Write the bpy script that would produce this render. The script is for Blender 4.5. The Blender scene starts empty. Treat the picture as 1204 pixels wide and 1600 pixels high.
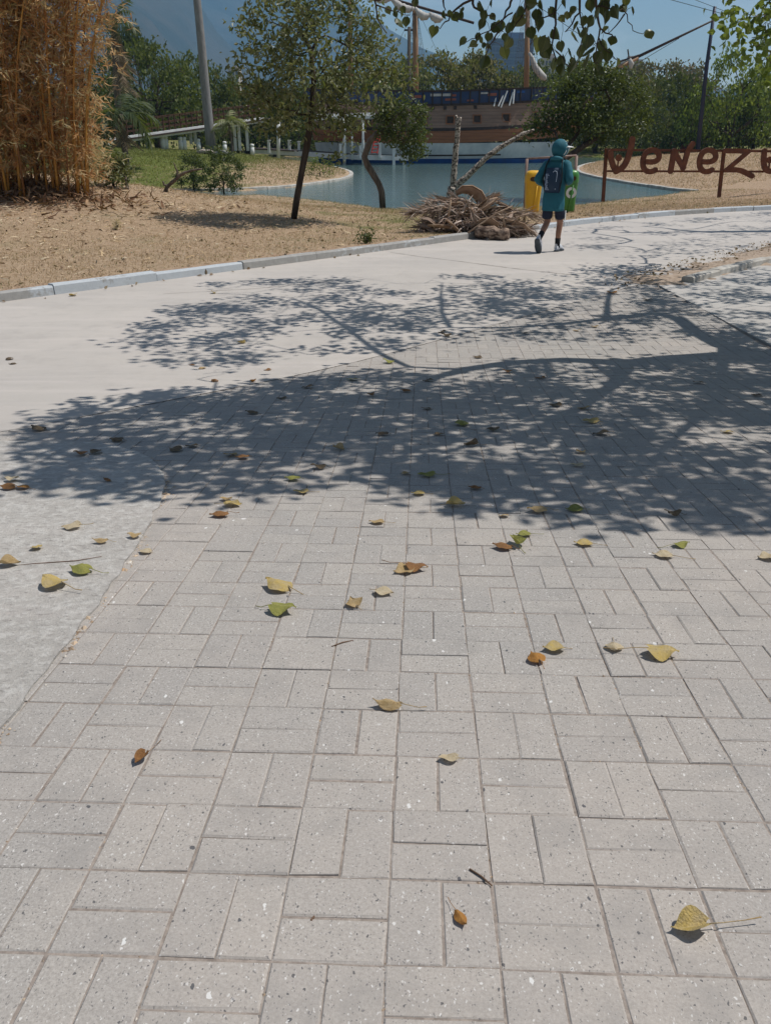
import bpy, bmesh, math, random
import numpy as np
from mathutils import Vector, Matrix, Euler

SC = bpy.context.scene
COL = SC.collection
rng = np.random.default_rng(7)
random.seed(7)

# ------------------------------------------------------------------ camera
CAM = np.array([0.0, 0.0, 1.87])
FOC = 1300.0                      # focal length in pixels of a 1204 x 1600 frame
PITCH = math.atan(585 / FOC)
cam_data = bpy.data.cameras.new('camera')
cam_data.sensor_fit = 'VERTICAL'
cam_data.sensor_height = 36.0
cam_data.lens = FOC / 1600 * 36.0
cam_data.clip_start = 0.05
cam_data.clip_end = 20000
cam = bpy.data.objects.new('camera', cam_data)
cam.location = CAM
cam.rotation_euler = (math.pi / 2 - PITCH, 0, 0)
COL.objects.link(cam)
SC.camera = cam

# ------------------------------------------------------------------ light
SUN_EL, SUN_AZ = math.radians(61), math.radians(14)      # azimuth from +X towards +Y
SUN = np.array([math.cos(SUN_EL) * math.cos(SUN_AZ), math.cos(SUN_EL) * math.sin(SUN_AZ), math.sin(SUN_EL)])
sun_data = bpy.data.lights.new('sun', 'SUN')
sun_data.energy = 5.0
sun_data.angle = math.radians(0.53)
sun_data.color = (1.0, 0.955, 0.89)
sun = bpy.data.objects.new('sun', sun_data)
sun.rotation_euler = Vector(-SUN).to_track_quat('-Z', 'Y').to_euler()
sun.location = (20, 5, 40)
COL.objects.link(sun)

world = bpy.data.worlds.new('World')
SC.world = world
world.use_nodes = True


def N(nt, kind, ins=None, **props):
    n = nt.nodes.new(kind)
    for k, v in props.items():
        setattr(n, k, v)
    for k, v in (ins or {}).items():
        s = n.inputs[k]
        if isinstance(v, bpy.types.NodeSocket):
            nt.links.new(v, s)
        else:
            if isinstance(v, (tuple, list)) and len(v) == 3 and s.type == 'RGBA':
                v = (*v, 1)
            s.default_value = v
    return n


def mixc(nt, fac, a, b, blend='MIX'):
    n = N(nt, 'ShaderNodeMix', data_type='RGBA', blend_type=blend)
    for idx, v in ((0, fac), (6, a), (7, b)):
        s = n.inputs[idx]
        if isinstance(v, bpy.types.NodeSocket):
            nt.links.new(v, s)
        else:
            s.default_value = (*v, 1) if isinstance(v, (tuple, list)) and len(v) == 3 else v
    return n.outputs[2]


def ramp(nt, fac, stops, interp='LINEAR'):
    n = N(nt, 'ShaderNodeValToRGB', {'Fac': fac})
    n.color_ramp.interpolation = interp
    el = n.color_ramp.elements
    while len(el) < len(stops):
        el.new(0.5)
    for e, (p, c) in zip(el, stops):
        e.position = p
        e.color = (c, c, c, 1) if isinstance(c, (int, float)) else (*c, 1)
    return n.outputs[0]


def mth(nt, op, a, b=0.0, c=0.0, clamp=False):
    n = N(nt, 'ShaderNodeMath', {0: a, 1: b, 2: c}, operation=op)
    n.use_clamp = clamp
    return n.outputs[0]


wt = world.node_tree
wt.nodes.clear()
sky = N(wt, 'ShaderNodeTexSky', sky_type='NISHITA', sun_disc=False)
sky.sun_elevation = SUN_EL
sky.sun_rotation = math.pi / 2 - SUN_AZ
sky.altitude = 850
sky.air_density = 1.35
sky.dust_density = 0.15
sky.ozone_density = 1.8
tc = N(wt, 'ShaderNodeTexCoord')
mp = N(wt, 'ShaderNodeMapping', {'Vector': tc.outputs['Generated'], 'Scale': (1, 1, 2.6)})
cl = N(wt, 'ShaderNodeTexNoise', {'Vector': mp.outputs[0], 'Scale': 3.1, 'Detail': 9.0, 'Roughness': 0.56, 'Distortion': 0.25})
cloud = ramp(wt, cl.outputs['Fac'], [(0.48, 0.0), (0.70, 0.55)])
skyc = mixc(wt, cloud, sky.outputs[0], (13.5, 13.8, 14.2))
bg = N(wt, 'ShaderNodeBackground', {'Color': skyc, 'Strength': 0.070})
out = N(wt, 'ShaderNodeOutputWorld', {'Surface': bg.outputs[0]})

SC.view_settings.view_transform = 'Standard'
SC.view_settings.look = 'None'
SC.view_settings.exposure = -0.02
SC.view_settings.gamma = 1.0
SC.view_settings.use_curve_mapping = False
SC.cycles.max_bounces = 6
SC.cycles.transparent_max_bounces = 12
SC.cycles.volume_bounces = 0
SC.cycles.use_denoising = True

# ------------------------------------------------------------------ pixel (1204x1600) -> place
SP, CP = math.sin(PITCH), math.cos(PITCH)


def ray(px, py):
    a, b = (px - 602) / FOC, (800 - py) / FOC
    return np.array([a, CP + b * SP, -SP + b * CP])


def at_y(px, py, y):
    d = ray(px, py)
    return CAM + d * (y / d[1])


def at_z(px, py, z):
    d = ray(px, py)
    return CAM + d * ((z - CAM[2]) / d[2])


def proj(p):
    q = np.asarray(p, float) - CAM
    zc = q[..., 1] * CP - q[..., 2] * SP
    yc = q[..., 1] * SP + q[..., 2] * CP
    return 602 + FOC * q[..., 0] / zc, 800 - FOC * yc / zc, zc


# ------------------------------------------------------------------ ground shape
def sstep(x, a, b):
    t = np.clip((np.asarray(x, float) - a) / (b - a), 0, 1)
    return t * t * (3 - 2 * t)


def zpave(y):
    s = 0.647 - 0.0902 * np.asarray(y, float)
    s = np.minimum(s, 0.95)
    return 0.5 * (s + np.sqrt(s * s + 0.07 ** 2)) - 0.002


KERB = np.array([(-26, -12.5), (-4.8, 10.6), (1.73, 17.7), (4.17, 20.4), (7.0, 22.9), (9.4, 24.4), (12.5, 25.8), (18, 27.3), (40, 31)])
ROADR = np.array([(-22, -18.5), (-1.73, 5.67), (3.8, 12.2), (7.3, 16.3), (10.5, 19.0), (15, 21.2), (22, 22.6), (44, 25)])


def pdist(x, y, pl):
    """distance to a polyline"""
    x, y = np.asarray(x, float), np.asarray(y, float)
    best = np.full(np.broadcast(x, y).shape, 1e9)
    for (x0, y0), (x1, y1) in zip(pl[:-1], pl[1:]):
        dx, dy = x1 - x0, y1 - y0
        t = np.clip(((x - x0) * dx + (y - y0) * dy) / (dx * dx + dy * dy), 0, 1)
        best = np.minimum(best, np.hypot(x - x0 - t * dx, y - y0 - t * dy))
    return best


def inside(x, y, poly):
    x, y = np.asarray(x, float), np.asarray(y, float)
    r = np.zeros(np.broadcast(x, y).shape, bool)
    n = len(poly)
    for i in range(n):
        x0, y0 = poly[i]
        x1, y1 = poly[(i + 1) % n]
        if y0 == y1:
            continue
        c = ((y0 > y) != (y1 > y)) & (x < (x1 - x0) * (y - y0) / (y1 - y0) + x0)
        r ^= c
    return r


def side(x, y, pl):
    """positive to the left of a left-to-right polyline (the far side)"""
    d = pdist(x, y, pl)
    far = np.asarray(y, float) > np.interp(x, pl[:, 0], pl[:, 1])
    return np.where(far, d, -d)


WATER = -0.5


def w2(px, py):
    p = at_z(px, py, WATER)
    return (p[0], p[1])


NEAR_SHORE = np.array([(-60, 34), (-25, 34), (-14, 35.5), w2(400, 304), w2(440, 306), w2(500, 313), w2(560, 320), w2(600, 326), w2(650, 327),
                       w2(760, 326), w2(850, 323), w2(900, 320), w2(940, 315), w2(1000, 308), w2(1088, 300.5)])
BANK_SHORE = np.array([w2(1088, 300.5), w2(1062, 299), w2(1035, 295.5), w2(980, 287), w2(930, 278), w2(907, 272), w2(900, 266), w2(906, 260), w2(925, 255.5), w2(965, 250),
                       (34, 100), (40, 117)])
FAR_SHORE = np.array([(40, 117), (10, 121), (-25, 119)])
ISLE_SHORE = np.array([(-25, 119), w2(478, 255), w2(520, 262), w2(545, 268), w2(550, 273), w2(546, 278), w2(515, 285), w2(470, 291), w2(390, 298), w2(300, 300), (-22, 42), (-60, 41)])
OTHER = np.vstack([BANK_SHORE, FAR_SHORE[1:], ISLE_SHORE[1:]])
LAKE = np.vstack([NEAR_SHORE, OTHER[1:]])


def gz(x, y):
    """height of the grass, earth and lake bed"""
    x, y = np.asarray(x, float), np.asarray(y, float)
    dk = side(x, y, KERB)
    dn = pdist(x, y, NEAR_SHORE)
    do = pdist(x, y, OTHER)
    wet = inside(x, y, LAKE)
    dkp = np.maximum(dk, 0)
    t = dkp / (dkp + dn + 1e-6)
    near = 0.115 * (1 - t) + WATER * t
    near = near + 1.22 * np.exp(-((x + 11.5) / 7.5) ** 2 - ((y - 24.5) / 6.0) ** 2) * sstep(dk, 0.3, 7) * sstep(dn, 0, 6)
    near = near + 0.10 * np.exp(-((x + 2.6) / 1.6) ** 2 - ((y - 20.5) / 1.5) ** 2) * sstep(dk, 0.3, 3)
    cap = np.where(x < -2, 2.3, np.where(y > 90, 1.2, 1.9))
    oth = WATER + 0.10 + cap * (1 - np.exp(-np.maximum(do - 0.1, 0) * 0.14 / cap))
    oth = oth + 0.16 * np.sin(x * 0.23 + 1.3) * np.cos(y * 0.19) * sstep(do, 3, 12)
    w = np.clip(0.5 + (do - dn) / 6, 0, 1)
    land = near * w + oth * (1 - w)
    bed = WATER - 0.05 - 0.16 * np.minimum(np.minimum(dn, do), 9)
    z = np.where(wet, bed, land)
    z = z + 0.012 * np.sin(2.1 * x + 0.7 * y) * np.cos(1.7 * y - 0.6 * x) * sstep(dk, 0.4, 2)
    far = sstep(y, 150, 420)
    z = z * (1 - far) + 1.0 * far
    pave = zpave(y) - 0.10
    return np.where(dk > 0.08, z, pave)


def surf(x, y):
    """walkable surface: paving on the road side, grass beyond the kerb"""
    return np.where(side(x, y, KERB) > 0.08, gz(x, y), zpave(y))


def ground(px, py, tmax=400):
    d = ray(px, py)
    ts = np.concatenate([np.arange(0.6, 40, 0.02), np.arange(40, tmax, 0.1)])
    P = CAM + ts[:, None] * d
    hit = np.nonzero(P[:, 2] < np.maximum(surf(P[:, 0], P[:, 1]), WATER))[0]
    return P[hit[0]] if len(hit) else P[-1]


# ------------------------------------------------------------------ object helpers
def link(o, parent=None):
    COL.objects.link(o)
    if parent is not None:
        o.parent = parent
    return o


def tag(o, label=None, cat=None, group=None, kind=None):
    for k, v in (('label', label), ('category', cat), ('group', group), ('kind', kind)):
        if v:
            o[k] = v
    return o


def empty(name, loc, rz=0.0):
    o = bpy.data.objects.new(name, None)
    o.empty_display_size = 0.2
    o.location = loc
    o.rotation_euler = (0, 0, rz)
    return link(o)


def mesh_np(name, V, F, smooth=False):
    me = bpy.data.meshes.new(name)
    V = np.ascontiguousarray(V, np.float32)
    F = np.ascontiguousarray(F, np.int32)
    k = F.shape[1]
    me.vertices.add(len(V))
    me.vertices.foreach_set('co', V.ravel())
    me.loops.add(F.size)
    me.loops.foreach_set('vertex_index', F.ravel())
    me.polygons.add(len(F))
    me.polygons.foreach_set('loop_start', np.arange(0, F.size, k, dtype=np.int32))
    me.polygons.foreach_set('use_smooth', np.full(len(F), bool(smooth)))
    me.update(calc_edges=True)
    return me


def mobj(name, me, mat=None, parent=None):
    o = bpy.data.objects.new(name, me)
    if mat is not None and not me.materials:
        me.materials.append(mat)
    return link(o, parent)


class MB:
    """collects shapes into one mesh"""

    def __init__(s):
        s.v, s.f, s.m, s.cur = [], [], [], 0

    def add(s, vs, fs):
        b = len(s.v)
        s.v += [tuple(map(float, p)) for p in vs]
        s.f += [tuple(b + i for i in f) for f in fs]
        s.m += [s.cur] * len(fs)
        return s

    def box(s, c, size, rot=None, taper=1.0):
        x, y, z = (k / 2 for k in size)
        p = [(-x, -y, -z), (x, -y, -z), (x, y, -z), (-x, y, -z), (-x * taper, -y * taper, z), (x * taper, -y * taper, z), (x * taper, y * taper, z), (-x * taper, y * taper, z)]
        M = rot if rot is not None else Matrix.Identity(3)
        p = [Vector(c) + M @ Vector(q) for q in p]
        return s.add(p, [(0, 3, 2, 1), (4, 5, 6, 7), (0, 1, 5, 4), (1, 2, 6, 5), (2, 3, 7, 6), (3, 0, 4, 7)])

    def bar(s, a, b, w, h, up=(0, 0, 1)):
        a, b = Vector(a), Vector(b)
        d = (b - a)
        L = d.length
        d.normalize()
        u = Vector(up)
        x = d.cross(u)
        if x.length < 1e-4:
            x = Vector((1, 0, 0))
        x.normalize()
        u = x.cross(d)
        M = Matrix((x, d, u)).transposed()
        return s.box((a + b) / 2, (w, L, h), M)

    def tube(s, pts, rad, n=8, caps=True, squash=1.0):
        pts = [Vector(p) for p in pts]
        if not hasattr(rad, '__len__'):
            rad = [rad] * len(pts)
        b = len(s.v)
        prev = None
        vs, fs = [], []
        for i, p in enumerate(pts):
            t = (pts[min(i + 1, len(pts) - 1)] - pts[max(i - 1, 0)])
            t = t.normalized() if t.length > 1e-9 else Vector((0, 0, 1))
            if prev is None:
                a = t.orthogonal().normalized()
            else:
                a = (prev - t * prev.dot(t))
                a = a.normalized() if a.length > 1e-6 else t.orthogonal().normalized()
            prev = a
            c = t.cross(a)
            for k in range(n):
                g = 2 * math.pi * k / n
                vs.append(p + (a * math.cos(g) + c * math.sin(g) * squash) * rad[i])
        for i in range(len(pts) - 1):
            for k in range(n):
                fs.append((i * n + k, i * n + (k + 1) % n, (i + 1) * n + (k + 1) % n, (i + 1) * n + k))
        if caps:
            fs.append(tuple(range(n - 1, -1, -1)))
            fs.append(tuple((len(pts) - 1) * n + k for k in range(n)))
        return s.add(vs, fs)

    def lathe(s, c, prof, n=20, sx=1.0, sy=1.0, close=True):
        vs, fs = [], []
        for r, z in prof:
            for k in range(n):
                g = 2 * math.pi * k / n
                vs.append((c[0] + r * sx * math.cos(g), c[1] + r * sy * math.sin(g), c[2] + z))
        for i in range(len(prof) - 1):
            for k in range(n):
                fs.append((i * n + k, i * n + (k + 1) % n, (i + 1) * n + (k + 1) % n, (i + 1) * n + k))
        if close:
            fs.append(tuple(range(n - 1, -1, -1)))
            fs.append(tuple((len(prof) - 1) * n + k for k in range(n)))
        return s.add(vs, fs)

    def build(s, name, mat, parent=None, smooth=False, bevel=0.0):
        me = bpy.data.meshes.new(name)
        me.from_pydata(s.v, [], s.f)
        mats = mat if isinstance(mat, (list, tuple)) else [mat]
        for m in mats:
            me.materials.append(m)
        if len(mats) > 1:
            me.polygons.foreach_set('material_index', s.m)
        if bevel:
            bm = bmesh.new()
            bm.from_mesh(me)
            ed = [e for e in bm.edges if len(e.link_faces) == 2 and e.calc_face_angle(0) > 0.6]
            bmesh.ops.bevel(bm, geom=ed, offset=bevel, segments=2, affect='EDGES', profile=0.6, clamp_overlap=True)
            bm.to_mesh(me)
            bm.free()
        if smooth:
            me.polygons.foreach_set('use_smooth', [True] * len(me.polygons))
        me.update()
        return mobj(name, me, None, parent)


# ------------------------------------------------------------------ materials
def new_mat(name):
    m = bpy.data.materials.new(name)
    m.use_nodes = True
    nt = m.node_tree
    nt.nodes.clear()
    return m, nt


def finish(nt, col, rough=0.8, bump=None, bump_d=0.01, bump_s=0.6, spec=0.3, metal=0.0, extra=None):
    b = N(nt, 'ShaderNodeBsdfPrincipled', {'Base Color': col, 'Roughness': rough, 'Specular IOR Level': spec, 'Metallic': metal})
    if bump is not None:
        bp = N(nt, 'ShaderNodeBump', {'Height': bump, 'Distance': bump_d, 'Strength': bump_s})
        nt.links.new(bp.outputs[0], b.inputs['Normal'])
    sh = b.outputs[0]
    if extra is not None:
        sh = extra(b)
    N(nt, 'ShaderNodeOutputMaterial', {'Surface': sh})


def noise(nt, vec, scale, detail=4, rough=0.55, dist=0.0):
    return N(nt, 'ShaderNodeTexNoise', {'Vector': vec, 'Scale': scale, 'Detail': detail, 'Roughness': rough, 'Distortion': dist}).outputs['Fac']


def wpos(nt):
    return N(nt, 'ShaderNodeNewGeometry').outputs['Position']


def opos(nt):
    return N(nt, 'ShaderNodeTexCoord').outputs['Object']


def scaled(nt, vec, s):
    return N(nt, 'ShaderNodeMapping', {'Vector': vec, 'Scale': s}).outputs[0]


def plain(name, a, b=None, scale=6.0, rough=0.7, bump=0.0, spec=0.3, metal=0.0, coords='o', stretch=(1, 1, 1), lo=0.35, hi=0.65, detail=5):
    """two-tone noise mottled surface"""
    m, nt = new_mat(name)
    v = opos(nt) if coords == 'o' else wpos(nt)
    if stretch != (1, 1, 1):
        v = scaled(nt, v, stretch)
    n = noise(nt, v, scale, detail, 0.6)
    b = b or tuple(k * 0.78 for k in a)
    c = mixc(nt, ramp(nt, n, [(lo, 0.0), (hi, 1.0)]), a, b)
    finish(nt, c, rough, n if bump else None, bump or 0.01, 0.7, spec, metal)
    return m


def leafmat(name, cols, trans=0.35, rough=0.45, spec=0.4, pale=None, fresh=True):
    """per-leaf colour, lighter where light comes through"""
    m, nt = new_mat(name)
    g = N(nt, 'ShaderNodeNewGeometry')
    r = g.outputs['Random Per Island']
    k = len(cols)
    c = ramp(nt, r, [(i / max(k - 1, 1), cc) for i, cc in enumerate(cols)])
    if pale is not None:
        c = mixc(nt, mth(nt, 'MULTIPLY', g.outputs['Backfacing'], 0.7), c, pale)
    b = N(nt, 'ShaderNodeBsdfPrincipled', {'Base Color': c, 'Roughness': rough, 'Specular IOR Level': spec})
    tcol = mixc(nt, 0.5, c, (0.30, 0.36, 0.04), 'MIX') if fresh else mixc(nt, 0.35, c, (0.70, 0.50, 0.26), 'MIX')
    t = N(nt, 'ShaderNodeBsdfTranslucent', {'Color': tcol})
    mx = N(nt, 'ShaderNodeMixShader', {0: trans, 1: b.outputs[0], 2: t.outputs[0]})
    N(nt, 'ShaderNodeOutputMaterial', {'Surface': mx.outputs[0]})
    return m


def m_paver():
    m, nt = new_mat('paver_concrete')
    p = wpos(nt)
    g = N(nt, 'ShaderNodeNewGeometry')
    oi = N(nt, 'ShaderNodeObjectInfo')
    rnd = mth(nt, 'FRACT', mth(nt, 'ADD', g.outputs['Random Per Island'], mth(nt, 'MULTIPLY', oi.outputs['Random'], 7.31)))
    big = noise(nt, p, 0.9, 4, 0.55)
    mid = noise(nt, p, 7.0, 5, 0.6)
    fine = noise(nt, p, 170.0, 5, 0.8)
    base = mixc(nt, ramp(nt, fine, [(0.30, 0.0), (0.70, 1.0)]), (0.205, 0.193, 0.180), (0.440, 0.415, 0.388))
    tint = mixc(nt, rnd, (0.93, 0.93, 0.932), (1.05, 1.035, 1.015))
    base = mixc(nt, 1.0, base, tint, 'MULTIPLY')
    base = mixc(nt, mth(nt, 'MULTIPLY', ramp(nt, big, [(0.40, 0.0), (0.66, 1.0)]), 0.40), base, (0.40, 0.35, 0.31))
    base = mixc(nt, mth(nt, 'MULTIPLY', ramp(nt, mid, [(0.50, 0.0), (0.70, 1.0)]), 0.50), base, (0.25, 0.235, 0.22))
    hsum = fine
    wob = N(nt, 'ShaderNodeTexNoise', {'Vector': p, 'Scale': 90.0, 'Detail': 2.0})
    pw = N(nt, 'ShaderNodeVectorMath', {0: N(nt, 'ShaderNodeVectorMath', {0: wob.outputs['Color'], 1: (0.012, 0.012, 0.0)}, operation='MULTIPLY').outputs[0], 1: p}, operation='ADD').outputs[0]
    for sc, pr, rad, cc in ((150, 0.935, 0.22, (0.09, 0.088, 0.09)), (70, 0.978, 0.17, (0.07, 0.072, 0.08)), (130, 0.972, 0.22, (0.58, 0.56, 0.535)), (60, 0.988, 0.20, (0.62, 0.61, 0.59)), (290, 0.86, 0.32, (0.17, 0.16, 0.155)), (260, 0.90, 0.30, (0.52, 0.50, 0.475))):
        vv = N(nt, 'ShaderNodeTexVoronoi', {'Vector': N(nt, 'ShaderNodeMapping', {'Vector': pw, 'Location': (sc * 0.37, sc * 0.11, 0), 'Rotation': (0, 0, sc * 0.7), 'Scale': (1, 0.62, 0.3)}).outputs[0], 'Scale': float(sc), 'Randomness': 1.0})
        sel = N(nt, 'ShaderNodeSeparateColor', {0: vv.outputs['Color']})
        k = mth(nt, 'MULTIPLY', mth(nt, 'GREATER_THAN', sel.outputs[0], pr), mth(nt, 'LESS_THAN', mth(nt, 'ADD', vv.outputs['Distance'], mth(nt, 'MULTIPLY', fine, 0.1)), mth(nt, 'MULTIPLY_ADD', sel.outputs[1], 0.25, rad - 0.05)))
        base = mixc(nt, mth(nt, 'MULTIPLY', k, 0.88), base, cc)
    # bird droppings and chalky spots
    vv = N(nt, 'ShaderNodeTexVoronoi', {'Vector': scaled(nt, p, (1, 1, 0.3)), 'Scale': 5.0})
    sel = N(nt, 'ShaderNodeSeparateColor', {0: vv.outputs['Color']})
    k = mth(nt, 'MULTIPLY', mth(nt, 'GREATER_THAN', sel.outputs[0], 0.90), ramp(nt, mth(nt, 'ADD', vv.outputs['Distance'], mth(nt, 'MULTIPLY', noise(nt, p, 60, 3), 0.12)), [(0.08, 1.0), (0.125, 0.0)]))
    base = mixc(nt, mth(nt, 'MULTIPLY', k, 0.7), base, (0.80, 0.79, 0.78))
    finish(nt, base, 0.88, hsum, 0.0015, 0.55, 0.25)
    return m


def m_concrete(name, a, b, dark, rough_patch=0.0, scale=1.0):
    m, nt = new_mat(name)
    p = wpos(nt)
    big = noise(nt, p, 0.55 * scale, 6, 0.6)
    mid = noise(nt, p, 5 * scale, 6, 0.65)
    fine = noise(nt, p, 150 * scale, 3, 0.7)
    c = mixc(nt, ramp(nt, big, [(0.35, 0.0), (0.65, 1.0)]), a, b)
    c = mixc(nt, mth(nt, 'MULTIPLY', ramp(nt, mid, [(0.5, 0.0), (0.72, 1.0)]), 0.45), c, dark)
    strk = noise(nt, N(nt, 'ShaderNodeMapping', {'Vector': p, 'Rotation': (0, 0, -0.83), 'Scale': (0.35, 3.2, 1)}).outputs[0], 1.1, 7, 0.65)
    c = mixc(nt, mth(nt, 'MULTIPLY', ramp(nt, strk, [(0.50, 0.0), (0.66, 1.0)]), 0.40), c, (0.50, 0.455, 0.425))
    c = mixc(nt, mth(nt, 'MULTIPLY', ramp(nt, noise(nt, p, 1.7, 8, 0.7), [(0.54, 0.0), (0.70, 1.0)]), 0.38), c, (0.30, 0.275, 0.255))
    c = mixc(nt, 1.0, c, mixc(nt, fine, (0.84, 0.84, 0.84), (1.16, 1.16, 1.16)), 'MULTIPLY')
    if rough_patch:
        r = noise(nt, p, 22, 8, 0.75)
        c = mixc(nt, mth(nt, 'MULTIPLY', ramp(nt, r, [(0.48, 0.0), (0.60, 1.0)]), rough_patch), c, (0.52, 0.50, 0.47))
        c = mixc(nt, mth(nt, 'MULTIPLY', ramp(nt, noise(nt, scaled(nt, p, (0.7, 1.6, 1)), 40, 8, 0.8), [(0.53, 0.0), (0.63, 1.0)]), rough_patch * 1.1), c, (0.22, 0.205, 0.19))  # darker pits painted in colour, for relief shade the bump barely shows
        mid = mth(nt, 'ADD', r, mth(nt, 'MULTIPLY', fine, 0.4))
        finish(nt, c, 0.9, mid, 0.012, 0.9, 0.2)
    else:
        vv = N(nt, 'ShaderNodeTexVoronoi', {'Vector': scaled(nt, p, (1, 1, 0.3)), 'Scale': 60.0})
        sel = N(nt, 'ShaderNodeSeparateColor', {0: vv.outputs['Color']})
        k = mth(nt, 'MULTIPLY', mth(nt, 'GREATER_THAN', sel.outputs[0], 0.93), mth(nt, 'LESS_THAN', vv.outputs['Distance'], 0.3))
        c = mixc(nt, mth(nt, 'MULTIPLY', k, 0.5), c, dark)
        finish(nt, c, 0.9, fine, 0.002, 0.5, 0.2)
    return m


def m_terrain():
    m, nt = new_mat('park_ground')
    p = wpos(nt)
    at = N(nt, 'ShaderNodeAttribute', attribute_name='zone')
    sep = N(nt, 'ShaderNodeSeparateColor', {0: at.outputs['Color']})
    green, bare, leafy = sep.outputs[0], sep.outputs[1], sep.outputs[2]
    n1 = noise(nt, p, 0.8, 6, 0.65)
    n2 = noise(nt, p, 9, 6, 0.7)
    n3 = noise(nt, scaled(nt, p, (1, 1, 0.4)), 60, 4, 0.7)
    straw = mixc(nt, ramp(nt, n2, [(0.3, 0.0), (0.7, 1.0)]), (0.26, 0.175, 0.11), (0.46, 0.345, 0.235))
    straw = mixc(nt, mth(nt, 'MULTIPLY', ramp(nt, n1, [(0.5, 0.0), (0.7, 1.0)]), 0.55), straw, (0.31, 0.25, 0.165))
    grass = mixc(nt, ramp(nt, n2, [(0.3, 0.0), (0.7, 1.0)]), (0.055, 0.085, 0.018), (0.16, 0.17, 0.045))
    dirt = mixc(nt, ramp(nt, n2, [(0.3, 0.0), (0.75, 1.0)]), (0.25, 0.165, 0.11), (0.46, 0.34, 0.24))
    gf = ramp(nt, mth(nt, 'ADD', green, mth(nt, 'MULTIPLY', mth(nt, 'SUBTRACT', n1, 0.5), 1.1)), [(0.35, 0.0), (0.65, 1.0)])
    c = mixc(nt, gf, straw, grass)
    bf = ramp(nt, mth(nt, 'ADD', bare, mth(nt, 'MULTIPLY', mth(nt, 'SUBTRACT', n2, 0.5), 0.9)), [(0.35, 0.0), (0.65, 1.0)])
    c = mixc(nt, bf, c, dirt)
    c = mixc(nt, 1.0, c, mixc(nt, n3, (0.70, 0.70, 0.70), (1.3, 1.3, 1.3)), 'MULTIPLY')
    finish(nt, c, 0.95, mth(nt, 'ADD', n3, n2), 0.03, 0.8, 0.1)
    return m


M = {}
M['paver'] = m_paver()
M['joint'] = plain('joint_sand', (0.32, 0.275, 0.24), (0.19, 0.16, 0.14), 60, 0.95, 0.004, 0.1, coords='w')
M['road'] = m_concrete('road_concrete', (0.44, 0.405, 0.37), (0.39, 0.362, 0.335), (0.34, 0.315, 0.29))
M['apron'] = m_concrete('apron_concrete', (0.44, 0.42, 0.395), (0.37, 0.355, 0.335), (0.33, 0.31, 0.29))
M['slab'] = m_concrete('rough_slab_concrete', (0.42, 0.395, 0.365), (0.36, 0.34, 0.315), (0.28, 0.26, 0.24), 0.8)
M['ground'] = m_terrain()

# ================================================================== the setting
# ---------------- terrain: one sheet out to the horizon
def axis(parts):
    o = []
    for a, b, st in parts:
        o.append(np.arange(a, b, st))
    return np.concatenate(o)


gx = axis([(-5000, -600, 400), (-600, -120, 60), (-120, -40, 6), (-40, -20, 1.0), (-20, 22, 0.33), (22, 50, 1.0), (50, 130, 6), (130, 600, 60), (600, 5001, 400)])
gy = axis([(-60, -8, 6), (-8, 5, 1.0), (5, 36, 0.33), (36, 70, 0.7), (70, 130, 1.5), (130, 400, 15), (400, 5001, 200)])
X, Y = np.meshgrid(gx, gy)
Z = gz(X, Y)
nx, ny = len(gx), len(gy)
idx = np.arange(nx * ny).reshape(ny, nx)
F = np.stack([idx[:-1, :-1], idx[:-1, 1:], idx[1:, 1:], idx[1:, :-1]], -1).reshape(-1, 4)
me = mesh_np('ground', np.stack([X, Y, Z], -1).reshape(-1, 3), F, True)
dkg = side(X, Y, KERB)
dng = pdist(X, Y, NEAR_SHORE)
dog = pdist(X, Y, OTHER)
nearside = dng < dog
green = np.where(nearside, 0.20, 0.42)
green = green + np.where(nearside, 0.45 * sstep(dng, 9, 2) * sstep(X, -4, 2) * sstep(X, 9, 4), 0)                 # greener towards the lake
green = green + np.where(nearside, 0.28 * np.exp(-((X - 0.5) / 3.0) ** 2 - ((Y - 22) / 4) ** 2), 0)
green = np.where(~nearside & (X < -2), 0.30 + 0.55 * sstep(dog, 5, 16) + 0.35 * sstep(X, -6, -11), green)                                     # far hill turns green at the top
green = np.where(~nearside & (X >= -2), 0.10 + 0.55 * sstep(dog, 20, 45), green)
green = np.where(Y > 112, 0.6, green)
bare = 0.12 + 0.55 * np.exp(-((X + 10) / 5.0) ** 2 - ((Y - 22) / 5) ** 2) * (dkg > 0)
bare = bare + np.where(nearside & (X > 6), 0.55 * sstep(dng, 1.0, 4), 0) + np.where(~nearside & (X > 8) & (Y < 75), 0.35, 0)
bare = np.where(Y > 105, 0.15, bare)
bare = np.where(dkg < 0.3, 0.75, bare)
zone = np.stack([np.clip(green, 0, 1), np.clip(bare, 0, 1), np.zeros_like(green), np.ones_like(green)], -1).reshape(-1, 4)
ca = me.color_attributes.new('zone', 'FLOAT_COLOR', 'POINT')
ca.data.foreach_set('color', zone.astype(np.float32).ravel())
tag(mobj('ground', me, M['ground']), kind='structure')


# ---------------- road, lofted between its two edges
def resample(pl, n):
    s = np.concatenate([[0], np.cumsum(np.hypot(*np.diff(pl, axis=0).T))])
    t = np.linspace(0, s[-1], n)
    return np.stack([np.interp(t, s, pl[:, 0]), np.interp(t, s, pl[:, 1])], -1)


def smooth_pl(pl, it=2):
    for _ in range(it):
        q = [pl[0]]
        for a, b in zip(pl[:-1], pl[1:]):
            q += [a * 0.75 + b * 0.25, a * 0.25 + b * 0.75]
        q.append(pl[-1])
        pl = np.array(q)
    return pl


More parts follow.
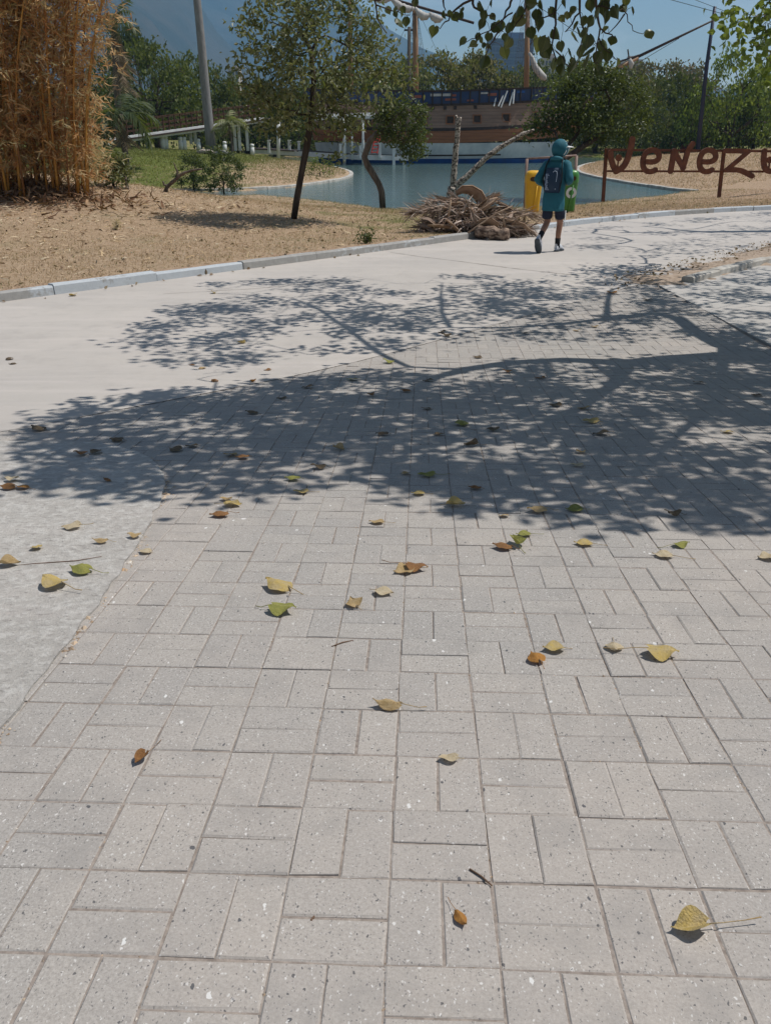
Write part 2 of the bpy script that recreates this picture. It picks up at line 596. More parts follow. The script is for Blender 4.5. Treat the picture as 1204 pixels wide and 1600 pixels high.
K2 = resample(smooth_pl(KERB), 150)
R2 = resample(smooth_pl(ROADR), 150)
t = np.linspace(0, 1, 16)[None, :, None]
P = K2[:, None, :] * (1 - t) + R2[:, None, :] * t
P = np.concatenate([P, zpave(P[..., 1:2]) + 0.004], -1)
idx = np.arange(150 * 16).reshape(150, 16)
F = np.stack([idx[:-1, :-1], idx[:-1, 1:], idx[1:, 1:], idx[1:, :-1]], -1).reshape(-1, 4)
tag(mobj('road', mesh_np('road', P.reshape(-1, 3), F, True), M['road']), kind='structure')
# fine joints sawn across the road concrete
mb = MB()
M['crack'] = plain('crack_dirt', (0.12, 0.10, 0.085), (0.2, 0.17, 0.14), 30, 0.95, coords='w')


def surface_line(mb, pts, w, dz, wob=0.0):
    pts = resample(np.array(pts), max(3, int(np.hypot(*np.diff(np.array(pts), axis=0).T).sum() / 0.12)))
    for a, b in zip(pts[:-1], pts[1:]):
        d = (b - a) / (np.linalg.norm(b - a) + 1e-9)
        n = np.array([-d[1], d[0]])
        w0 = w * random.uniform(0.6, 1.3)
        q = [a + n * w0, a - n * w0, b - n * w0, b + n * w0]
        mb.add([(x, y, float(zpave(y)) + dz) for x, y in q], [(0, 1, 2, 3)])


def gxy(px, py):
    p = ground(px, py)
    return (p[0], p[1])


surface_line(mb, [gxy(610, 395), gxy(660, 402), gxy(725, 410), gxy(800, 420), gxy(900, 431)], 0.008, 0.008)
surface_line(mb, [gxy(255, 460), gxy(400, 452), gxy(520, 440)], 0.005, 0.008)
tag(mb.build('road_joint', M['crack']), kind='structure')

# ---------------- paving of pairs of bricks laid in a basket weave
PSI = math.radians(2.4)
PO = np.array([0.0, 0.9976])
UA = np.array([math.cos(PSI), -math.sin(PSI)])
VA = np.array([math.sin(PSI), math.cos(PSI)])
CELL = 0.2
APRON_X = 3.77
# rough concrete pad with one rounded corner, beside the paving
pad = [(-6.0, -2.0), (-0.985, -2.0), (-0.98, 1.7), (-0.97, 2.6), (-1.0, 3.2), (-1.06, 3.7), (-1.16, 4.05), (-1.34, 4.36), (-1.6, 4.58), (-1.95, 4.66), (-2.6, 4.62), (-6.0, 1.2)]
pad = np.array(pad)
pave = empty('pavement', (0, 0, 0))
tag(pave, kind='structure')

gx2 = np.arange(-3.4, APRON_X + 0.02, 0.07)
gy2 = np.arange(-1.0, 13.3, 0.07)
X, Y = np.meshgrid(gx2, gy2)
ok = (side(X, Y, ROADR) < 0.5)
idx = np.arange(X.size).reshape(X.shape)
Fq = np.stack([idx[:-1, :-1], idx[:-1, 1:], idx[1:, 1:], idx[1:, :-1]], -1)
keep = ok[:-1, :-1] & ok[1:, 1:]
me = mesh_np('sand_bed', np.stack([X, Y, zpave(Y) - 0.0026 + 0.4 * (0.0022 * np.sin(3.1 * X + 1.7 * Y) + 0.0018 * np.sin(5.3 * Y - 2.2 * X)) + 0.0006 * np.sin(X * 7.1 + 2 * np.sin(Y * 3.3)) * np.cos(Y * 6.3 + X)], -1).reshape(-1, 3), Fq[keep].reshape(-1, 4), True)
mobj('sand_bed', me, M['joint'], pave)


def brick_verts(L, W, ch=0.0042, h=0.03, jit=None):
    """a paver lying along X, top at z = 0"""
    x, y = L / 2, W / 2
    top = [(-x + ch, -y + ch, 0), (x - ch, -y + ch, 0), (x - ch, y - ch, 0), (-x + ch, y - ch, 0)]
    mid = [(-x, -y, -ch * 0.8), (x, -y, -ch * 0.8), (x, y, -ch * 0.8), (-x, y, -ch * 0.8)]
    bot = [(-x, -y, -h), (x, -y, -h), (x, y, -h), (-x, y, -h)]
    V = np.array(top + mid + bot)
    if jit is not None:
        V = V + jit
    Fb = [(0, 1, 2, 3)]
    for k in range(4):
        j = (k + 1) % 4
        Fb += [(4 + k, 4 + j, j, k), (8 + k, 8 + j, 4 + j, 4 + k)]
    return V, np.array(Fb)


bricks = []
for j in range(-6, 62):
    for i in range(-20, 26):
        for s in (0, 1):
            if (i + j) % 2 == 0:      # both bricks point away from the camera
                u, v, yaw = (i + 0.25 + 0.5 * s) * CELL, (j + 0.5) * CELL, math.pi / 2
            else:
                u, v, yaw = (i + 0.5) * CELL, (j + 0.25 + 0.5 * s) * CELL, 0.0
            p = PO + UA * u + VA * v
            if p[0] > APRON_X - 0.03 or p[1] < -0.3:
                continue
            bricks.append((p[0], p[1], yaw))
bricks = np.array(bricks)
sd = side(bricks[:, 0], bricks[:, 1], ROADR)
inpad = inside(bricks[:, 0], bricks[:, 1], pad) & (pdist(bricks[:, 0], bricks[:, 1], np.vstack([pad, pad[:1]])) > 0.12)
bricks = bricks[(sd < 0.1) & ~inpad]
P3 = np.column_stack([bricks[:, 0], bricks[:, 1], zpave(bricks[:, 1])])
px, py, zc = proj(P3)
inview = (zc > 0.3) & (px > -25) & (px < 1229) & (py > 0) & (py < 1650)
order = np.argsort(np.where(inview, zc, 1e6))
single = order[:300]
rest = order[300:]
variants = []
for k in range(8):
    jit = rng.normal(0, 0.0009, (12, 3))
    jit[:, 2] = np.where(np.arange(12) < 8, rng.normal(0, 0.0003, 12), 0)
    V, Fb = brick_verts(CELL - 0.0022 - 0.0010 * (k % 3), CELL / 2 - 0.0018 - 0.0006 * (k % 2), 0.0022 + 0.0008 * (k % 4), jit=jit)
    me = mesh_np('paver', V, Fb)
    me.materials.append(M['paver'])
    variants.append(me)


def slope_at(y):
    return float((zpave(y + 0.05) - zpave(y - 0.05)) / 0.1)


def brick_pose(x, y, yaw):
    big = 0.0022 * math.sin(3.1 * x + 1.7 * y) + 0.0018 * math.sin(5.3 * y - 2.2 * x)
    z = float(zpave(y)) + float(np.clip(rng.normal(0, 0.0004), -0.0005, 0.0008)) + (rng.uniform(0, 0.0028) if rng.random() < 0.22 else 0) + big * 0.4
    Mx = Matrix.Rotation(math.atan(slope_at(y)) + float(np.clip(rng.normal(0, 0.003), -0.006, 0.006)), 4, 'X') @ Matrix.Rotation(float(np.clip(rng.normal(0, 0.003), -0.006, 0.006)), 4, 'Y') @ Matrix.Rotation(yaw - PSI + rng.normal(0, 0.006), 4, 'Z')
    return Matrix.Translation((x + rng.normal(0, 0.0009), y + rng.normal(0, 0.0009), z)) @ Mx


for n_, k in enumerate(single):
    o = bpy.data.objects.new('paver', variants[rng.integers(8)])
    o.matrix_world = brick_pose(*bricks[k])
    link(o, pave)
Vs, Fs, b = [], [], 0
for k in rest:
    jit = rng.normal(0, 0.0009, (12, 3))
    V, Fb = brick_verts(CELL - 0.0030, CELL / 2 - 0.0024, 0.0030, jit=jit)
    Mx = np.array(brick_pose(*bricks[k]))
    Vs.append(V @ Mx[:3, :3].T + Mx[:3, 3])
    Fs.append(Fb + b)
    b += 12
o = mobj('far_pavers', mesh_np('far_pavers', np.vstack(Vs), np.vstack(Fs)), M['paver'], pave)
tag(o, kind='stuff')

# grit, crumbs and bits of dry leaf gathered in the joints
M['grit'] = leafmat('joint_grit', [(0.42, 0.27, 0.16), (0.55, 0.45, 0.34), (0.25, 0.17, 0.11), (0.6, 0.55, 0.48)], 0, 0.9, 0.1)
Vs, Fs, b = [], [], 0
for k in range(5200):
    i, j = rng.integers(-10, 16), rng.integers(-2, 20)
    if rng.random() < 0.75:
        u, v = i * CELL + rng.normal(0, 0.0016), j * CELL + rng.random() * CELL
    else:
        u, v = i * CELL + rng.random() * CELL, j * CELL + rng.normal(0, 0.0016)
    x, y = PO + UA * u + VA * v
    if noise_val := (math.sin(x * 7.3) * math.cos(y * 5.1) + math.sin(x * 2.1 + y * 3.3)) < -0.2:
        continue
    if x < -0.9 and y < 4:
        continue
    L = rng.uniform(0.0012, 0.0045)
    a = rng.random() * 6.28
    c = np.array([x, y, float(zpave(y)) - 0.0025])
    d = np.array([math.cos(a), math.sin(a), rng.normal(0, 0.3)]) * L
    e = np.array([-math.sin(a), math.cos(a), rng.normal(0, 0.3)]) * L * rng.uniform(0.3, 0.8)
    Vs.append(np.array([c - d, c + e, c + d, c - e, c + (0, 0, L * 0.7)]))
    Fs.append(np.array([(0, 1, 4), (1, 2, 4), (2, 3, 4), (3, 0, 4)]) + b)
    b += 5
o = mobj('joint_grit', mesh_np('joint_grit', np.vstack(Vs), np.vstack(Fs)), M['grit'], pave)
tag(o, kind='stuff')

# ---------------- rough concrete pad and the smooth apron on the other side
def sheet(name, poly, mat, dz, depth=0.05, step=0.3, chamfer=0.0):
    """a slab that follows the paving slope"""
    bm = bmesh.new()
    vs = [bm.verts.new((x, y, 0)) for x, y in poly]
    f = bm.faces.new(vs)
    if f.normal.z < 0:
        f.normal_flip()
    xs, ys = poly[:, 0], poly[:, 1]
    for ax, lo, hi in ((0, xs.min(), xs.max()), (1, ys.min(), ys.max())):
        for c in np.arange(lo + step, hi, step):
            co, no = ((c, 0, 0), (1, 0, 0)) if ax == 0 else ((0, c, 0), (0, 1, 0))
            bmesh.ops.bisect_plane(bm, geom=bm.verts[:] + bm.edges[:] + bm.faces[:], plane_co=co, plane_no=no)
    top = bm.faces[:]
    r = bmesh.ops.extrude_face_region(bm, geom=top)
    for v in [g for g in r['geom'] if isinstance(g, bmesh.types.BMVert)]:
        v.co.z += 1.0
    for v in bm.verts:
        h = dz if v.co.z > 0.5 else dz - depth
        v.co.z = float(zpave(v.co.y)) + h
    bmesh.ops.recalc_face_normals(bm, faces=bm.faces[:])
    me = bpy.data.meshes.new(name)
    bm.to_mesh(me)
    bm.free()
    return tag(mobj(name, me, mat), kind='structure')


def densify(poly, st=0.1, jit=0.0):
    o = []
    n = len(poly)
    for i in range(n):
        a, b = poly[i], poly[(i + 1) % n]
        k = max(1, int(np.linalg.norm(b - a) / st))
        for q in range(k):
            o.append(a + (b - a) * q / k + rng.normal(0, jit, 2))
    return np.array(o)


padd = smooth_pl(np.vstack([pad[1:], pad[:1]]), 1)
sheet('concrete_pad', densify(padd, 0.06, 0.0045), M['slab'], 0.009, 0.05, 0.3)
apron = np.array([(APRON_X + 0.012, -3.0), (14.0, -3.0), (14.0, 17.5), (9.5, 16.8), (6.5, 14.35), (5.2, 13.1), (4.45, 12.25), (4.0, 11.95), (APRON_X + 0.012, 12.05)])
sheet('concrete_apron', densify(apron, 0.25, 0.003), M['apron'], 0.004, 0.06, 0.5)
# crumbs along the broken edge of the pad
Vs, Fs, b = [], [], 0
for k in range(620):
    y = rng.uniform(1.3, 4.3)
    if math.sin(y * 9.0) + 0.6 * math.sin(y * 23.0 + 1) < rng.normal(0.1, 0.5):
        continue
    x = np.interp(y, [1.3, 2.6, 3.2, 3.7, 4.05, 4.36], [-0.985, -0.97, -1.0, -1.06, -1.16, -1.34]) + abs(rng.normal(0.012, 0.016))
    L = rng.uniform(0.0015, 0.006) if rng.random() < 0.92 else rng.uniform(0.008, 0.018)
    c = np.array([x, y, float(zpave(y)) + 0.001])
    a = rng.random() * 6.28
    d = np.array([math.cos(a), math.sin(a), 0]) * L
    e = np.array([-math.sin(a), math.cos(a), 0]) * L * rng.uniform(0.4, 0.9)
    Vs.append(np.array([c - d, c + e, c + d, c - e, c + (0, 0, L * rng.uniform(0.3, 0.7))]))
    Fs.append(np.array([(0, 1, 4), (1, 2, 4), (2, 3, 4), (3, 0, 4)]) + b)
    b += 5
o = mobj('rubble_crumbs', mesh_np('rubble_crumbs', np.vstack(Vs), np.vstack(Fs)), M['grit'])
tag(o, 'crumbs of concrete and leaf along the broken pad edge', 'rubble', kind='stuff')

# ---------------- kerbs: a run of cast blocks each
M['kerb'] = None


def m_kerb():
    m, nt = new_mat('kerb_worn_paint')
    p = wpos(nt)
    n1, n2, n3 = noise(nt, p, 1.6, 6, 0.6), noise(nt, p, 14, 6, 0.7), noise(nt, p, 120, 3)
    g = N(nt, 'ShaderNodeNewGeometry')
    oi = N(nt, 'ShaderNodeObjectInfo')
    conc = mixc(nt, n2, (0.20, 0.195, 0.19), (0.42, 0.41, 0.39))
    paint = mixc(nt, n2, (0.36, 0.40, 0.44), (0.52, 0.55, 0.575))
    worn = ramp(nt, mth(nt, 'ADD', mth(nt, 'ADD', n1, mth(nt, 'MULTIPLY', mth(nt, 'SUBTRACT', n2, 0.5), 0.8)), mth(nt, 'MULTIPLY', mth(nt, 'SUBTRACT', oi.outputs['Random'], 0.5), 0.45)), [(0.42, 0.0), (0.54, 1.0)])
    c = mixc(nt, mth(nt, 'MULTIPLY', worn, 0.85), conc, paint)
    finish(nt, c, 0.85, mth(nt, 'ADD', n2, n3), 0.004, 0.6, 0.2)
    return m


M['kerb'] = m_kerb()


def kerb_run(name, pl, block, w, h, mat, zf, sink=0.12, gap=0.012):
    root = empty(name, (0, 0, 0))
    tag(root, kind='structure')
    pl = np.array(pl)
    s = np.concatenate([[0], np.cumsum(np.hypot(*np.diff(pl, axis=0).T))])
    n = int(s[-1] / block)
    for k in range(n):
        ts = np.linspace(k * block + gap / 2, (k + 1) * block - gap / 2, 5)
        c = np.stack([np.interp(ts, s, pl[:, 0]), np.interp(ts, s, pl[:, 1])], -1)
        d = np.gradient(c, axis=0)
        d /= np.linalg.norm(d, axis=1)[:, None]
        nn = np.stack([-d[:, 1], d[:, 0]], -1)
        dz = rng.normal(0, 0.008)
        off = rng.normal(0, 0.006)
        prof = [(-w / 2, -sink), (-w / 2 + 0.012, h * 0.82), (-w / 2 + 0.035, h), (w / 2 - 0.02, h - 0.004), (w / 2, h * 0.85), (w / 2, -sink)]
        V = []
        for q in range(5):
            for a, z in prof:
                xy = c[q] + nn[q] * (a + off)
                V.append((xy[0] + rng.normal(0, 0.002), xy[1], float(zf(c[q][0], c[q][1])) + z + dz + rng.normal(0, 0.002)))
        m_ = len(prof)
        Fc = [(q * m_ + a, q * m_ + a + 1, (q + 1) * m_ + a + 1, (q + 1) * m_ + a) for q in range(4) for a in range(m_ - 1)]
        me = bpy.data.meshes.new('kerb_stone')
        me.from_pydata(V, [], [f[::-1] for f in Fc] + [tuple(range(m_ - 1, -1, -1))[::-1], tuple(4 * m_ + a for a in range(m_))[::-1]])
        me.update()
        mobj('kerb_stone', me, mat, root)
    return root


K3 = resample(smooth_pl(np.vstack([[(-7.5, 7.66)], KERB[1:7]]), 2), 90)
kerb_run('kerb', K3, 1.55, 0.17, 0.125, M['kerb'], lambda x, y: zpave(y))
M['edge'] = plain('lake_edge_concrete', (0.50, 0.48, 0.44), (0.30, 0.28, 0.25), 3, 0.9, 0.01, coords='w')
bedk = smooth_pl(np.array([(4.25, 12.05), (4.6, 12.45), (5.3, 13.2), (6.6, 14.45), (8.2, 15.8), (10.5, 17.2)]), 2)
kerb_run('bed_kerb', resample(bedk, 60), 0.95, 0.19, 0.085, M['edge'], lambda x, y: zpave(y))
# earth wedge between that kerb and the road
bed = np.array([(3.72, 12.15), (4.25, 12.08), (4.6, 12.5), (5.3, 13.25), (6.6, 14.5), (8.2, 15.85), (10.5, 17.25), (14, 18.6), (14, 20.9), (10.6, 19.2), (7.4, 16.35), (5.4, 14.0)])
M['dirt'] = plain('bed_earth', (0.40, 0.32, 0.25), (0.25, 0.19, 0.145), 18, 0.95, 0.02, 0.1, coords='w')
bed = np.array([(3.25, 11.75), (3.75, 11.9), (4.3, 12.1), (4.7, 12.5), (5.4, 13.25), (6.7, 14.5), (8.3, 15.85), (10.6, 17.25), (14, 18.6), (14, 21.1), (10.4, 19.35), (7.2, 16.5), (5.2, 14.15), (4.1, 13.0), (3.4, 12.3)])


def bed_edge(bx, by):
    bd = pdist(bx, by, np.vstack([bed, bed[:1]]))
    w_ = 0.14 * np.sin(bx * 5.3 + 1.4 * np.sin(by * 4.1)) + 0.10 * np.sin(by * 9.7 + bx * 3.0) + 0.06 * np.sin(bx * 21 + by * 13)
    return np.where(inside(bx, by, bed), bd, -bd) + w_


bx, by = np.meshgrid(np.arange(3.0, 14.0, 0.07), np.arange(11.4, 21.2, 0.07))
bsgn = bed_edge(bx, by)
bh = np.clip(bsgn * 0.10, -0.05, 0.05) + 0.010 * np.sin(bx * 11 + by * 7) * (bsgn > 0.1) + rng.normal(0, 0.003, bx.shape)
bz = zpave(by) + 0.002 + bh
bi = np.arange(bx.size).reshape(bx.shape)
bf = np.stack([bi[:-1, :-1], bi[:-1, 1:], bi[1:, 1:], bi[1:, :-1]], -1)
bk_ = (bsgn[:-1, :-1] > -0.25) & (bsgn[1:, 1:] > -0.25)
tag(mobj('earth_bed', mesh_np('earth_bed', np.stack([bx, by, bz], -1).reshape(-1, 3), bf[bk_].reshape(-1, 4), True), M['dirt']), kind='structure')

# ---------------- lake
def m_water():
    m, nt = new_mat('lake_water')
    p = wpos(nt)
    n1 = noise(nt, scaled(nt, p, (0.5, 1.3, 1)), 1.1, 5, 0.6, 0.5)
    n2 = noise(nt, scaled(nt, p, (0.5, 1.0, 1)), 5.5, 3, 0.6)
    c = mixc(nt, noise(nt, p, 0.06, 3), (0.055, 0.10, 0.09), (0.075, 0.125, 0.11))
    b = N(nt, 'ShaderNodeBsdfPrincipled', {'Base Color': c, 'Roughness': 0.08, 'IOR': 1.33, 'Specular IOR Level': 0.5})
    bp = N(nt, 'ShaderNodeBump', {'Height': mth(nt, 'ADD', n1, mth(nt, 'MULTIPLY', n2, 0.35)), 'Distance': 0.09, 'Strength': 0.8})
    nt.links.new(bp.outputs[0], b.inputs['Normal'])
    N(nt, 'ShaderNodeOutputMaterial', {'Surface': b.outputs[0]})
    return m


M['water'] = m_water()
bm = bmesh.new()
bm.faces.new([bm.verts.new((x, y, WATER)) for x, y in ((-70, 28), (60, 28), (60, 126), (-70, 126))])
me = bpy.data.meshes.new('water')
bm.to_mesh(me)
bm.free()
tag(mobj('water', me, M['water']), kind='structure')
# cast edge along the far shores
for nm, pl in (('lake_edge', ISLE_SHORE[2:-1][::-1]), ('lake_edge', BANK_SHORE[:-2])):
    kerb_run(nm, resample(smooth_pl(pl, 2), 140), 2.4, 0.28, 0.13, M['edge'], lambda x, y: WATER, 0.3, 0.03)

# ================================================================== plants
def unit(v):
    v = np.asarray(v, float)
    return v / (np.linalg.norm(v, axis=-1, keepdims=True) + 1e-9)


LEAF2 = (np.array([(0, 0, 0), (0.5, 0.42, 0.10), (0, 1, 0), (-0.5, 0.42, 0.10)]), np.array([(0, 1, 2, 3)]))
LEAF6 = (np.array([(0, 0, 0), (0.42, 0.28, 0.09), (0.36, 0.62, 0.08), (0, 1, -0.06), (-0.36, 0.62, 0.08), (-0.42, 0.28, 0.09)]), np.array([(0, 1, 2, 3), (0, 3, 4, 5)]))
STRIP = (np.array([(-0.5, 0, 0), (0.5, 0, 0), (0.35, 0.55, 0.10), (-0.35, 0.55, 0.10), (0.0, 1, -0.05), (0.0, 1, -0.05)]), np.array([(0, 1, 2, 3), (3, 2, 4, 5)]))


def leaf_cloud(name, C, D, Nn, L, W, tmpl=LEAF2):
    """many small leaves: centre, growing direction, facing normal, length, width"""
    D = unit(D)
    S = unit(np.cross(D, Nn))
    Nn = np.cross(S, D)
    T, Fc = tmpl
    L = np.broadcast_to(np.asarray(L, float), (len(C),))[:, None, None]
    W = np.broadcast_to(np.asarray(W, float), (len(C),))[:, None, None]
    V = C[:, None, :] + S[:, None, :] * T[None, :, 0:1] * W + D[:, None, :] * T[None, :, 1:2] * L + Nn[:, None, :] * T[None, :, 2:3] * L
    k = len(T)
    F = (Fc[None] + (np.arange(len(C)) * k)[:, None, None]).reshape(-1, Fc.shape[1])
    return mesh_np(name, V.reshape(-1, 3), F)


def rand_dirs(n, up=0.0, flat=1.0):
    d = rng.normal(size=(n, 3))
    d[:, 2] = d[:, 2] * flat + up
    return unit(d)


def grow(seeds, par, pts, step=0.3, wob=0.12, sag=0.0):
    """join every point to the nearest limb by a wavering twig; returns nodes and parents"""
    nodes = [np.array(p, float) for p in seeds]
    par = list(par)
    arr = np.array(nodes)
    root = arr[0]
    pts = np.array(pts)
    pts = pts[np.argsort(np.min(np.linalg.norm(pts[:, None, :] - arr[None], axis=2), axis=1))]
    buf = np.zeros((len(pts) * 12 + len(arr) + 10, 3))
    n = len(arr)
    buf[:n] = arr
    hop = np.zeros(len(buf))
    for p in pts:
        dv = p - buf[:n]
        d = np.linalg.norm(dv, axis=1)
        cost = d + 0.25 * np.maximum(0, -dv[:, 2]) + 0.03 * hop[:n]
        i = int(np.argmin(cost))
        k = max(1, min(8, int(d[i] / step)))
        a = buf[i].copy()
        off = rng.normal(size=3) * wob * d[i]
        last = i
        for q in range(1, k + 1):
            s = q / k
            buf[n] = a + (p - a) * s + off * math.sin(math.pi * s) * (1 - 0.0) + np.array([0, 0, -sag * d[i] * math.sin(math.pi * s)])
            par.append(last)
            hop[n] = hop[last] + 1
            last = n
            n += 1
            if n >= len(buf) - 2:
                break
        if n >= len(buf) - 2:
            break
    return buf[:n].copy(), np.array(par)


def radii(par, tip, base, ex=2.4, pw=1.35):
    n = len(par)
    acc = np.zeros(n)
    kids = np.zeros(n, int)
    for i in range(n):
        if par[i] >= 0:
            kids[par[i]] += 1
    r = np.zeros(n)
    for i in range(n - 1, -1, -1):
        r[i] = tip if kids[i] == 0 else acc[i] ** (1 / ex)
        if par[i] >= 0:
            acc[par[i]] += r[i] ** ex
    q = np.clip((r - tip) / max(r[0] - tip, 1e-6), 0, 1)
    return tip + (base - tip) * q ** pw, kids


def limbs(name, nodes, par, r, mat, parent=None, minr=0.0, nmax=9, lump=0.05):
    kids = {}
    for i, p in enumerate(par):
        kids.setdefault(int(p), []).append(i)
    mb = MB()
    starts = [(i, -1) for i in kids.get(-1, [])]
    while starts:
        i, p = starts.pop()
        chain = ([p] if p >= 0 else []) + [i]
        cur = i
        while cur in kids:
            ks = sorted(kids[cur], key=lambda q: -r[q])
            for q in ks[1:]:
                starts.append((q, cur))
            cur = ks[0]
            chain.append(cur)
        rr = [float(r[q]) for q in chain]
        if p >= 0:
            rr[0] = min(rr[0], rr[1] * 1.25)
        if max(rr[1:] or rr) < minr or len(chain) < 2:
            continue
        sides = int(np.clip(3 + max(rr[1:]) / 0.02, 3, nmax))
        rr = [q * (1 + lump * math.sin(k * 2.7 + i)) for k, q in enumerate(rr)]
        mb.tube([nodes[q] for q in chain], rr, sides, caps=True)
    return mb.build(name, mat, parent, smooth=True)


def blob_points(blobs, n, shell=0.55):
    """points through ellipsoids, denser near the outside"""
    w = np.array([b[3] * b[4] * b[5] for b in blobs]) ** 0.75
    pick = rng.choice(len(blobs), n, p=w / w.sum())
    B = np.array(blobs)[pick]
    d = rand_dirs(n)
    rad = (shell + (1 - shell) * rng.random(n) ** 0.6)
    return B[:, :3] + d * B[:, 3:6] * rad[:, None]


def bark(name, a, b, scale=9.0, stretch=(1, 1, 0.25)):
    return plain(name, a, b, scale, 0.92, 0.015, 0.15, stretch=stretch)


M['bark_grey'] = bark('bark_grey', (0.17, 0.14, 0.115), (0.075, 0.06, 0.05))
M['bark_dark'] = bark('bark_dark', (0.085, 0.065, 0.05), (0.04, 0.03, 0.025))
M['bark_pale'] = plain('bark_pale_dead_wood', (0.47, 0.41, 0.35), (0.075, 0.06, 0.05), 15, 0.92, 0.05, 0.15, lo=0.44, hi=0.56, detail=8)
M['leaf_shade'] = leafmat('leaf_heart_green', [(0.035, 0.065, 0.012), (0.06, 0.095, 0.02), (0.10, 0.13, 0.03), (0.05, 0.085, 0.018)], 0.35, 0.4, 0.45)
M['leaf_young'] = leafmat('leaf_young_tree', [(0.045, 0.062, 0.018), (0.075, 0.098, 0.028), (0.13, 0.145, 0.05), (0.22, 0.21, 0.095), (0.065, 0.085, 0.026)], 0.28, 0.45, 0.4, pale=(0.19, 0.20, 0.11))
M['leaf_bush'] = leafmat('leaf_round_bush', [(0.028, 0.047, 0.013), (0.052, 0.076, 0.023), (0.095, 0.12, 0.038), (0.04, 0.06, 0.018)], 0.25, 0.48, 0.35)
M['leaf_bright'] = leafmat('leaf_bright_green', [(0.04, 0.08, 0.014), (0.085, 0.14, 0.022), (0.18, 0.23, 0.04), (0.05, 0.095, 0.017)], 0.35, 0.45, 0.35)
M['leaf_far_dark'] = leafmat('leaf_far_dark_green', [(0.022, 0.036, 0.012), (0.04, 0.058, 0.02), (0.075, 0.092, 0.034)], 0.25, 0.6, 0.2)
M['leaf_far_mid'] = leafmat('leaf_far_mid_green', [(0.036, 0.055, 0.017), (0.068, 0.09, 0.028), (0.14, 0.155, 0.05)], 0.28, 0.6, 0.2)
M['leaf_far_olive'] = leafmat('leaf_far_olive', [(0.085, 0.08, 0.03), (0.14, 0.125, 0.045), (0.21, 0.175, 0.075), (0.10, 0.10, 0.032)], 0.25, 0.7, 0.15)
M['leaf_far_brown'] = leafmat('leaf_far_brownish', [(0.13, 0.105, 0.068), (0.18, 0.145, 0.10), (0.10, 0.09, 0.053)], 0.2, 0.75, 0.15)


def plant_leaves(name, tips, per, spread, L, W, mat, parent, tmpl=LEAF6, droop=-0.2, up=0.5):
    n = len(tips) * per
    C = np.repeat(tips, per, axis=0) + rng.normal(0, spread, (n, 3)) * np.array([1, 1, 0.8])
    D = rand_dirs(n, droop)
    Nn = rand_dirs(n, up)
    me = leaf_cloud(name, C, D, Nn, rng.uniform(0.7, 1.2, n) * L, rng.uniform(0.75, 1.15, n) * W, tmpl)
    o = mobj(name, me, mat, parent)
    o['kind'] = 'stuff'
    return o


# ---------------- the big shade tree whose crown hangs over the paving from beyond the frame
def in_poly_px(P, polys):
    px, py, _ = proj(P)
    r = np.zeros(len(P), bool)
    for q in polys:
        r |= inside(px, py, np.array(q))
    return r


def lift(g, h):
    return np.asarray(g, float) + SUN / SUN[2] * np.asarray(h, float)[..., None]


def shade_ground(P):
    """where a point's shade falls on the paving"""
    z = np.full(len(P), 0.2)
    for _ in range(4):
        g = P - SUN / SUN[2] * (P[:, 2] - z)[:, None]
        z = zpave(g[:, 1])
    return g


def shadow_crown(polys, n, hlo, hhi, box, margin=70):
    """points of a crown, given where its shade lies on the ground"""
    out = []
    while len(out) < n:
        q = rng.uniform([box[0], box[1]], [box[2], box[3]], (4000, 2))
        g = np.column_stack([q, zpave(q[:, 1])])
        g = g[in_poly_px(g, polys)]
        h = rng.uniform(hlo, hhi, len(g))
        P = lift(g, h)
        px, py, zc = proj(P)
        bad = (px < 1204 + margin) & (py > -margin)
        out += list(P[~bad])
    return np.array(out[:n])


LOWER = [(12, 684), (60, 655), (130, 637), (190, 632), (290, 607), (400, 604), (480, 596), (560, 588), (640, 580), (740, 575), (900, 572), (1204, 560), (1300, 600), (1300, 800),
         (1204, 812), (1130, 836), (1000, 830), (900, 808), (820, 800), (750, 790), (690, 758), (620, 735), (560, 738), (440, 752), (350, 762), (280, 772), (225, 765), (120, 752), (38, 758), (60, 715)]
UPPER = [(206, 520), (250, 500), (300, 467), (330, 442), (450, 439), (560, 430), (700, 428), (830, 434), (1000, 446), (1100, 470), (1204, 490), (1204, 545), (1050, 520), (900, 530),
         (760, 520), (640, 530), (600, 552), (520, 548), (450, 562), (320, 574), (240, 560)]
shade = empty('shade_tree', (6.6, 8.5, 0))
base = np.array([6.6, 8.5, 0.0])
seeds, par = [base, base + (-0.15, 0.0, 1.2), base + (-0.45, -0.05, 2.3)], [-1, 0, 1]


def limb(start, pxh):
    last = start
    for px, py, h in pxh:
        g = ground(px, py)
        seeds.append(lift(g, h))
        par.append(last)
        last = len(seeds) - 1
    return last


a1 = limb(2, [(1200, 560, 2.75), (1132, 540, 2.9), (1090, 522, 3.1), (1058, 497, 3.3)])
a2 = limb(a1, [(1017, 490, 3.6), (947, 499, 3.8), (852, 509, 4.0), (780, 513, 4.2), (702, 513, 4.3), (610, 512, 4.5), (520, 508, 4.6)])
limb(a2 - 5, [(948, 475, 4.1), (952, 455, 4.3), (985, 443, 4.5)])
limb(a2 - 2, [(690, 490, 4.4), (688, 462, 4.6), (690, 442, 4.8)])
b1 = limb(3, [(1120, 556, 3.0), (1042, 562, 3.2), (977, 568, 3.35), (882, 562, 3.5), (802, 566, 3.6), (727, 577, 3.75), (640, 574, 3.9), (590, 552, 4.1), (552, 522, 4.3), (500, 485, 4.5), (455, 466, 4.7), (400, 462, 4.8)])
limb(b1 - 6, [(680, 590, 3.9), (640, 612, 4.0), (560, 622, 4.1), (470, 640, 4.2), (350, 652, 4.3), (230, 668, 4.4), (120, 690, 4.5)])
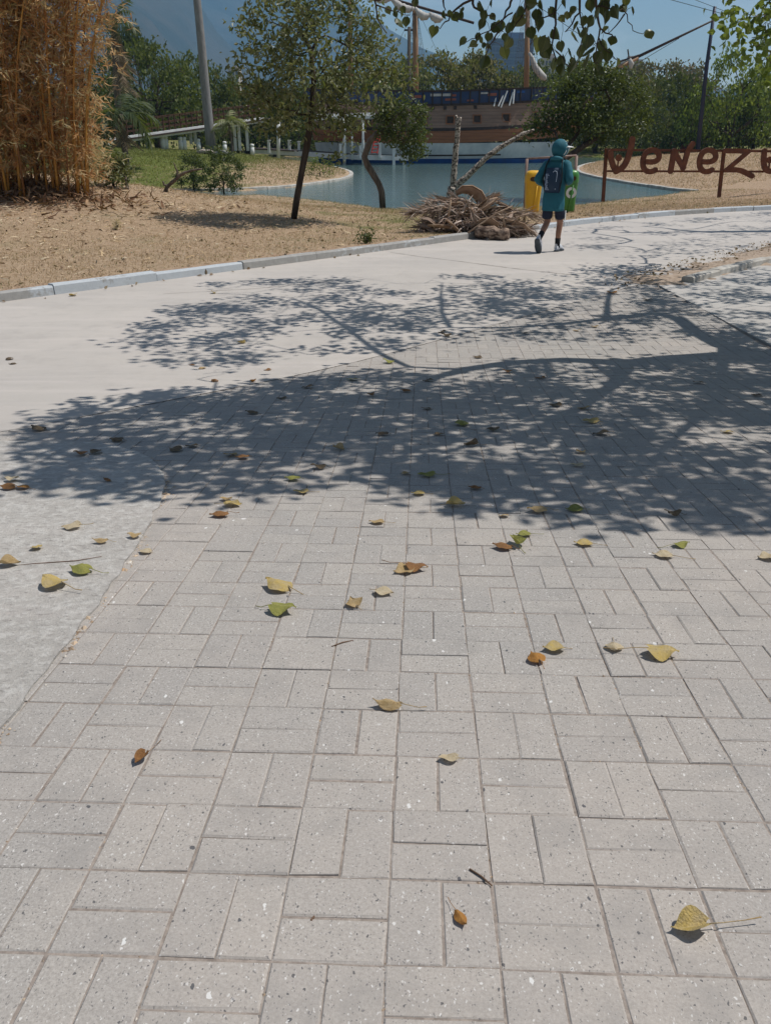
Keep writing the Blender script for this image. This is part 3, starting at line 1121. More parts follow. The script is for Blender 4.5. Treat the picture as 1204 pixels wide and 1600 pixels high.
limb(b1 - 9, [(960, 600, 3.5), (900, 640, 3.7), (820, 680, 3.9), (700, 705, 4.1), (560, 712, 4.2), (430, 728, 4.3)])
limb(4, [(1130, 620, 3.2), (1060, 680, 3.5), (1000, 740, 3.8), (930, 780, 4.0)])
for hub in ((8.2, 10.6, 4.4), (7.8, 6.4, 4.2), (8.8, 8.6, 4.6)):
    seeds.append((np.array(hub) + seeds[2]) / 2 + (0, 0, 0.3))
    par.append(2)
    seeds.append(np.array(hub))
    par.append(len(seeds) - 2)
pts = np.vstack([shadow_crown([LOWER], 560, 3.1, 5.4, (-3.2, 2.6, 6.0, 9)),
                 shadow_crown([UPPER], 300, 3.6, 5.6, (-4.5, 5.5, 7, 14)),
                 blob_points([(8.4, 8.8, 5.4, 2.4, 3.2, 1.3), (7.2, 5.2, 5.2, 2.0, 2.0, 1.1), (7.6, 12.2, 5.4, 2.2, 2.2, 1.1)], 260)])
nodes, par2 = grow(seeds, par, pts, 0.35, 0.10)
r, kids = radii(par2, 0.006, 0.34, 2.15, 1.9)
limbs('trunk', nodes, par2, r, M['bark_grey'], None).matrix_world = Matrix.Identity(4)
trunk = bpy.data.objects['trunk']
trunk.parent = shade
trunk.matrix_parent_inverse = Matrix.Translation((-6.6, -8.5, 0))
tips = nodes[kids == 0]
low = in_poly_px(shade_ground(tips), [LOWER])
allC = np.vstack([np.repeat(tips[low], 84, axis=0), np.repeat(tips[~low], 66, axis=0)])
n = len(allC)
allC = allC + rng.normal(0, 0.16, (n, 3)) * np.array([1, 1, 0.6])
# keep leaves out of what the camera looks through, and out of the sunlit lane between the two shaded areas
px, py, zc = proj(allC)
g0 = shade_ground(allC)
gx0, gy0, _ = proj(g0)
okk = ~((px < 1204 + 25) & (py > -25))
lane = [(225, 585), (330, 578), (460, 566), (560, 552), (640, 556), (600, 572), (480, 588), (300, 600), (180, 622)]
okk &= ~inside(gx0, gy0, np.array(lane))
okk &= (gy0 + rng.normal(0, 16, len(gy0)) < 832) & (gx0 + rng.normal(0, 12, len(gy0)) > 22)
allC = allC[okk]
n = len(allC)
me = leaf_cloud('crown', allC, rand_dirs(n, -0.3), rand_dirs(n, 0.7), rng.uniform(0.075, 0.125, n), rng.uniform(0.065, 0.105, n), LEAF6)
o = mobj('crown', me, M['leaf_shade'])
o['kind'] = 'stuff'
o.parent = shade
o.matrix_parent_inverse = Matrix.Translation((-6.6, -8.5, 0))
tag(shade, 'spreading shade tree whose heart-shaped leaves hang into the top of the view over the paving', 'tree')


# heart-shaped leaves that can be told apart
def heart_mesh(name, fold=0.2, curl=0.2, wave=0.0, L=1.0, W=0.92, seg=9, seed=0, tipcurl=0.0):
    """a heart leaf lying along +Y, stalk end at the origin"""
    rs = np.random.default_rng(seed)
    V, F = [], []
    cols = 4
    for i in range(seg + 1):
        t = i / seg
        if t < 0.78:
            w = math.sin(min(1, (t + 0.02) / 0.40) * math.pi / 2) ** 0.6 if t < 0.38 else math.cos((t - 0.38) / 0.52 * math.pi / 2) ** 0.9
        else:
            w = 0.34 * ((1 - t) / 0.22) ** 1.15
        w = max(w, 0.012) * W / 2
        for j in range(-cols, cols + 1):
            s = j / cols
            x = s * w
            y = t * L - (0.12 * abs(s) ** 2 * (1 - t) ** 3) * L
            z = fold * abs(x) * (1 - 0.3 * t) + curl * (t - 0.5) ** 2 * L - tipcurl * max(0, t - 0.6) ** 2 * L + wave * math.sin(t * 9 + s * 3 + seed) * 0.06 * L * abs(s)
            V.append((x, y, z + rs.normal(0, 0.004) * L))
    m = 2 * cols + 1
    for i in range(seg):
        for j in range(m - 1):
            F.append((i * m + j, i * m + j + 1, (i + 1) * m + j + 1, (i + 1) * m + j))
    return mesh_np(name, np.array(V), np.array(F), True)


def m_leaf_hang():
    m, nt = new_mat('heart_leaf_on_twig')
    oi = N(nt, 'ShaderNodeObjectInfo')
    p = opos(nt)
    c = ramp(nt, oi.outputs['Random'], [(0.0, (0.022, 0.038, 0.012)), (0.5, (0.04, 0.058, 0.018)), (0.85, (0.07, 0.085, 0.028)), (1.0, (0.16, 0.17, 0.06))])
    sx = N(nt, 'ShaderNodeSeparateXYZ', {0: p})
    rib = ramp(nt, mth(nt, 'ABSOLUTE', sx.outputs[0]), [(0.0, 1.0), (0.025, 0.0)])
    c = mixc(nt, mth(nt, 'MULTIPLY', rib, 0.5), c, (0.22, 0.24, 0.09))
    c = mixc(nt, 1.0, c, mixc(nt, noise(nt, p, 6, 4), (0.75, 0.75, 0.75), (1.25, 1.2, 1.1)), 'MULTIPLY')
    b = N(nt, 'ShaderNodeBsdfPrincipled', {'Base Color': c, 'Roughness': 0.42, 'Specular IOR Level': 0.45})
    t = N(nt, 'ShaderNodeBsdfTranslucent', {'Color': mixc(nt, 0.5, c, (0.28, 0.30, 0.03))})
    mx = N(nt, 'ShaderNodeMixShader', {0: 0.2, 1: b.outputs[0], 2: t.outputs[0]})
    N(nt, 'ShaderNodeOutputMaterial', {'Surface': mx.outputs[0]})
    return m


M['leaf_hang'] = m_leaf_hang()
hearts = []
for k in range(5):
    me = heart_mesh('leaf', 0.25 + 0.12 * k, 0.25, 0.5, seed=k + 3, tipcurl=0.3)
    me.materials.append(M['leaf_hang'])
    hearts.append(me)
Z8 = [(180, 80, 50), (248, 72, 40), (300, 80, 45), (248, 112, 40), (290, 115, 42), (258, 185, 75), (335, 170, 60), (410, 15, 50), (650, 115, 52), (700, 108, 38), (725, 145, 66), (797, 80, 45), (805, 130, 46),
      (935, 50, 66), (1040, 25, 46), (980, 118, 68), (1025, 145, 50), (985, 200, 72), (1050, 225, 88), (1105, 210, 72), (1020, 305, 62), (920, 295, 52), (950, 325, 46), (912, 390, 60), (962, 368, 38), (990, 390, 52),
      (825, 345, 62), (985, 500, 88), (572, 258, 74), (1150, 300, 54), (1125, 430, 82), (1190, 350, 72), (1180, 220, 74)]
Z4 = [(125, 20, 38), (20, 50, 42), (60, 40, 42), (105, 65, 44), (45, 120, 62), (100, 105, 52), (105, 210, 62), (150, 205, 58), (130, 240, 60), (210, 95, 30), (215, 215, 38), (185, 160, 46), (250, 75, 32), (275, 170, 42),
      (300, 150, 44), (340, 155, 46), (345, 190, 52), (310, 235, 52), (365, 245, 56), (355, 290, 56), (410, 215, 52), (405, 270, 48), (435, 255, 48), (225, 290, 56), (290, 320, 52), (275, 285, 26), (385, 320, 26),
      (415, 30, 52), (370, 100, 42), (425, 75, 44), (470, 55, 50), (520, 10, 34), (465, 190, 42), (625, 160, 42), (545, 50, 28), (320, 95, 38), (440, 150, 32), (395, 60, 38), (350, 20, 44), (300, 130, 38), (480, 290, 28),
      (90, 15, 46), (160, 60, 40), (30, 90, 44), (70, 150, 44), (240, 20, 36), (290, 60, 36), (440, 10, 44), (500, 40, 34), (260, 250, 40), (400, 330, 40), (230, 330, 48), (180, 300, 46)]
spots = [(570 + x / 5.235, y / 5.235, s / 5.235) for x, y, s in Z8] + [(804 + x / 3.01, y / 3.01, s / 3.01) for x, y, s in Z4]
TW = [[(640, -40), (600, -5), (585, 0), (588, 16), (593, 36), (604, 52)], [(588, 8), (605, 14), (622, 18), (640, 24)], [(745, -30), (736, 0), (714, 13), (703, 24), (695, 34), (687, 45)], [(690, -30), (692, 2), (696, 16)],
      [(812, -30), (797, 4), (790, 17), (784, 33), (776, 52), (770, 66)], [(800, 20), (786, 30), (765, 48), (742, 60), (728, 66)], [(778, 50), (772, 62), (762, 76), (758, 92)], [(866, -30), (867, 20), (865, 50), (868, 92), (862, 112)],
      [(866, 20), (848, 28), (835, 45), (828, 70)], [(930, -30), (932, 20), (937, 44), (932, 70), (928, 98)], [(908, -30), (905, 20), (893, 38), (882, 50)], [(930, 10), (952, 14), (971, 14), (980, 34), (988, 48), (1004, 53)],
      [(975, 22), (962, 40), (950, 52)], [(937, 44), (955, 54), (962, 62)], [(905, 20), (912, 48), (905, 80), (900, 106)], [(830, -30), (822, 10), (812, 30), (800, 48)], [(744, -20), (738, 6), (745, 14), (758, 22), (772, 25)],
      [(868, 80), (880, 92), (890, 104)], [(935, 60), (945, 78), (962, 94)]]
mb = MB()
TWD = 6.9
twigpts = []
for q, tw in enumerate(TW):
    d0 = TWD + 0.35 * math.sin(q * 1.9)
    pp = [at_y(x, y, d0 + 0.06 * i) for i, (x, y) in enumerate(tw)]
    twigpts += [(x, y, d0 + 0.06 * i) for i, (x, y) in enumerate(tw)]
    if tw[0][1] < 0:       # carry the twig up to the nearest limb
        nn = nodes[np.argmin(np.linalg.norm(nodes - pp[0], axis=1) + 3 * (r < 0.012))]
        pp = [nn, nn * 0.5 + pp[0] * 0.5 + (0, 0, 0.12)] + pp
        rr = [0.016, 0.013] + list(np.linspace(0.011, 0.003, len(tw)))
    else:
        rr = list(np.linspace(0.006, 0.0025, len(tw)))
    # finer wavering
    fine, fr = [], []
    for i in range(len(pp) - 1):
        for s in (0, 0.5):
            fine.append(pp[i] * (1 - s) + pp[i + 1] * s + (rng.normal(0, 0.008, 3) if s else 0))
            fr.append(rr[i] * (1 - s) + rr[i + 1] * s)
    fine.append(pp[-1])
    fr.append(rr[-1])
    mb.tube(fine, fr, 5)
TWP = np.array(twigpts)
stalks = MB()
for q, (x, y, s) in enumerate(spots):
    i = np.argmin(np.hypot(TWP[:, 0] - x, TWP[:, 1] - y))
    D = TWP[i, 2] + rng.normal(0, 0.10)
    size = s * (D * CP) / FOC * 1.22
    o = bpy.data.objects.new('leaf', hearts[q % 5])
    c = at_y(x, y - s * 0.5, D)
    roll = rng.normal(0, 0.45)
    Rm = Matrix.Rotation(rng.normal(0.0, 0.55), 3, 'Z') @ Matrix.Rotation(-math.pi / 2 + rng.normal(0.1, 0.35), 3, 'X') @ Matrix.Rotation(rng.normal(0, 0.6), 3, 'Y')
    Rm = Matrix.Rotation(roll, 3, 'Y') @ Rm
    o.matrix_world = Matrix.LocRotScale(Vector(c), Rm.to_quaternion(), Vector((size, size, size)))
    link(o, shade)
    o.matrix_parent_inverse = Matrix.Translation((-6.6, -8.5, 0))
    tp = at_y(TWP[i, 0], TWP[i, 1], TWP[i, 2])
    if np.linalg.norm(tp - c) < 0.22:
        stalks.tube([tp, (tp + c) / 2 + (0, 0, 0.012), c], [0.0022, 0.0018, 0.0015], 4)
    else:
        stalks.tube([c + (0.0, 0, 0.14), c + (0.01, 0, 0.07), c], [0.002, 0.0018, 0.0015], 4)
for nm, b_ in (('hanging_twig', mb), ('leaf_stalk', stalks)):
    o = b_.build(nm, M['bark_dark'], None, True)
    o.parent = shade
    o.matrix_parent_inverse = Matrix.Translation((-6.6, -8.5, 0))
    if nm == 'leaf_stalk':
        o['kind'] = 'stuff'


# ---------------- generic broadleaf tree
def tree(name, label, base, trunk, blobs, ntips, per, spread, L, W, leaf, bk, R, tip=0.006, tmpl=LEAF6, step=0.3, wob=0.12, cat='tree', group=None, forks=(), ex=2.4, extra_tips=None):
    base = np.asarray(base, float)
    o = empty(name, base)
    sd = [np.zeros(3)] + [np.asarray(p, float) - base for p in trunk]
    pr = [-1] + list(range(len(sd) - 1))
    for st, pl in forks:
        last = st
        for p in pl:
            sd.append(np.asarray(p, float) - base)
            pr.append(last)
            last = len(sd) - 1
    B = [(b[0] - base[0], b[1] - base[1], b[2] - base[2], *b[3:]) for b in blobs]
    pts = blob_points(B, ntips)
    nodes, pr2 = grow(sd, pr, pts, step, wob)
    r_, kids = radii(pr2, tip, R, ex)
    limbs('trunk', nodes, pr2, r_, bk, o)
    tips = nodes[kids == 0]
    plant_leaves('crown', tips, per, spread, L, W, leaf, o, tmpl)
    tag(o, label, cat, group)
    return o


def yb(px, py, y):
    return at_y(px, py, y)


def blob_px(px, py, y, rw, rh, rd=None):
    """ellipsoid seen at a pixel, radii in pixels, at distance y"""
    p = at_y(px, py, y)
    s = (y * CP + (CAM[2] - p[2]) * SP) / FOC
    return (p[0], p[1], p[2], rw * s, (rd or rw) * s, rh * s)


# young leaning tree in the dry grass
b0 = ground(459, 342)
ty = b0[1]
tree('young_tree', 'young leaning tree with sparse glossy crown in the dry grass', b0,
     [at_y(463, 315, ty), at_y(471, 270, ty), at_y(480, 225, ty), at_y(487, 180, ty + 0.1), at_y(490, 130, ty + 0.2), at_y(486, 80, ty + 0.2)],
     [blob_px(400, 105, ty, 38, 60), blob_px(440, 45, ty + 0.3, 62, 52), blob_px(500, 60, ty, 62, 55), blob_px(560, 40, ty, 36, 42), blob_px(590, 95, ty + 0.3, 40, 48),
      blob_px(470, 130, ty - 0.3, 75, 55), blob_px(560, 130, ty - 0.2, 62, 50), blob_px(430, 170, ty, 40, 38), blob_px(510, 185, ty + 0.3, 60, 34), blob_px(465, 5, ty, 60, 40), blob_px(620, 130, ty, 22, 40), blob_px(535, 215, ty - 0.3, 16, 40)],
     460, 35, 0.16, 0.135, 0.066, M['leaf_young'], M['bark_dark'], 0.078, 0.005, step=0.25)
# crooked little tree by the water
b0 = ground(598, 327)
ty = b0[1]
tree('crooked_tree', 'crooked small tree with one rounded leafy head at the water edge', b0,
     [at_y(596, 300, ty), at_y(592, 288, ty), at_y(574, 258, ty), at_y(569, 245, ty)],
     [blob_px(632, 195, ty, 34, 40), blob_px(640, 225, ty, 24, 26), blob_px(610, 200, ty, 22, 26), blob_px(600, 175, ty + 0.3, 20, 20)],
     170, 46, 0.14, 0.13, 0.066, M['leaf_bush'], M['bark_grey'], 0.11, 0.006, forks=[(4, [at_y(552, 218, ty), at_y(535, 200, ty), at_y(528, 192, ty)]), (4, [at_y(578, 220, ty), at_y(590, 208, ty), at_y(610, 205, ty)])], step=0.25)
# pruned stump with two bare limbs
b0 = ground(700, 321)
ty = b0[1]
o = empty('pruned_tree', b0)
mb = MB()


def pxtube(mb, pts, y, rp, n=8, base=None):
    P = [at_y(px, py, y) - (base if base is not None else 0) for px, py in pts]
    s = (y * CP) / FOC
    P2, R2_ = [], []
    for i in range(len(P) - 1):
        for q in range(3):
            t = q / 3
            P2.append(P[i] * (1 - t) + P[i + 1] * t + rng.normal(0, 0.006, 3))
            R2_.append((rp[i] * (1 - t) + rp[i + 1] * t) * s * rng.uniform(0.92, 1.1))
    P2.append(P[-1])
    R2_.append(rp[-1] * s)
    mb.tube(P2, R2_, n)


pxtube(mb, [(700, 321), (704, 305), (707, 292)], ty, [8, 7.5, 7], 9, b0)
mb.build('trunk', M['bark_pale'], o, True)
mb = MB()
pxtube(mb, [(706, 296), (709, 270), (711, 240), (714, 215), (716, 190), (718, 183)], ty, [5, 4.6, 4.4, 4.2, 3.8, 3.0], 8, b0)
pxtube(mb, [(716, 192), (713, 186), (712, 180)], ty, [2.5, 2.2, 1.6], 6, b0)
mb.build('upright_limb', M['bark_pale'], o, True)
mb = MB()
pxtube(mb, [(707, 294), (722, 282), (738, 268), (757, 248), (778, 232), (800, 219), (818, 208), (834, 203)], ty, [5.4, 5, 4.6, 4.2, 3.8, 3.2, 2.8, 1.8], 8, b0)
mb.build('slanting_limb', M['bark_pale'], o, True)
tag(o, 'leafless pruned tree with two pale bare limbs behind the frond heap', 'tree')
# rounded leaning bush over the water behind the walker
b0 = ground(850, 326)
b0 = np.array([at_y(868, 262, 36.0)[0], 36.0, WATER + 0.1])
ty = 37.0
tree('leaning_tree', 'dense round-headed tree leaning over the water behind the walker', at_z(862, 285, -0.62) * 0 + np.array([at_y(860, 290, 35)[0], 35.0, -0.75]),
     [at_y(866, 262, 35.3), at_y(876, 243, 35.8), at_y(888, 226, 36.3), at_y(905, 205, 37)],
     [blob_px(880, 165, 37, 40, 40), blob_px(930, 155, 37.3, 52, 45), blob_px(975, 165, 37.5, 40, 44), blob_px(915, 200, 37, 50, 26), blob_px(860, 190, 37, 28, 24), blob_px(975, 195, 37, 34, 24), blob_px(840, 205, 37, 22, 12), blob_px(925, 125, 37.5, 45, 20)],
     380, 62, 0.22, 0.16, 0.085, M['leaf_bush'], M['bark_dark'], 0.16, 0.008, forks=[(1, [at_y(880, 250, 35.8), at_y(905, 232, 36.4), at_y(930, 216, 37), at_y(950, 195, 37.2)]), (2, [at_y(872, 222, 36), at_y(866, 205, 36.5)])], step=0.4)

# ---------------- far trees, in a few kinds, each an individual
def far_variant(kind):
    """unit tree: crown about 2 wide, 1 tall, on the ground at the origin"""
    if kind == 'round':
        bl = [(0, 0, 0.6, 0.72, 0.72, 0.34), (0.45, 0.1, 0.5, 0.5, 0.5, 0.28), (-0.45, 0, 0.52, 0.5, 0.5, 0.27), (0.1, -0.4, 0.48, 0.55, 0.45, 0.27), (-0.1, 0.2, 0.78, 0.45, 0.45, 0.2), (0.3, -0.2, 0.72, 0.4, 0.4, 0.2), (-0.35, -0.3, 0.66, 0.4, 0.4, 0.22)]
        sp, n, lf = 0.085, 170, 80
    elif kind == 'umbrella':
        bl = [(0, 0, 0.80, 0.6, 0.6, 0.16), (0.55, 0.1, 0.70, 0.45, 0.5, 0.14), (-0.55, 0, 0.68, 0.48, 0.5, 0.14), (0.2, -0.5, 0.66, 0.5, 0.4, 0.14), (-0.3, -0.3, 0.86, 0.3, 0.3, 0.12), (0.75, -0.2, 0.52, 0.3, 0.3, 0.12), (-0.8, -0.1, 0.48, 0.25, 0.3, 0.12), (-0.2, -0.6, 0.50, 0.4, 0.3, 0.12)]
        sp, n, lf = 0.075, 200, 70
    elif kind == 'ragged':
        bl = [(0, 0, 0.55, 0.6, 0.6, 0.42), (0.4, -0.1, 0.42, 0.5, 0.5, 0.32), (-0.42, -0.1, 0.40, 0.5, 0.5, 0.30), (0.15, -0.2, 0.85, 0.3, 0.3, 0.16), (-0.3, 0.1, 0.72, 0.35, 0.35, 0.2), (0.65, 0, 0.62, 0.25, 0.3, 0.14), (-0.7, 0, 0.55, 0.25, 0.3, 0.15), (0.3, -0.5, 0.28, 0.5, 0.4, 0.2), (-0.4, -0.4, 0.24, 0.5, 0.4, 0.18)]
        sp, n, lf = 0.085, 200, 72
    else:   # tall
        bl = [(0, 0, 0.6, 0.55, 0.55, 0.4), (0.3, 0, 0.4, 0.5, 0.5, 0.25), (-0.3, -0.2, 0.45, 0.55, 0.5, 0.25), (0.1, 0, 0.88, 0.35, 0.35, 0.13), (-0.25, 0, 0.75, 0.4, 0.4, 0.17)]
        sp, n, lf = 0.09, 160, 72
    seeds_ = [np.zeros(3), np.array([0.02, 0, 0.12]), np.array([-0.01, 0.01, 0.24])]
    bl = bl + [(0.5, -0.3, 0.26, 0.45, 0.4, 0.16), (-0.5, 0.3, 0.26, 0.45, 0.4, 0.16), (-0.1, -0.6, 0.24, 0.4, 0.35, 0.14)]
    pts = blob_points(bl, n, 0.62)
    nodes, pr = grow(seeds_, [-1, 0, 1], pts, 0.16, 0.10)
    r_, kids = radii(pr, 0.004, 0.055, 2.3)
    t_ = limbs('trunk', nodes, pr, r_, M['bark_dark'], None)
    tm = t_.data
    bpy.data.objects.remove(t_)
    tips = nodes[kids == 0]
    C = np.repeat(tips, lf, axis=0) + rng.normal(0, sp, (len(tips) * lf, 3)) * np.array([1, 1, 0.55])
    nn = len(C)
    cm = leaf_cloud('crown', C, rand_dirs(nn, 0.0), rand_dirs(nn, 0.7), rng.uniform(0.030, 0.062, nn), rng.uniform(0.024, 0.046, nn), LEAF2)
    return tm, cm


VAR = {}
for kd in ('round', 'umbrella', 'ragged', 'tall'):
    for v in range(2):
        VAR[kd, v] = far_variant(kd)
CROWN_CACHE = {}


def far_tree(name, label, px, top, bottom, width, D, kind, v, leaf, group='trees beyond the lake', depth=None):
    tm, cm = VAR[kind, v]
    key = (kind, v, leaf)
    if key not in CROWN_CACHE:
        c2 = cm.copy()
        c2.materials.clear()
        c2.materials.append(M[leaf])
        CROWN_CACHE[key] = c2
    a, b = at_y(px, bottom, D), at_y(px, top, D)
    s = (D * CP) / FOC
    zb = float(gz(a[0], D)) - 0.2
    h = b[2] - zb
    o = empty(name, (a[0], D, zb), rng.random() * 6.28)
    w = width / 2 * s * 1.18
    for nm, me_ in (('trunk', tm), ('crown', CROWN_CACHE[key])):
        c = bpy.data.objects.new(nm, me_)
        c.scale = (w, depth or w, h)
        link(c, o)
        if nm == 'crown':
            c['kind'] = 'stuff'
    return tag(o, label, 'tree', group)


FT = [
    # left bank, behind the ramp
    ('broadleaf_tree', 'tallest dark broadleaf tree behind the rusty ramp railing', 245, 62, 205, 170, 92, 'ragged', 0, 'leaf_far_mid'),
    ('broadleaf_tree', 'dark green tree between the bamboo and the palm trunk behind the ramp', 165, 95, 208, 150, 88, 'ragged', 1, 'leaf_far_dark'),
    ('broadleaf_tree', 'bright rounded tree just behind the tall grey pole', 312, 88, 205, 120, 104, 'round', 0, 'leaf_far_mid'),
    ('broadleaf_tree', 'broad dull green tree between the grey pole and the young tree', 385, 118, 208, 170, 112, 'round', 1, 'leaf_far_dark'),
    ('broadleaf_tree', 'low dark tree under the ramp end near the white posts', 430, 150, 222, 150, 118, 'umbrella', 0, 'leaf_far_dark'),
    ('broadleaf_tree', 'small far tree above the big dark tree behind the palm', 215, 40, 200, 80, 125, 'umbrella', 1, 'leaf_far_dark'),
    # behind the ship
    ('umbrella_tree', 'olive tree behind the young tree crown near the ship stern', 560, 112, 215, 190, 132, 'umbrella', 0, 'leaf_far_mid'),
    ('umbrella_tree', 'wide brownish olive tree behind the ship main mast', 690, 82, 215, 180, 136, 'umbrella', 1, 'leaf_far_olive'),
    ('umbrella_tree', 'mid green tree left of the ship mast behind the deck', 628, 95, 215, 130, 130, 'round', 0, 'leaf_far_mid'),
    ('umbrella_tree', 'low brown dry tree between the two ship masts', 760, 128, 215, 110, 140, 'umbrella', 0, 'leaf_far_brown'),
    ('umbrella_tree', 'grey green tree behind the ship fore mast', 845, 90, 215, 150, 134, 'round', 1, 'leaf_far_mid'),
    ('umbrella_tree', 'dark tree behind the ship bow', 905, 100, 220, 140, 138, 'umbrella', 1, 'leaf_far_dark'),
    # right bank
    ('broadleaf_tree', 'hazy brownish tree furthest back above the sign', 1010, 98, 225, 170, 165, 'umbrella', 0, 'leaf_far_brown'),
    ('broadleaf_tree', 'olive grey tree standing over the first letters of the sign', 985, 122, 228, 120, 126, 'ragged', 1, 'leaf_far_olive'),
    ('broadleaf_tree', 'dark tree behind the middle letters of the sign', 1052, 112, 228, 120, 118, 'ragged', 0, 'leaf_far_dark'),
    ('broadleaf_tree', 'bright green tree with a short dark trunk behind the sign', 1138, 84, 232, 135, 104, 'ragged', 1, 'leaf_bright'),
    ('broadleaf_tree', 'dark green tree behind the bright green tree at the frame edge', 1205, 78, 230, 150, 112, 'ragged', 0, 'leaf_far_mid'),
    ('broadleaf_tree', 'low dark tree in the row above the second letter', 1010, 165, 229, 110, 112, 'tall', 0, 'leaf_far_dark'),
    ('broadleaf_tree', 'narrow dark tree in the row above the third letter', 1075, 150, 229, 70, 109, 'tall', 1, 'leaf_far_dark'),
    ('broadleaf_tree', 'low dark tree beyond the water behind the sign post', 930, 160, 228, 120, 122, 'tall', 1, 'leaf_far_dark'),
    ('broadleaf_tree', 'small dark tree under the bright crown above the last letters', 1175, 150, 230, 100, 108, 'tall', 0, 'leaf_far_dark'),
]
for a in FT:
    far_tree(*a)
# an unbroken belt of wood behind all of them
belt = []
for k in range(46):
    X0 = -75 + k * 3.6 + rng.normal(0, 0.8)
    Y0 = 152 + rng.normal(0, 5)
    belt.append((X0, Y0, 4.0 + rng.normal(0, 0.8), 4.6, 3.5, 3.9 + rng.normal(0, 0.9)))
pts = blob_points(belt, 52000, 0.6)
n = len(pts)
o = mobj('far_wood', leaf_cloud('far_wood', pts, rand_dirs(n), rand_dirs(n, 0.6), rng.uniform(0.5, 0.95, n), rng.uniform(0.4, 0.7, n), LEAF2), M['leaf_far_dark'])
tag(o, 'continuous dark belt of park wood behind the lake', 'wood', kind='stuff')

# ---------------- the roadside tree whose twigs enter at the upper corner and whose shade streaks the road
UP2 = [(880, 366), (960, 352), (1060, 345), (1204, 330), (1260, 335), (1260, 392), (1204, 388), (1080, 398), (1000, 405), (930, 392)]
UP3 = [(885, 338), (960, 330), (1010, 322), (1060, 318), (1204, 306), (1204, 318), (1080, 326), (1000, 336), (920, 348)]
pts = np.vstack([shadow_crown([UP2], 190, 5.4, 7.6, (2, 10, 16, 26), 30), shadow_crown([UP3], 60, 7.2, 9.0, (4, 18, 18, 34), 30)])
base = np.array([12.4, 19.6, 0.0])
sd, pr = [base, base + (-0.1, 0, 1.5), base + (-0.3, 0.1, 3.2), base + (-0.9, 0.2, 5.0), base + (-2.2, 0.2, 6.2), base + (-3.8, 0.1, 6.6)], [-1, 0, 1, 2, 3, 4]
vis = np.vstack([blob_points([(*at_y(1190, 25, 13.5), 0.35, 0.5, 0.40), (*at_y(1205, 70, 13.8), 0.35, 0.4, 0.35), (*at_y(1150, 2, 13.4), 0.35, 0.3, 0.12), (*at_y(1195, 105, 14.2), 0.35, 0.4, 0.22)], 42, 0.3)])
nodes, pr2 = grow(sd, pr, np.vstack([pts, vis]), 0.35, 0.05)
r_, kids = radii(pr2, 0.005, 0.20, 2.3, 2.4)
rt = empty('roadside_tree', base)
o = limbs('trunk', nodes - base, pr2, r_, M['bark_grey'], rt)
tips = nodes[kids == 0] - base
C = np.repeat(tips, 30, axis=0) + rng.normal(0, 0.19, (len(tips) * 30, 3))
n = len(C)
o = mobj('crown', leaf_cloud('crown', C, rand_dirs(n, -0.3), rand_dirs(n, 0.5), rng.uniform(0.09, 0.14, n), rng.uniform(0.07, 0.11, n), LEAF6), M['leaf_bright'], rt)
o['kind'] = 'stuff'
tag(rt, 'leafy roadside tree whose light green twigs hang in at the upper corner', 'tree')

# ================================================================== far backdrop: mountain, city
def fbm(x, y, oct=6, seed=0):
    rs = np.random.default_rng(seed)
    v = np.zeros_like(x)
    a, f = 1.0, 1.0
    for k in range(oct):
        th, ph = rs.random(2) * 6.28
        u = (x * math.cos(th) - y * math.sin(th)) * f
        w = (x * math.sin(th) + y * math.cos(th)) * f
        v += a * (1 - np.abs(np.sin(u + 1.3 * np.sin(w * 0.7 + ph)) * np.cos(w * 0.9 + ph)) * 2)
        a *= 0.52
        f *= 1.93
    return v


def m_mountain():
    m, nt = new_mat('mountain_scrub')
    p = wpos(nt)
    n1, n2 = noise(nt, p, 0.005, 6, 0.6), noise(nt, p, 0.04, 6, 0.65)
    c = mixc(nt, ramp(nt, n1, [(0.40, 0.0), (0.62, 1.0)]), (0.022, 0.027, 0.015), (0.060, 0.050, 0.032))
    c = mixc(nt, mth(nt, 'MULTIPLY', n2, 0.6), c, (0.025, 0.024, 0.016))
    finish(nt, c, 0.95, n2, 6.0, 0.8, 0.05)
    return m


M['mountain'] = m_mountain()


def ridge(name, profile, Y0, depth, seed, rough, label_=None):
    """a ridge whose skyline follows (pixel x, pixel y) pairs at distance Y0"""
    xs = np.linspace(-160, 1400, 220)
    pr = np.array(profile, float)
    top = np.interp(xs, pr[:, 0], pr[:, 1])
    rows = 70
    V = np.zeros((rows, len(xs), 3))
    for i in range(rows):
        t = i / (rows - 1)                      # 0 at the foot in front, 1 at the crest, then falls behind
        Y = Y0 - depth * (1 - t) if t < 0.86 else Y0 - depth * 0.14 + (t - 0.86) * depth * 1.5
        for k in range(len(xs)):
            pass
        P = np.array([at_y(x, y, Y0) for x, y in zip(xs, top)])
        hgt = np.maximum(P[:, 2] - 5, 2)
        s = min(t / 0.86, 1.0) ** 1.25
        if t > 0.86:
            s = 1 - (t - 0.86) / 0.14 * 0.9
        X_ = P[:, 0]
        nse = fbm(X_ / (rough * 2.2) + i * 0.05, np.full_like(X_, Y / (rough * 2.2)), 6, seed)
        amp = hgt * 0.13 * math.sin(math.pi * min(t / 0.86, 1.0)) if t < 0.86 else 0
        V[i] = np.stack([X_, np.full_like(X_, Y), hgt * s + nse * amp * 0.8 - (4 if t == 0 else 0)], -1)
    idx = np.arange(rows * len(xs)).reshape(rows, -1)
    F = np.stack([idx[:-1, :-1], idx[:-1, 1:], idx[1:, 1:], idx[1:, :-1]], -1).reshape(-1, 4)
    o = mobj(name, mesh_np(name, V.reshape(-1, 3), F, True), M['mountain'])
    return tag(o, kind='structure')


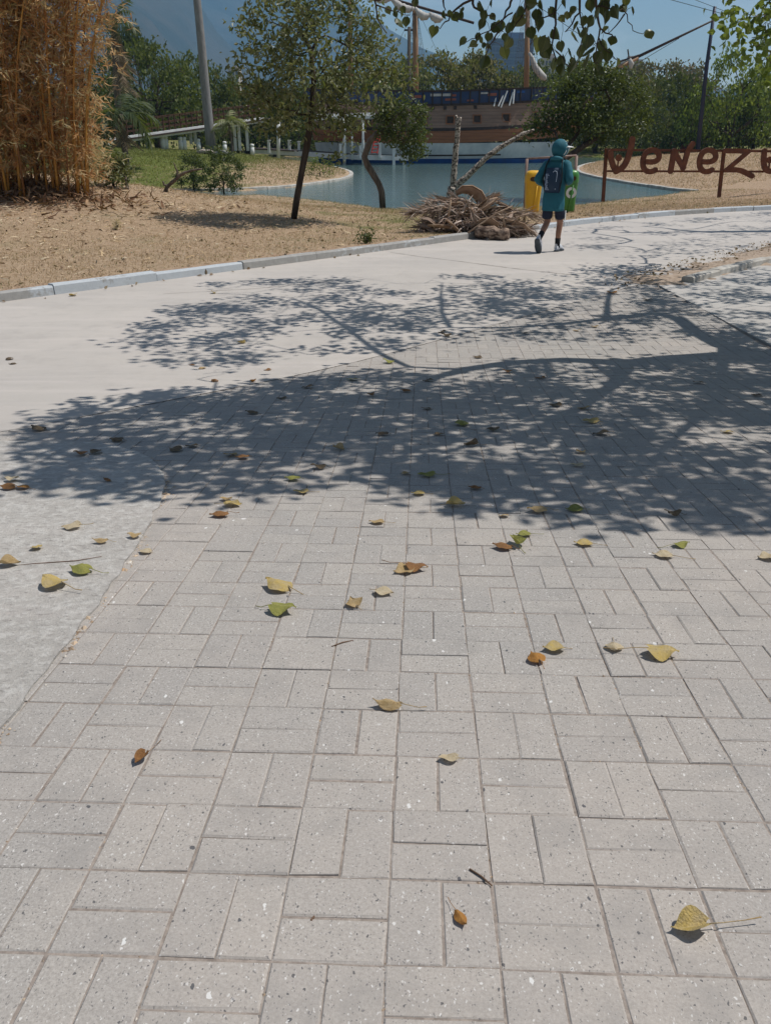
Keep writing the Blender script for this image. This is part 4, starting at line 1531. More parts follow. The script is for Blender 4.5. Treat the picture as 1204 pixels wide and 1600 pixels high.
ridge('mountain', [(-160, -60), (0, -60), (120, -60), (200, -58), (280, -40), (330, 10), (360, 60), (400, 100), (440, 118), (520, 128), (1400, 150)], 3400, 1800, 3, 290)
ridge('mountain', [(-160, -62), (100, -62), (250, -62), (350, -62), (430, -50), (500, -20), (560, 10), (610, 50), (660, 78), (710, 96), (760, 118), (840, 132), (1000, 140), (1400, 150)], 4500, 950, 9, 380)


def facade(root, w, d, h, floors, bays, wall, glass, band=0.35, win=0.7, rows_inset=0.15):
    """a block with real window openings as inset panes: wall, floor bands, window columns"""
    mb = MB()
    mb.box((0, 0, h / 2), (w, d, h))
    mb.build('wall', wall, root)
    fh = h / floors
    bw = w / bays
    base = MB()
    base.box((0, 0, fh * 0.5), (bw * win, rows_inset, fh * (1 - band)))
    me0 = None
    for f in range(floors):
        for b in range(bays):
            if me0 is None:
                o = base.build('window', glass, root)
                me0 = o.data
            else:
                o = bpy.data.objects.new('window', me0)
                link(o, root)
            o.location = (-w / 2 + (b + 0.5) * bw, -d / 2, f * fh)


M['glass_tower'] = plain('blue_tower_glass', (0.045, 0.085, 0.17), (0.075, 0.125, 0.22), 0.2, 0.25, 0, 0.6)
M['tower_frame'] = plain('tower_frame', (0.12, 0.17, 0.26), (0.15, 0.20, 0.29), 0.3, 0.6)
M['apt_wall'] = plain('apartment_wall', (0.36, 0.31, 0.275), (0.44, 0.40, 0.36), 0.2, 0.9)
M['apt_pink'] = plain('apartment_wall_pinkish', (0.40, 0.30, 0.25), (0.45, 0.36, 0.31), 0.2, 0.9)
M['apt_win'] = plain('apartment_window', (0.06, 0.065, 0.07), (0.10, 0.10, 0.10), 0.4, 0.3)


def building(name, label, x0, x1, top, D, floors, bays, wall, glass, depth=14, band=0.35, win=0.7, roof=None):
    a, b = at_y(x0, top, D), at_y(x1, top, D)
    w = b[0] - a[0]
    o = empty(name, ((a[0] + b[0]) / 2, D + depth / 2, 0.5))
    h = a[2] - 0.5
    facade(o, w, depth, h, floors, bays, wall, glass, band, win)
    mb = MB()
    mb.box((0, 0, h + 0.4), (w * 1.01, depth * 1.01, 0.8))
    if roof:
        mb.box((w * 0.1, 0, h + roof / 2), (w * 0.4, depth * 0.5, roof))
    mb.build('roof', wall, o)
    return tag(o, label, 'building')


building('office_tower', 'tall blue glass office tower between the ship masts', 767, 834, 62, 620, 16, 9, M['tower_frame'], M['glass_tower'], 34, 0.30, 0.92, 5)
building('apartment_block', 'pinkish apartment block far behind the ship beside the blue tower', 736, 756, 105, 500, 9, 4, M['apt_pink'], M['apt_win'], 14, 0.45, 0.6, 2)
building('apartment_block', 'pale narrow apartment block furthest from the blue tower', 722, 737, 108, 540, 9, 3, M['apt_wall'], M['apt_win'], 14, 0.45, 0.6)
building('apartment_block', 'low grey blue block at the foot of the blue tower', 757, 786, 110, 480, 6, 5, M['tower_frame'], M['apt_win'], 14, 0.4, 0.8, 2)
building('apartment_block', 'pale city block right of the fore mast above the trees', 846, 872, 92, 560, 10, 5, M['apt_wall'], M['apt_win'], 14, 0.45, 0.6, 3)
building('apartment_block', 'small pale block peeping over the trees below the bowsprit', 972, 1004, 95, 600, 9, 6, M['apt_wall'], M['apt_win'], 14, 0.45, 0.6, 3)
building('apartment_block', 'white city block low under the mountain left of the young tree', 356, 372, 108, 620, 9, 3, M['apt_wall'], M['apt_win'], 14, 0.45, 0.6, 2)

# ================================================================== the ship
SHIPY = 95.0
SS = (SHIPY * CP) / FOC * 1.0


def sx(px):
    return at_y(px, 200, SHIPY)[0]


def sz(py):
    return at_y(700, py, SHIPY)[2]


def m_planks(name, a, b, dark, rows):
    m, nt = new_mat(name)
    p = opos(nt)
    n = noise(nt, scaled(nt, p, (0.25, 1, 3)), 2.2, 6, 0.6)
    sp_ = N(nt, 'ShaderNodeSeparateXYZ', {0: p})
    st = mth(nt, 'FRACT', mth(nt, 'MULTIPLY', sp_.outputs[2], rows))
    line = ramp(nt, st, [(0.0, 1.0), (0.10, 0.0), (0.92, 0.0), (1.0, 1.0)])
    c = mixc(nt, ramp(nt, n, [(0.3, 0.0), (0.7, 1.0)]), a, b)
    c = mixc(nt, mth(nt, 'MULTIPLY', line, 0.55), c, dark)
    finish(nt, c, 0.75, mth(nt, 'SUBTRACT', n, line), 0.02, 0.5, 0.25)
    return m


M['hull_up'] = m_planks('hull_weathered_planks', (0.29, 0.195, 0.145), (0.19, 0.125, 0.092), (0.07, 0.045, 0.035), 3.2)
M['hull_low'] = m_planks('hull_red_brown_planks', (0.33, 0.14, 0.07), (0.23, 0.10, 0.05), (0.07, 0.03, 0.02), 3.2)
M['hull_white'] = plain('hull_white_paint', (0.60, 0.62, 0.62), (0.42, 0.45, 0.47), 0.8, 0.6)
M['hull_blue'] = plain('hull_blue_paint', (0.02, 0.09, 0.30), (0.03, 0.07, 0.20), 1.2, 0.55)
M['dark_wood'] = plain('dark_tarred_wood', (0.035, 0.024, 0.02), (0.055, 0.035, 0.028), 3, 0.7)
M['spar'] = plain('spar_wood', (0.33, 0.20, 0.11), (0.24, 0.14, 0.08), 3, 0.6, stretch=(1, 1, 0.2))
M['sail'] = plain('furled_canvas', (0.52, 0.50, 0.47), (0.36, 0.35, 0.34), 3, 0.9)
M['rope'] = plain('tarred_rope', (0.05, 0.045, 0.04), (0.09, 0.08, 0.07), 5, 0.9)
M['rail_blue'] = plain('rail_blue_tarpaulin', (0.022, 0.045, 0.12), (0.045, 0.06, 0.11), 1.6, 0.65)
M['rail_red'] = plain('rail_faded_red', (0.30, 0.09, 0.06), (0.22, 0.08, 0.05), 1.5, 0.7)
M['white_wood'] = plain('white_painted_wood', (0.70, 0.71, 0.70), (0.55, 0.56, 0.55), 2, 0.6)

ship = empty('sailing_ship', (0, SHIPY, WATER))
X_ST, X_BOW = sx(500), sx(884)
HB = 3.9


def hull_pt(t, z, sgn):
    """t along the length 0 stern .. 1 bow, z above the water"""
    zs = z / 6.0
    full = (1 - max(0, (t - 0.55) / 0.45) ** 2.3) * (0.72 + 0.28 * min(1, t / 0.25))
    b = HB * full * (0.80 + 0.32 * math.sin(min(1, max(0, (zs + 0.25) / 1.0)) * math.pi * 0.72))
    rake = 2.6 * max(0, zs) * max(0, (t - 0.6) / 0.4) ** 2
    stern = -1.2 * max(0, zs) * max(0, (0.15 - t) / 0.15)
    x = X_ST + (X_BOW - X_ST) * t + rake + stern
    return (x, sgn * b, z)


def sheer(t):
    return 0.35 * ((t - 0.42) / 0.58) ** 2 * (2.2 if t > 0.42 else 1.6)


def strake(name, z0, z1, mat, off=0.0, t0=0.0, t1=1.0, rows=3, sides=(-1, 1)):
    V, F = [], []
    n = 44
    for sgn in sides:
        b = len(V)
        for i in range(n + 1):
            t = t0 + (t1 - t0) * i / n
            for k in range(rows + 1):
                z = z0 + (z1 - z0) * k / rows + sheer(t) * min(1, max(0, z0 / 2.0))
                x, y, zz = hull_pt(t, z, sgn)
                V.append((x, y + sgn * off, zz))
        m_ = rows + 1
        for i in range(n):
            for k in range(rows):
                f = (b + i * m_ + k, b + (i + 1) * m_ + k, b + (i + 1) * m_ + k + 1, b + i * m_ + k + 1)
                F.append(f if sgn < 0 else f[::-1])
    return mobj(name, mesh_np(name, np.array(V), np.array(F), True), mat, ship)


strake('bottom_paint', -0.9, 0.42, M['hull_blue'])
strake('white_band', 0.42, 1.86, M['hull_white'])
strake('lower_planking', 1.86, 3.18, M['hull_low'])
strake('upper_planking', 3.18, 5.25, M['hull_up'])
strake('wale', 2.95, 3.22, M['dark_wood'], 0.06, rows=1)
strake('boot_stripe', 0.66, 0.80, M['dark_wood'], 0.03, 0.0, 0.72, rows=1)
strake('bulwark', 5.35, 6.45, M['rail_blue'], -0.02)
strake('cap_rail', 6.42, 6.58, M['dark_wood'], 0.05, rows=1)
strake('channel_rail', 5.20, 5.40, M['dark_wood'], 0.10, rows=1)
V, F = [], []
n = 40
for i in range(n + 1):
    t = i / n
    for sgn in (-1, 1):
        x, y, z = hull_pt(t, 5.3 + sheer(t), sgn)
        V.append((x, y * 0.98, z))
for i in range(n):
    F.append((2 * i, 2 * i + 2, 2 * i + 3, 2 * i + 1))
mobj('deck', mesh_np('deck', np.array(V), np.array(F)), M['spar'], ship)


def hull_x_to_t(x):
    return (x - X_ST) / (X_BOW - X_ST)


for k, pxx in enumerate((578, 618, 658, 698, 738, 779, 818)):
    t = hull_x_to_t(sx(pxx))
    z = 3.95 + sheer(t)
    x, y, zz = hull_pt(t, z, -1)
    mb = MB()
    mb.box((x, y + 0.02, zz), (0.62, 0.16, 0.62))
    g_ = mb.build('gunport', M['dark_wood'], ship)
    mb = MB()
    for dx, dz, w_, h_ in ((0, 0.36, 0.86, 0.1), (0, -0.36, 0.86, 0.1), (-0.38, 0, 0.1, 0.62), (0.38, 0, 0.1, 0.62)):
        mb.box((x + dx, y - 0.06, zz + dz), (w_, 0.12, h_))
    mb.build('port_frame', M['hull_low'], g_)
for k, pxx in enumerate((672, 690, 705, 735)):
    t = hull_x_to_t(sx(pxx))
    x, y, zz = hull_pt(t, 5.02 + sheer(t), -1)
    mb = MB()
    mb.box((x, y + 0.0, zz), (0.28, 0.2, 0.3))
    mb.build('scupper', M['dark_wood'], ship)
# faded cloth panels and stanchions along the bulwark
for k, (p0, p1, dz0, dz1, mt) in enumerate(((668, 700, 6.05, 6.28, 'sail'), (690, 706, 5.66, 5.85, 'rail_red'), (698, 706, 6.02, 6.2, 'rail_red'), (752, 764, 5.95, 6.2, 'rail_red'), (742, 752, 6.15, 6.3, 'sail'), (722, 732, 5.55, 5.7, 'rail_red'), (790, 800, 6.1, 6.3, 'hull_blue'), (640, 655, 5.9, 6.15, 'rail_red'))):
    t0, t1 = hull_x_to_t(sx(p0)), hull_x_to_t(sx(p1))
    strake('cloth_panel', dz0, dz1, M[mt], 0.05, t0, t1, rows=1, sides=(-1,))
for k in range(26):
    t = 0.05 + 0.9 * k / 25
    x, y, z = hull_pt(t, 5.3 + sheer(t), -1)
    mb = MB()
    mb.box((x, y - 0.05, z + 0.6), (0.12, 0.10, 1.25))
    mb.build('stanchion', M['dark_wood'], ship)
for a, b in (((771, 166), (776, 146)), ((778, 166), (786, 148)), ((782, 168), (792, 142)), ((795, 165), (801, 144)), ((801, 162), (803, 140))):
    mb = MB()
    pa, pb = at_y(*a, SHIPY - HB - 0.1) - (0, SHIPY, WATER), at_y(*b, SHIPY - HB + 0.3) - (0, SHIPY, WATER)
    mb.tube([pa, pb], 0.07, 6)
    mb.build('white_strut', M['white_wood'], ship)


def mast(name, px0, py0, px1, py1, r0, r1, y=SHIPY, mat='spar', n=10):
    mb = MB()
    a, b = at_y(px0, py0, y) - (0, SHIPY, WATER), at_y(px1, py1, y) - (0, SHIPY, WATER)
    mb.tube([a, a * 0.5 + b * 0.5, b], [r0, (r0 + r1) / 2, r1], n)
    return mb.build(name, M[mat], ship, True)


def ship_rel(p):
    return p - np.array([0, SHIPY, WATER])


m1 = mast('mast', 650, 190, 648, 5, 0.30, 0.26)
mast('mast', 650, 8, 652, -120, 0.22, 0.14)
m2 = mast('mast', 821, 185, 824, -10, 0.30, 0.24)
mast('mast', 824, -6, 828, -130, 0.22, 0.14)
mast('mast', 548, 190, 546, -60, 0.30, 0.2)
# bowsprit with its jib boom
bs0, bs1 = at_y(884, 146, SHIPY), at_y(1138, 20, SHIPY)
mb = MB()
mb.tube([ship_rel(bs0), ship_rel(bs0 * 0.55 + bs1 * 0.45)], [0.26, 0.18], 8)
mb.build('bowsprit', M['spar'], ship, True)
mb = MB()
mb.tube([ship_rel(bs0 * 0.6 + bs1 * 0.4) + (0, 0, 0.12), ship_rel(bs1)], [0.15, 0.07], 8)
mb.build('jib_boom', M['dark_wood'], ship, True)
mb = MB()
p_ = at_y(985, 90, SHIPY)
mb.tube([ship_rel(at_y(980, 77, SHIPY)), ship_rel(at_y(984, 106, SHIPY))], 0.07, 6)
mb.tube([ship_rel(at_y(968, 96, SHIPY)), ship_rel(at_y(998, 86, SHIPY))], 0.08, 6)
mb.build('dolphin_striker', M['dark_wood'], ship)
mb = MB()
P = [ship_rel(at_y(x, y, SHIPY - 0.3)) for x, y in ((983, 92), (986, 100), (984, 108))]
mb.tube(P, [0.15, 0.28, 0.1], 7)
mb.build('furled_jib', M['sail'], ship, True)
# yard with its furled sail in festoons at the main mast head
mb = MB()
mb.tube([ship_rel(at_y(556, -18, SHIPY - 0.5)), ship_rel(at_y(740, 36, SHIPY - 0.5))], 0.13, 7)
mb.build('yard', M['dark_wood'], ship)
for q, (x0, y0, x1, y1, sag) in enumerate(((575, -12, 612, -2, 5), (610, -4, 648, 13, 8), (648, 12, 672, 22, 8), (670, 20, 692, 28, 5))):
    mb = MB()
    P, R = [], []
    for i in range(13):
        t = i / 12
        p = at_y(x0 + (x1 - x0) * t, y0 + (y1 - y0) * t + sag * math.sin(math.pi * t), SHIPY - 0.7)
        P.append(ship_rel(p))
        R.append(0.12 + 0.26 * math.sin(math.pi * t) * (1 + 0.2 * math.sin(i * 2.3)))
    mb.tube(P, R, 8)
    mb.build('furled_sail', M['sail'], ship, True)
mb = MB()
P, R = [], []
for i, (x, y, rr) in enumerate(((826, 82, 0.12), (831, 92, 0.22), (835, 104, 0.30), (842, 114, 0.34), (850, 122, 0.30), (852, 125, 0.1))):
    P.append(ship_rel(at_y(x, y, SHIPY - 0.6)))
    R.append(rr)
mb.tube(P, R, 8)
mb.build('furled_sail', M['sail'], ship, True)
# standing rigging: shrouds with ratlines, stays
def rope_line(mb, a, b, r=0.022, y0=None, y1=None, sag=0.0):
    pa = ship_rel(at_y(*a, y0 or SHIPY))
    pb = ship_rel(at_y(*b, y1 or SHIPY))
    P = [pa * (1 - t) + pb * t + np.array([0, 0, -sag * math.sin(math.pi * t)]) for t in np.linspace(0, 1, 6)]
    mb.tube(P, r, 4)


for mast_x, foot, top in ((649, 158, 12), (822, 152, -8)):
    for sgn, nm in ((-1, 'shroud'), (1, 'shroud')):
        for yoff in (-HB * 0.92, HB * 0.92):
            mb = MB()
            for k in range(4):
                fx = mast_x + sgn * (9 + 5.5 * k)
                rope_line(mb, (fx, foot), (mast_x + sgn * 1.5, top), 0.02, SHIPY + yoff, SHIPY)
            for j in range(1, 17):
                t = j / 18
                xa, xb = mast_x + sgn * (9 * (1 - t) + 1.5 * t), mast_x + sgn * (25.5 * (1 - t) + 1.5 * t)
                yy = foot + (top - foot) * t
                rope_line(mb, (xa, yy), (xb, yy), 0.012, SHIPY + yoff * (1 - t), SHIPY + yoff * (1 - t))
            mb.build(nm, M['rope'], ship)
mb = MB()
rope_line(mb, (824, -8), (735, 118), 0.022)
rope_line(mb, (650, 10), (700, 118), 0.02)
rope_line(mb, (650, 10), (600, 110), 0.02)
rope_line(mb, (826, 0), (960, 92), 0.03)
rope_line(mb, (827, -60), (1130, 22), 0.03)
rope_line(mb, (827, -100), (1138, 20), 0.025)
rope_line(mb, (884, 165), (1060, 60), 0.03)
rope_line(mb, (800, 158), (824, 60), 0.02)
rope_line(mb, (812, 158), (824, 50), 0.02)
rope_line(mb, (838, 152), (824, 40), 0.02)
mb.build('stay', M['rope'], ship)
tag(ship, 'wooden sailing ship with white waterline band and bare masts moored on the lake', 'ship')

# leaning dark pole standing beyond the bow
def post_obj(name, label, cat, pts, y, r0, r1, mat, n=8, group=None):
    mb = MB()
    P = [at_y(px, py, y) for px, py in pts]
    P[0][2] = min(P[0][2], float(gz(P[0][0], y)) - 0.1)
    base = P[0].copy()
    mb.tube([p - base for p in P], list(np.linspace(r0, r1, len(P))), n)
    o = mb.build(name, mat, None, True)
    o.location = base
    return tag(o, label, cat, group)


post_obj('leaning_pole', 'thin dark pole leaning against the sky over the bright green tree', 'pole', [(1090, 232), (1103, 105), (1116, 10)], 101, 0.26, 0.17, plain('dark_blue_steel', (0.02, 0.025, 0.06), (0.03, 0.03, 0.05), 2, 0.5))
post_obj('cross_pole', 'dark pole with a crossbar between the ship mast and the trees', 'pole', [(639, 165), (639, 42)], 118, 0.28, 0.2, M['rope'])
o = bpy.data.objects['cross_pole']
mb = MB()
pc = at_y(640, 47, 118) - np.array(o.location)
mb.bar((pc[0] - 0.7, pc[1], pc[2]), (pc[0] + 0.7, pc[1], pc[2]), 0.16, 0.2)
mb.build('crossbar', M['rope'], o)
# smooth tapering grey pole on the island
M['pole_grey'] = plain('grey_weathered_pole', (0.24, 0.235, 0.23), (0.165, 0.16, 0.16), 3, 0.8, 0.004, stretch=(2, 2, 0.5))
yq = ground(330, 240)[1]
sp_ = (yq * CP) / FOC
post_obj('tall_pole', 'tall smooth grey pole rising from the grassy hill and leaving the top of view', 'pole', [(331, 241), (327, 200), (321, 140), (315, 70), (308, 0), (304, -50)], yq, 8.0 * sp_, 5.0 * sp_, M['pole_grey'], 14)

# ---------------- landing stage with its roof posts
PY = 86.0
pier = empty('landing_stage', at_y(520, 250, PY) * (1, 1, 0) + np.array([0, 0, WATER]))
pb = np.array(pier.location)


def pr_(px, py, y=PY):
    return at_y(px, py, y) - pb


mb = MB()
for (x0, y0), (x1, y1), d0, d1 in (((396, 232), (470, 236), 92, 88), ((470, 236), (560, 243), 88, 86), ((560, 243), (636, 246), 86, 86)):
    a, b = pr_(x0, y0, d0), pr_(x1, y1, d1)
    mb.bar(a + (0, 1.2, 0.0), b + (0, 1.2, 0.0), 2.4, 0.10)
mb.build('deck', M['dark_wood'], pier)
for (x0, y0), (x1, y1), d0, d1 in (((396, 236), (470, 240), 92, 88), ((470, 240), (560, 246), 88, 86), ((560, 246), (638, 247), 86, 86)):
    mb = MB()
    mb.bar(pr_(x0, y0, d0 - 0.1), pr_(x1, y1, d1 - 0.1), 0.12, 0.42)
    mb.build('fascia_beam', M['white_wood'], pier)
for px_, t_, b_, w_ in ((420, 220, 239, 4), (452, 220, 240, 4), (467, 222, 241, 4), (532, 226, 247, 4), (563, 226, 247, 4.5), (593, 224, 246, 4), (615, 230, 262, 4.5), (631, 246, 265, 3.5)):
    mb = MB()
    s_ = PY * CP / FOC
    dd = PY + (3 if px_ < 480 else -0.3)
    mb.box((pr_(px_, (t_ + b_) / 2, dd)), (w_ * s_, w_ * s_, (b_ - t_) * s_))
    mb.box(pr_(px_, t_ - 0.5, dd), (w_ * s_ * 1.35, w_ * s_ * 1.35, 1.5 * s_))
    mb.build('bollard_post', M['white_wood'], pier, bevel=0.02)
for px_, t_, b_, w_ in ((435, 190, 247, 5.5), (538, 182, 258, 5), (567, 186, 258, 4), (550, 205, 250, 3)):
    mb = MB()
    s_ = PY * CP / FOC
    mb.tube([pr_(px_, b_, PY - 0.4), pr_(px_, t_, PY - 0.4)], w_ / 2 * s_, 10)
    mb.build('roof_post', M['white_wood'], pier, True)
mb = MB()
a, b = pr_(486, 186), pr_(585, 183)
mb.bar(a + (0, 2, 0), b + (0, 2, 0), 5.0, 0.22)
mb.bar(a + (0, 2, 0.25), b + (0, 2, 0.25), 3.0, 0.3)
mb.build('roof', M['white_wood'], pier)
mb = MB()
for dx in (0, 9):
    mb.tube([pr_(580 + dx, 240, PY - 0.6), pr_(588 + dx * 0.8, 203, PY)], 0.06, 6)
for k in range(7):
    t = k / 6
    mb.tube([pr_(580 + 8 * t, 238 - 32 * t, PY - 0.6 + 0.6 * t), pr_(589 + 6.2 * t, 238 - 32 * t, PY - 0.6 + 0.6 * t)], 0.05, 5)
mb.build('red_ladder', plain('red_paint', (0.50, 0.05, 0.03), (0.4, 0.05, 0.03), 3, 0.6), pier)
tag(pier, 'white landing stage with roof posts and red ladder beside the ship', 'landing stage')

# ---------------- white ramp with rusty railing climbing to the ship
RY = 80.0
rampo = empty('access_ramp', (at_y(290, 220, RY)[0], RY, float(gz(at_y(290, 220, RY)[0], RY))))
rb = np.array(rampo.location)


def rr_(px, py, y=RY):
    return at_y(px, py, y) - rb


mb = MB()
A, B = rr_(160, 222.5, 74), rr_(412, 187, 88)
mb.bar(A, B, 0.25, 0.45)
mb.build('side_beam', M['white_wood'], rampo)
mb = MB()
mb.bar(A + (0, 1.2, 0.1), B + (0, 1.2, 0.1), 2.3, 0.12)
mb.build('walkway', M['dark_wood'], rampo)
M['rust'] = plain('rusty_railing', (0.10, 0.042, 0.026), (0.06, 0.028, 0.02), 4, 0.85)
for k in range(30):
    t = k / 29
    p = A * (1 - t) + B * t
    mb = MB()
    mb.box(p + (0, 0.05, 0.75), (0.09, 0.09, 1.3))
    mb.build('baluster', M['rust'], rampo)
for dz in (0.6, 0.95, 1.4):
    for dy in (0.05, 2.3):
        mb = MB()
        mb.bar(A + (0, dy, dz), B + (0, dy, dz), 0.05, 0.06)
        mb.build('rail', M['rust'], rampo)
for px_, t_, b_ in ((228, 212, 220), (298, 203, 224), (305, 203, 224), (367, 195, 234), (374, 197, 234), (386, 192, 234)):
    mb = MB()
    tt = (px_ - 160) / 252
    y_ = 74 + 14 * tt
    s_ = y_ * CP / FOC
    mb.box(rr_(px_, (t_ + b_) / 2, y_ + 0.6), (4.2 * s_, 4.2 * s_, (b_ - t_) * s_))
    mb.build('support_post', M['white_wood'], rampo, bevel=0.03)
tag(rampo, 'white footbridge ramp with rusty railings climbing across the grassy hill', 'ramp')

BOLL = ['white bollard nearest the orange fence in the row below the ramp', 'nearer bollard of the first close pair below the ramp', 'second bollard of the first close pair below the ramp',
        'nearer bollard of the second close pair left of the grey pole', 'second bollard of the pair just left of the grey pole', 'white bollard right beside the grey pole foot', 'white bollard between the grey pole and the little palm', 'white bollard nearest the landing stage in the row']
# row of low white bollards along the path beneath the ramp
for k, (px_, py_) in enumerate(((231, 219), (254, 218), (259, 218), (282, 221), (288, 221), (310, 224), (351, 228), (394, 232))):
    y_ = 78 + 0.05 * (px_ - 230)
    p = at_y(px_, py_, y_)
    s_ = y_ * CP / FOC
    z0 = min(float(gz(p[0], y_)), p[2])
    mb = MB()
    hh = p[2] + 6 * s_ - z0
    mb.lathe((0, 0, 0), [(0.20, 0), (0.20, hh * 0.72), (0.16, hh * 0.74), (0.16, hh * 0.80), (0.20, hh * 0.82), (0.19, hh), (0.05, hh + 0.05)], 12)
    o = mb.build('bollard', M['white_wood'], None, True)
    o.location = (p[0], y_, z0)
    tag(o, BOLL[k], 'bollard', 'bollards below the ramp')

# orange timber hoarding left of the ramp with a pale canopy edge
hb = at_y(122, 222, 72)
hz = float(gz(hb[0], 72.0))
ho = empty('timber_fence', (hb[0], 72.0, hz))
M['orange_wood'] = plain('orange_stained_boards', (0.36, 0.12, 0.045), (0.25, 0.08, 0.035), 2.5, 0.75, stretch=(1, 1, 0.3))
s_ = 72 * CP / FOC
ztop, zbot = at_y(122, 202, 72)[2] - hz, at_y(122, 222.5, 72)[2] - hz
mb0 = None
for k in range(22):
    x = (78 + k * 4.0 - 122) * s_
    if mb0 is None:
        mb = MB()
        mb.box((0, 0, (ztop + zbot) / 2), (3.8 * s_, 0.06, ztop - zbot))
        o = mb.build('board', M['orange_wood'], ho)
        mb0 = o.data
    else:
        o = bpy.data.objects.new('board', mb0)
        link(o, ho)
    o.location = (x, rng.normal(0, 0.02), rng.normal(0, 0.03))
for k in range(5):
    mb = MB()
    mb.box(((78 + k * 21 - 122) * s_, 0.12, ztop / 2), (0.14, 0.14, ztop + 0.2))
    mb.build('post', M['rust'], ho)
mb = MB()
mb.box(((130 - 122) * s_, 0.6, at_y(122, 197.5, 72)[2] - hz), (64 * s_, 2.0, 0.16))
mb.build('canopy_edge', M['white_wood'], ho)
tag(ho, 'orange timber fence under a pale canopy edge behind the bamboo', 'fence')

# pale path and retaining edge on the far right bank, low red shelter among the trunks
pth = MB()
M['path'] = plain('pale_path', (0.52, 0.44, 0.36), (0.44, 0.37, 0.30), 0.6, 0.9, coords='w')
xs = np.linspace(8, 66, 40)
V, F = [], []
for i, x in enumerate(xs):
    yy = 103.5 + 1.0 * math.sin(x * 0.07)
    for dy in (0, 3.0):
        V.append((x, yy + dy, float(gz(x, yy + dy)) + 0.03))
for i in range(len(xs) - 1):
    F.append((2 * i, 2 * i + 2, 2 * i + 3, 2 * i + 1))
tag(mobj('path', mesh_np('path', np.array(V), np.array(F)), M['path']), kind='structure')
M['terracotta'] = plain('terracotta_wall', (0.34, 0.10, 0.07), (0.24, 0.075, 0.055), 0.6, 0.9)
for px_, wpx, y_, lab in ((1038, 30, 118, 'low terracotta kiosk wall among the dark trunks above the letters'), (1075, 14, 119, 'small terracotta hut wall next to the longer kiosk wall')):
    p = at_y(px_, 222, y_)
    z0 = float(gz(p[0], y_))
    s_ = y_ * CP / FOC
    o = empty('kiosk', (p[0], y_, z0))
    mb = MB()
    mb.box((0, 0, 0.9), (wpx * s_, 2.5, 1.8))
    mb.build('wall', M['terracotta'], o)
    mb = MB()
    mb.box((0, 0, 1.9), (wpx * s_ * 1.06, 3.0, 0.2))
    mb.build('roof', M['dark_wood'], o)
    for k in range(3):
        mb = MB()
        mb.box(((-0.3 + 0.3 * k) * wpx * s_, -1.27, 1.0), (wpx * s_ * 0.16, 0.06, 0.9))
        mb.build('opening', M['dark_wood'], o)
    tag(o, lab, 'kiosk')
# thin handrail along the far right shore
o = empty('shore_railing', (18, 99, float(gz(18, 99.0))))
mb = MB()
mb.bar((-0, 0, 0.75), (16, 0.6, 0.75), 0.09, 0.14)
mb.build('rail', M['rope'], o)
for k in range(6):
    mb = MB()
    mb.box((k * 3.1 + 0.1, 0.1 * k, 0.35), (0.12, 0.12, 0.8))
    mb.build('post', M['rope'], o)
tag(o, 'low dark shore railing on the far bank behind the first letter', 'railing')

# ================================================================== rusty letter sign
LB, RB = ground(940, 316), ground(1123, 309)
sdir = unit(RB[:2] - LB[:2])
sn = np.array([-sdir[1], sdir[0]])


def on_sign(px, py, off=0.0):
    """ray against the upright plane of the sign"""
    d = ray(px, py)
    c = LB[:2] - sn * off
    t = np.dot(c - CAM[:2], sn) / np.dot(d[:2], sn)
    return CAM + d * t


def zs(x, y):
    return 900 + x / 3.96, 180 + y / 3.96


M['corten'] = plain('rusted_steel_plate', (0.185, 0.07, 0.036), (0.11, 0.043, 0.026), 5, 0.8, 0.003)
sign = empty('letter_sign', LB)
SN3 = np.array([sn[0], sn[1], 0])


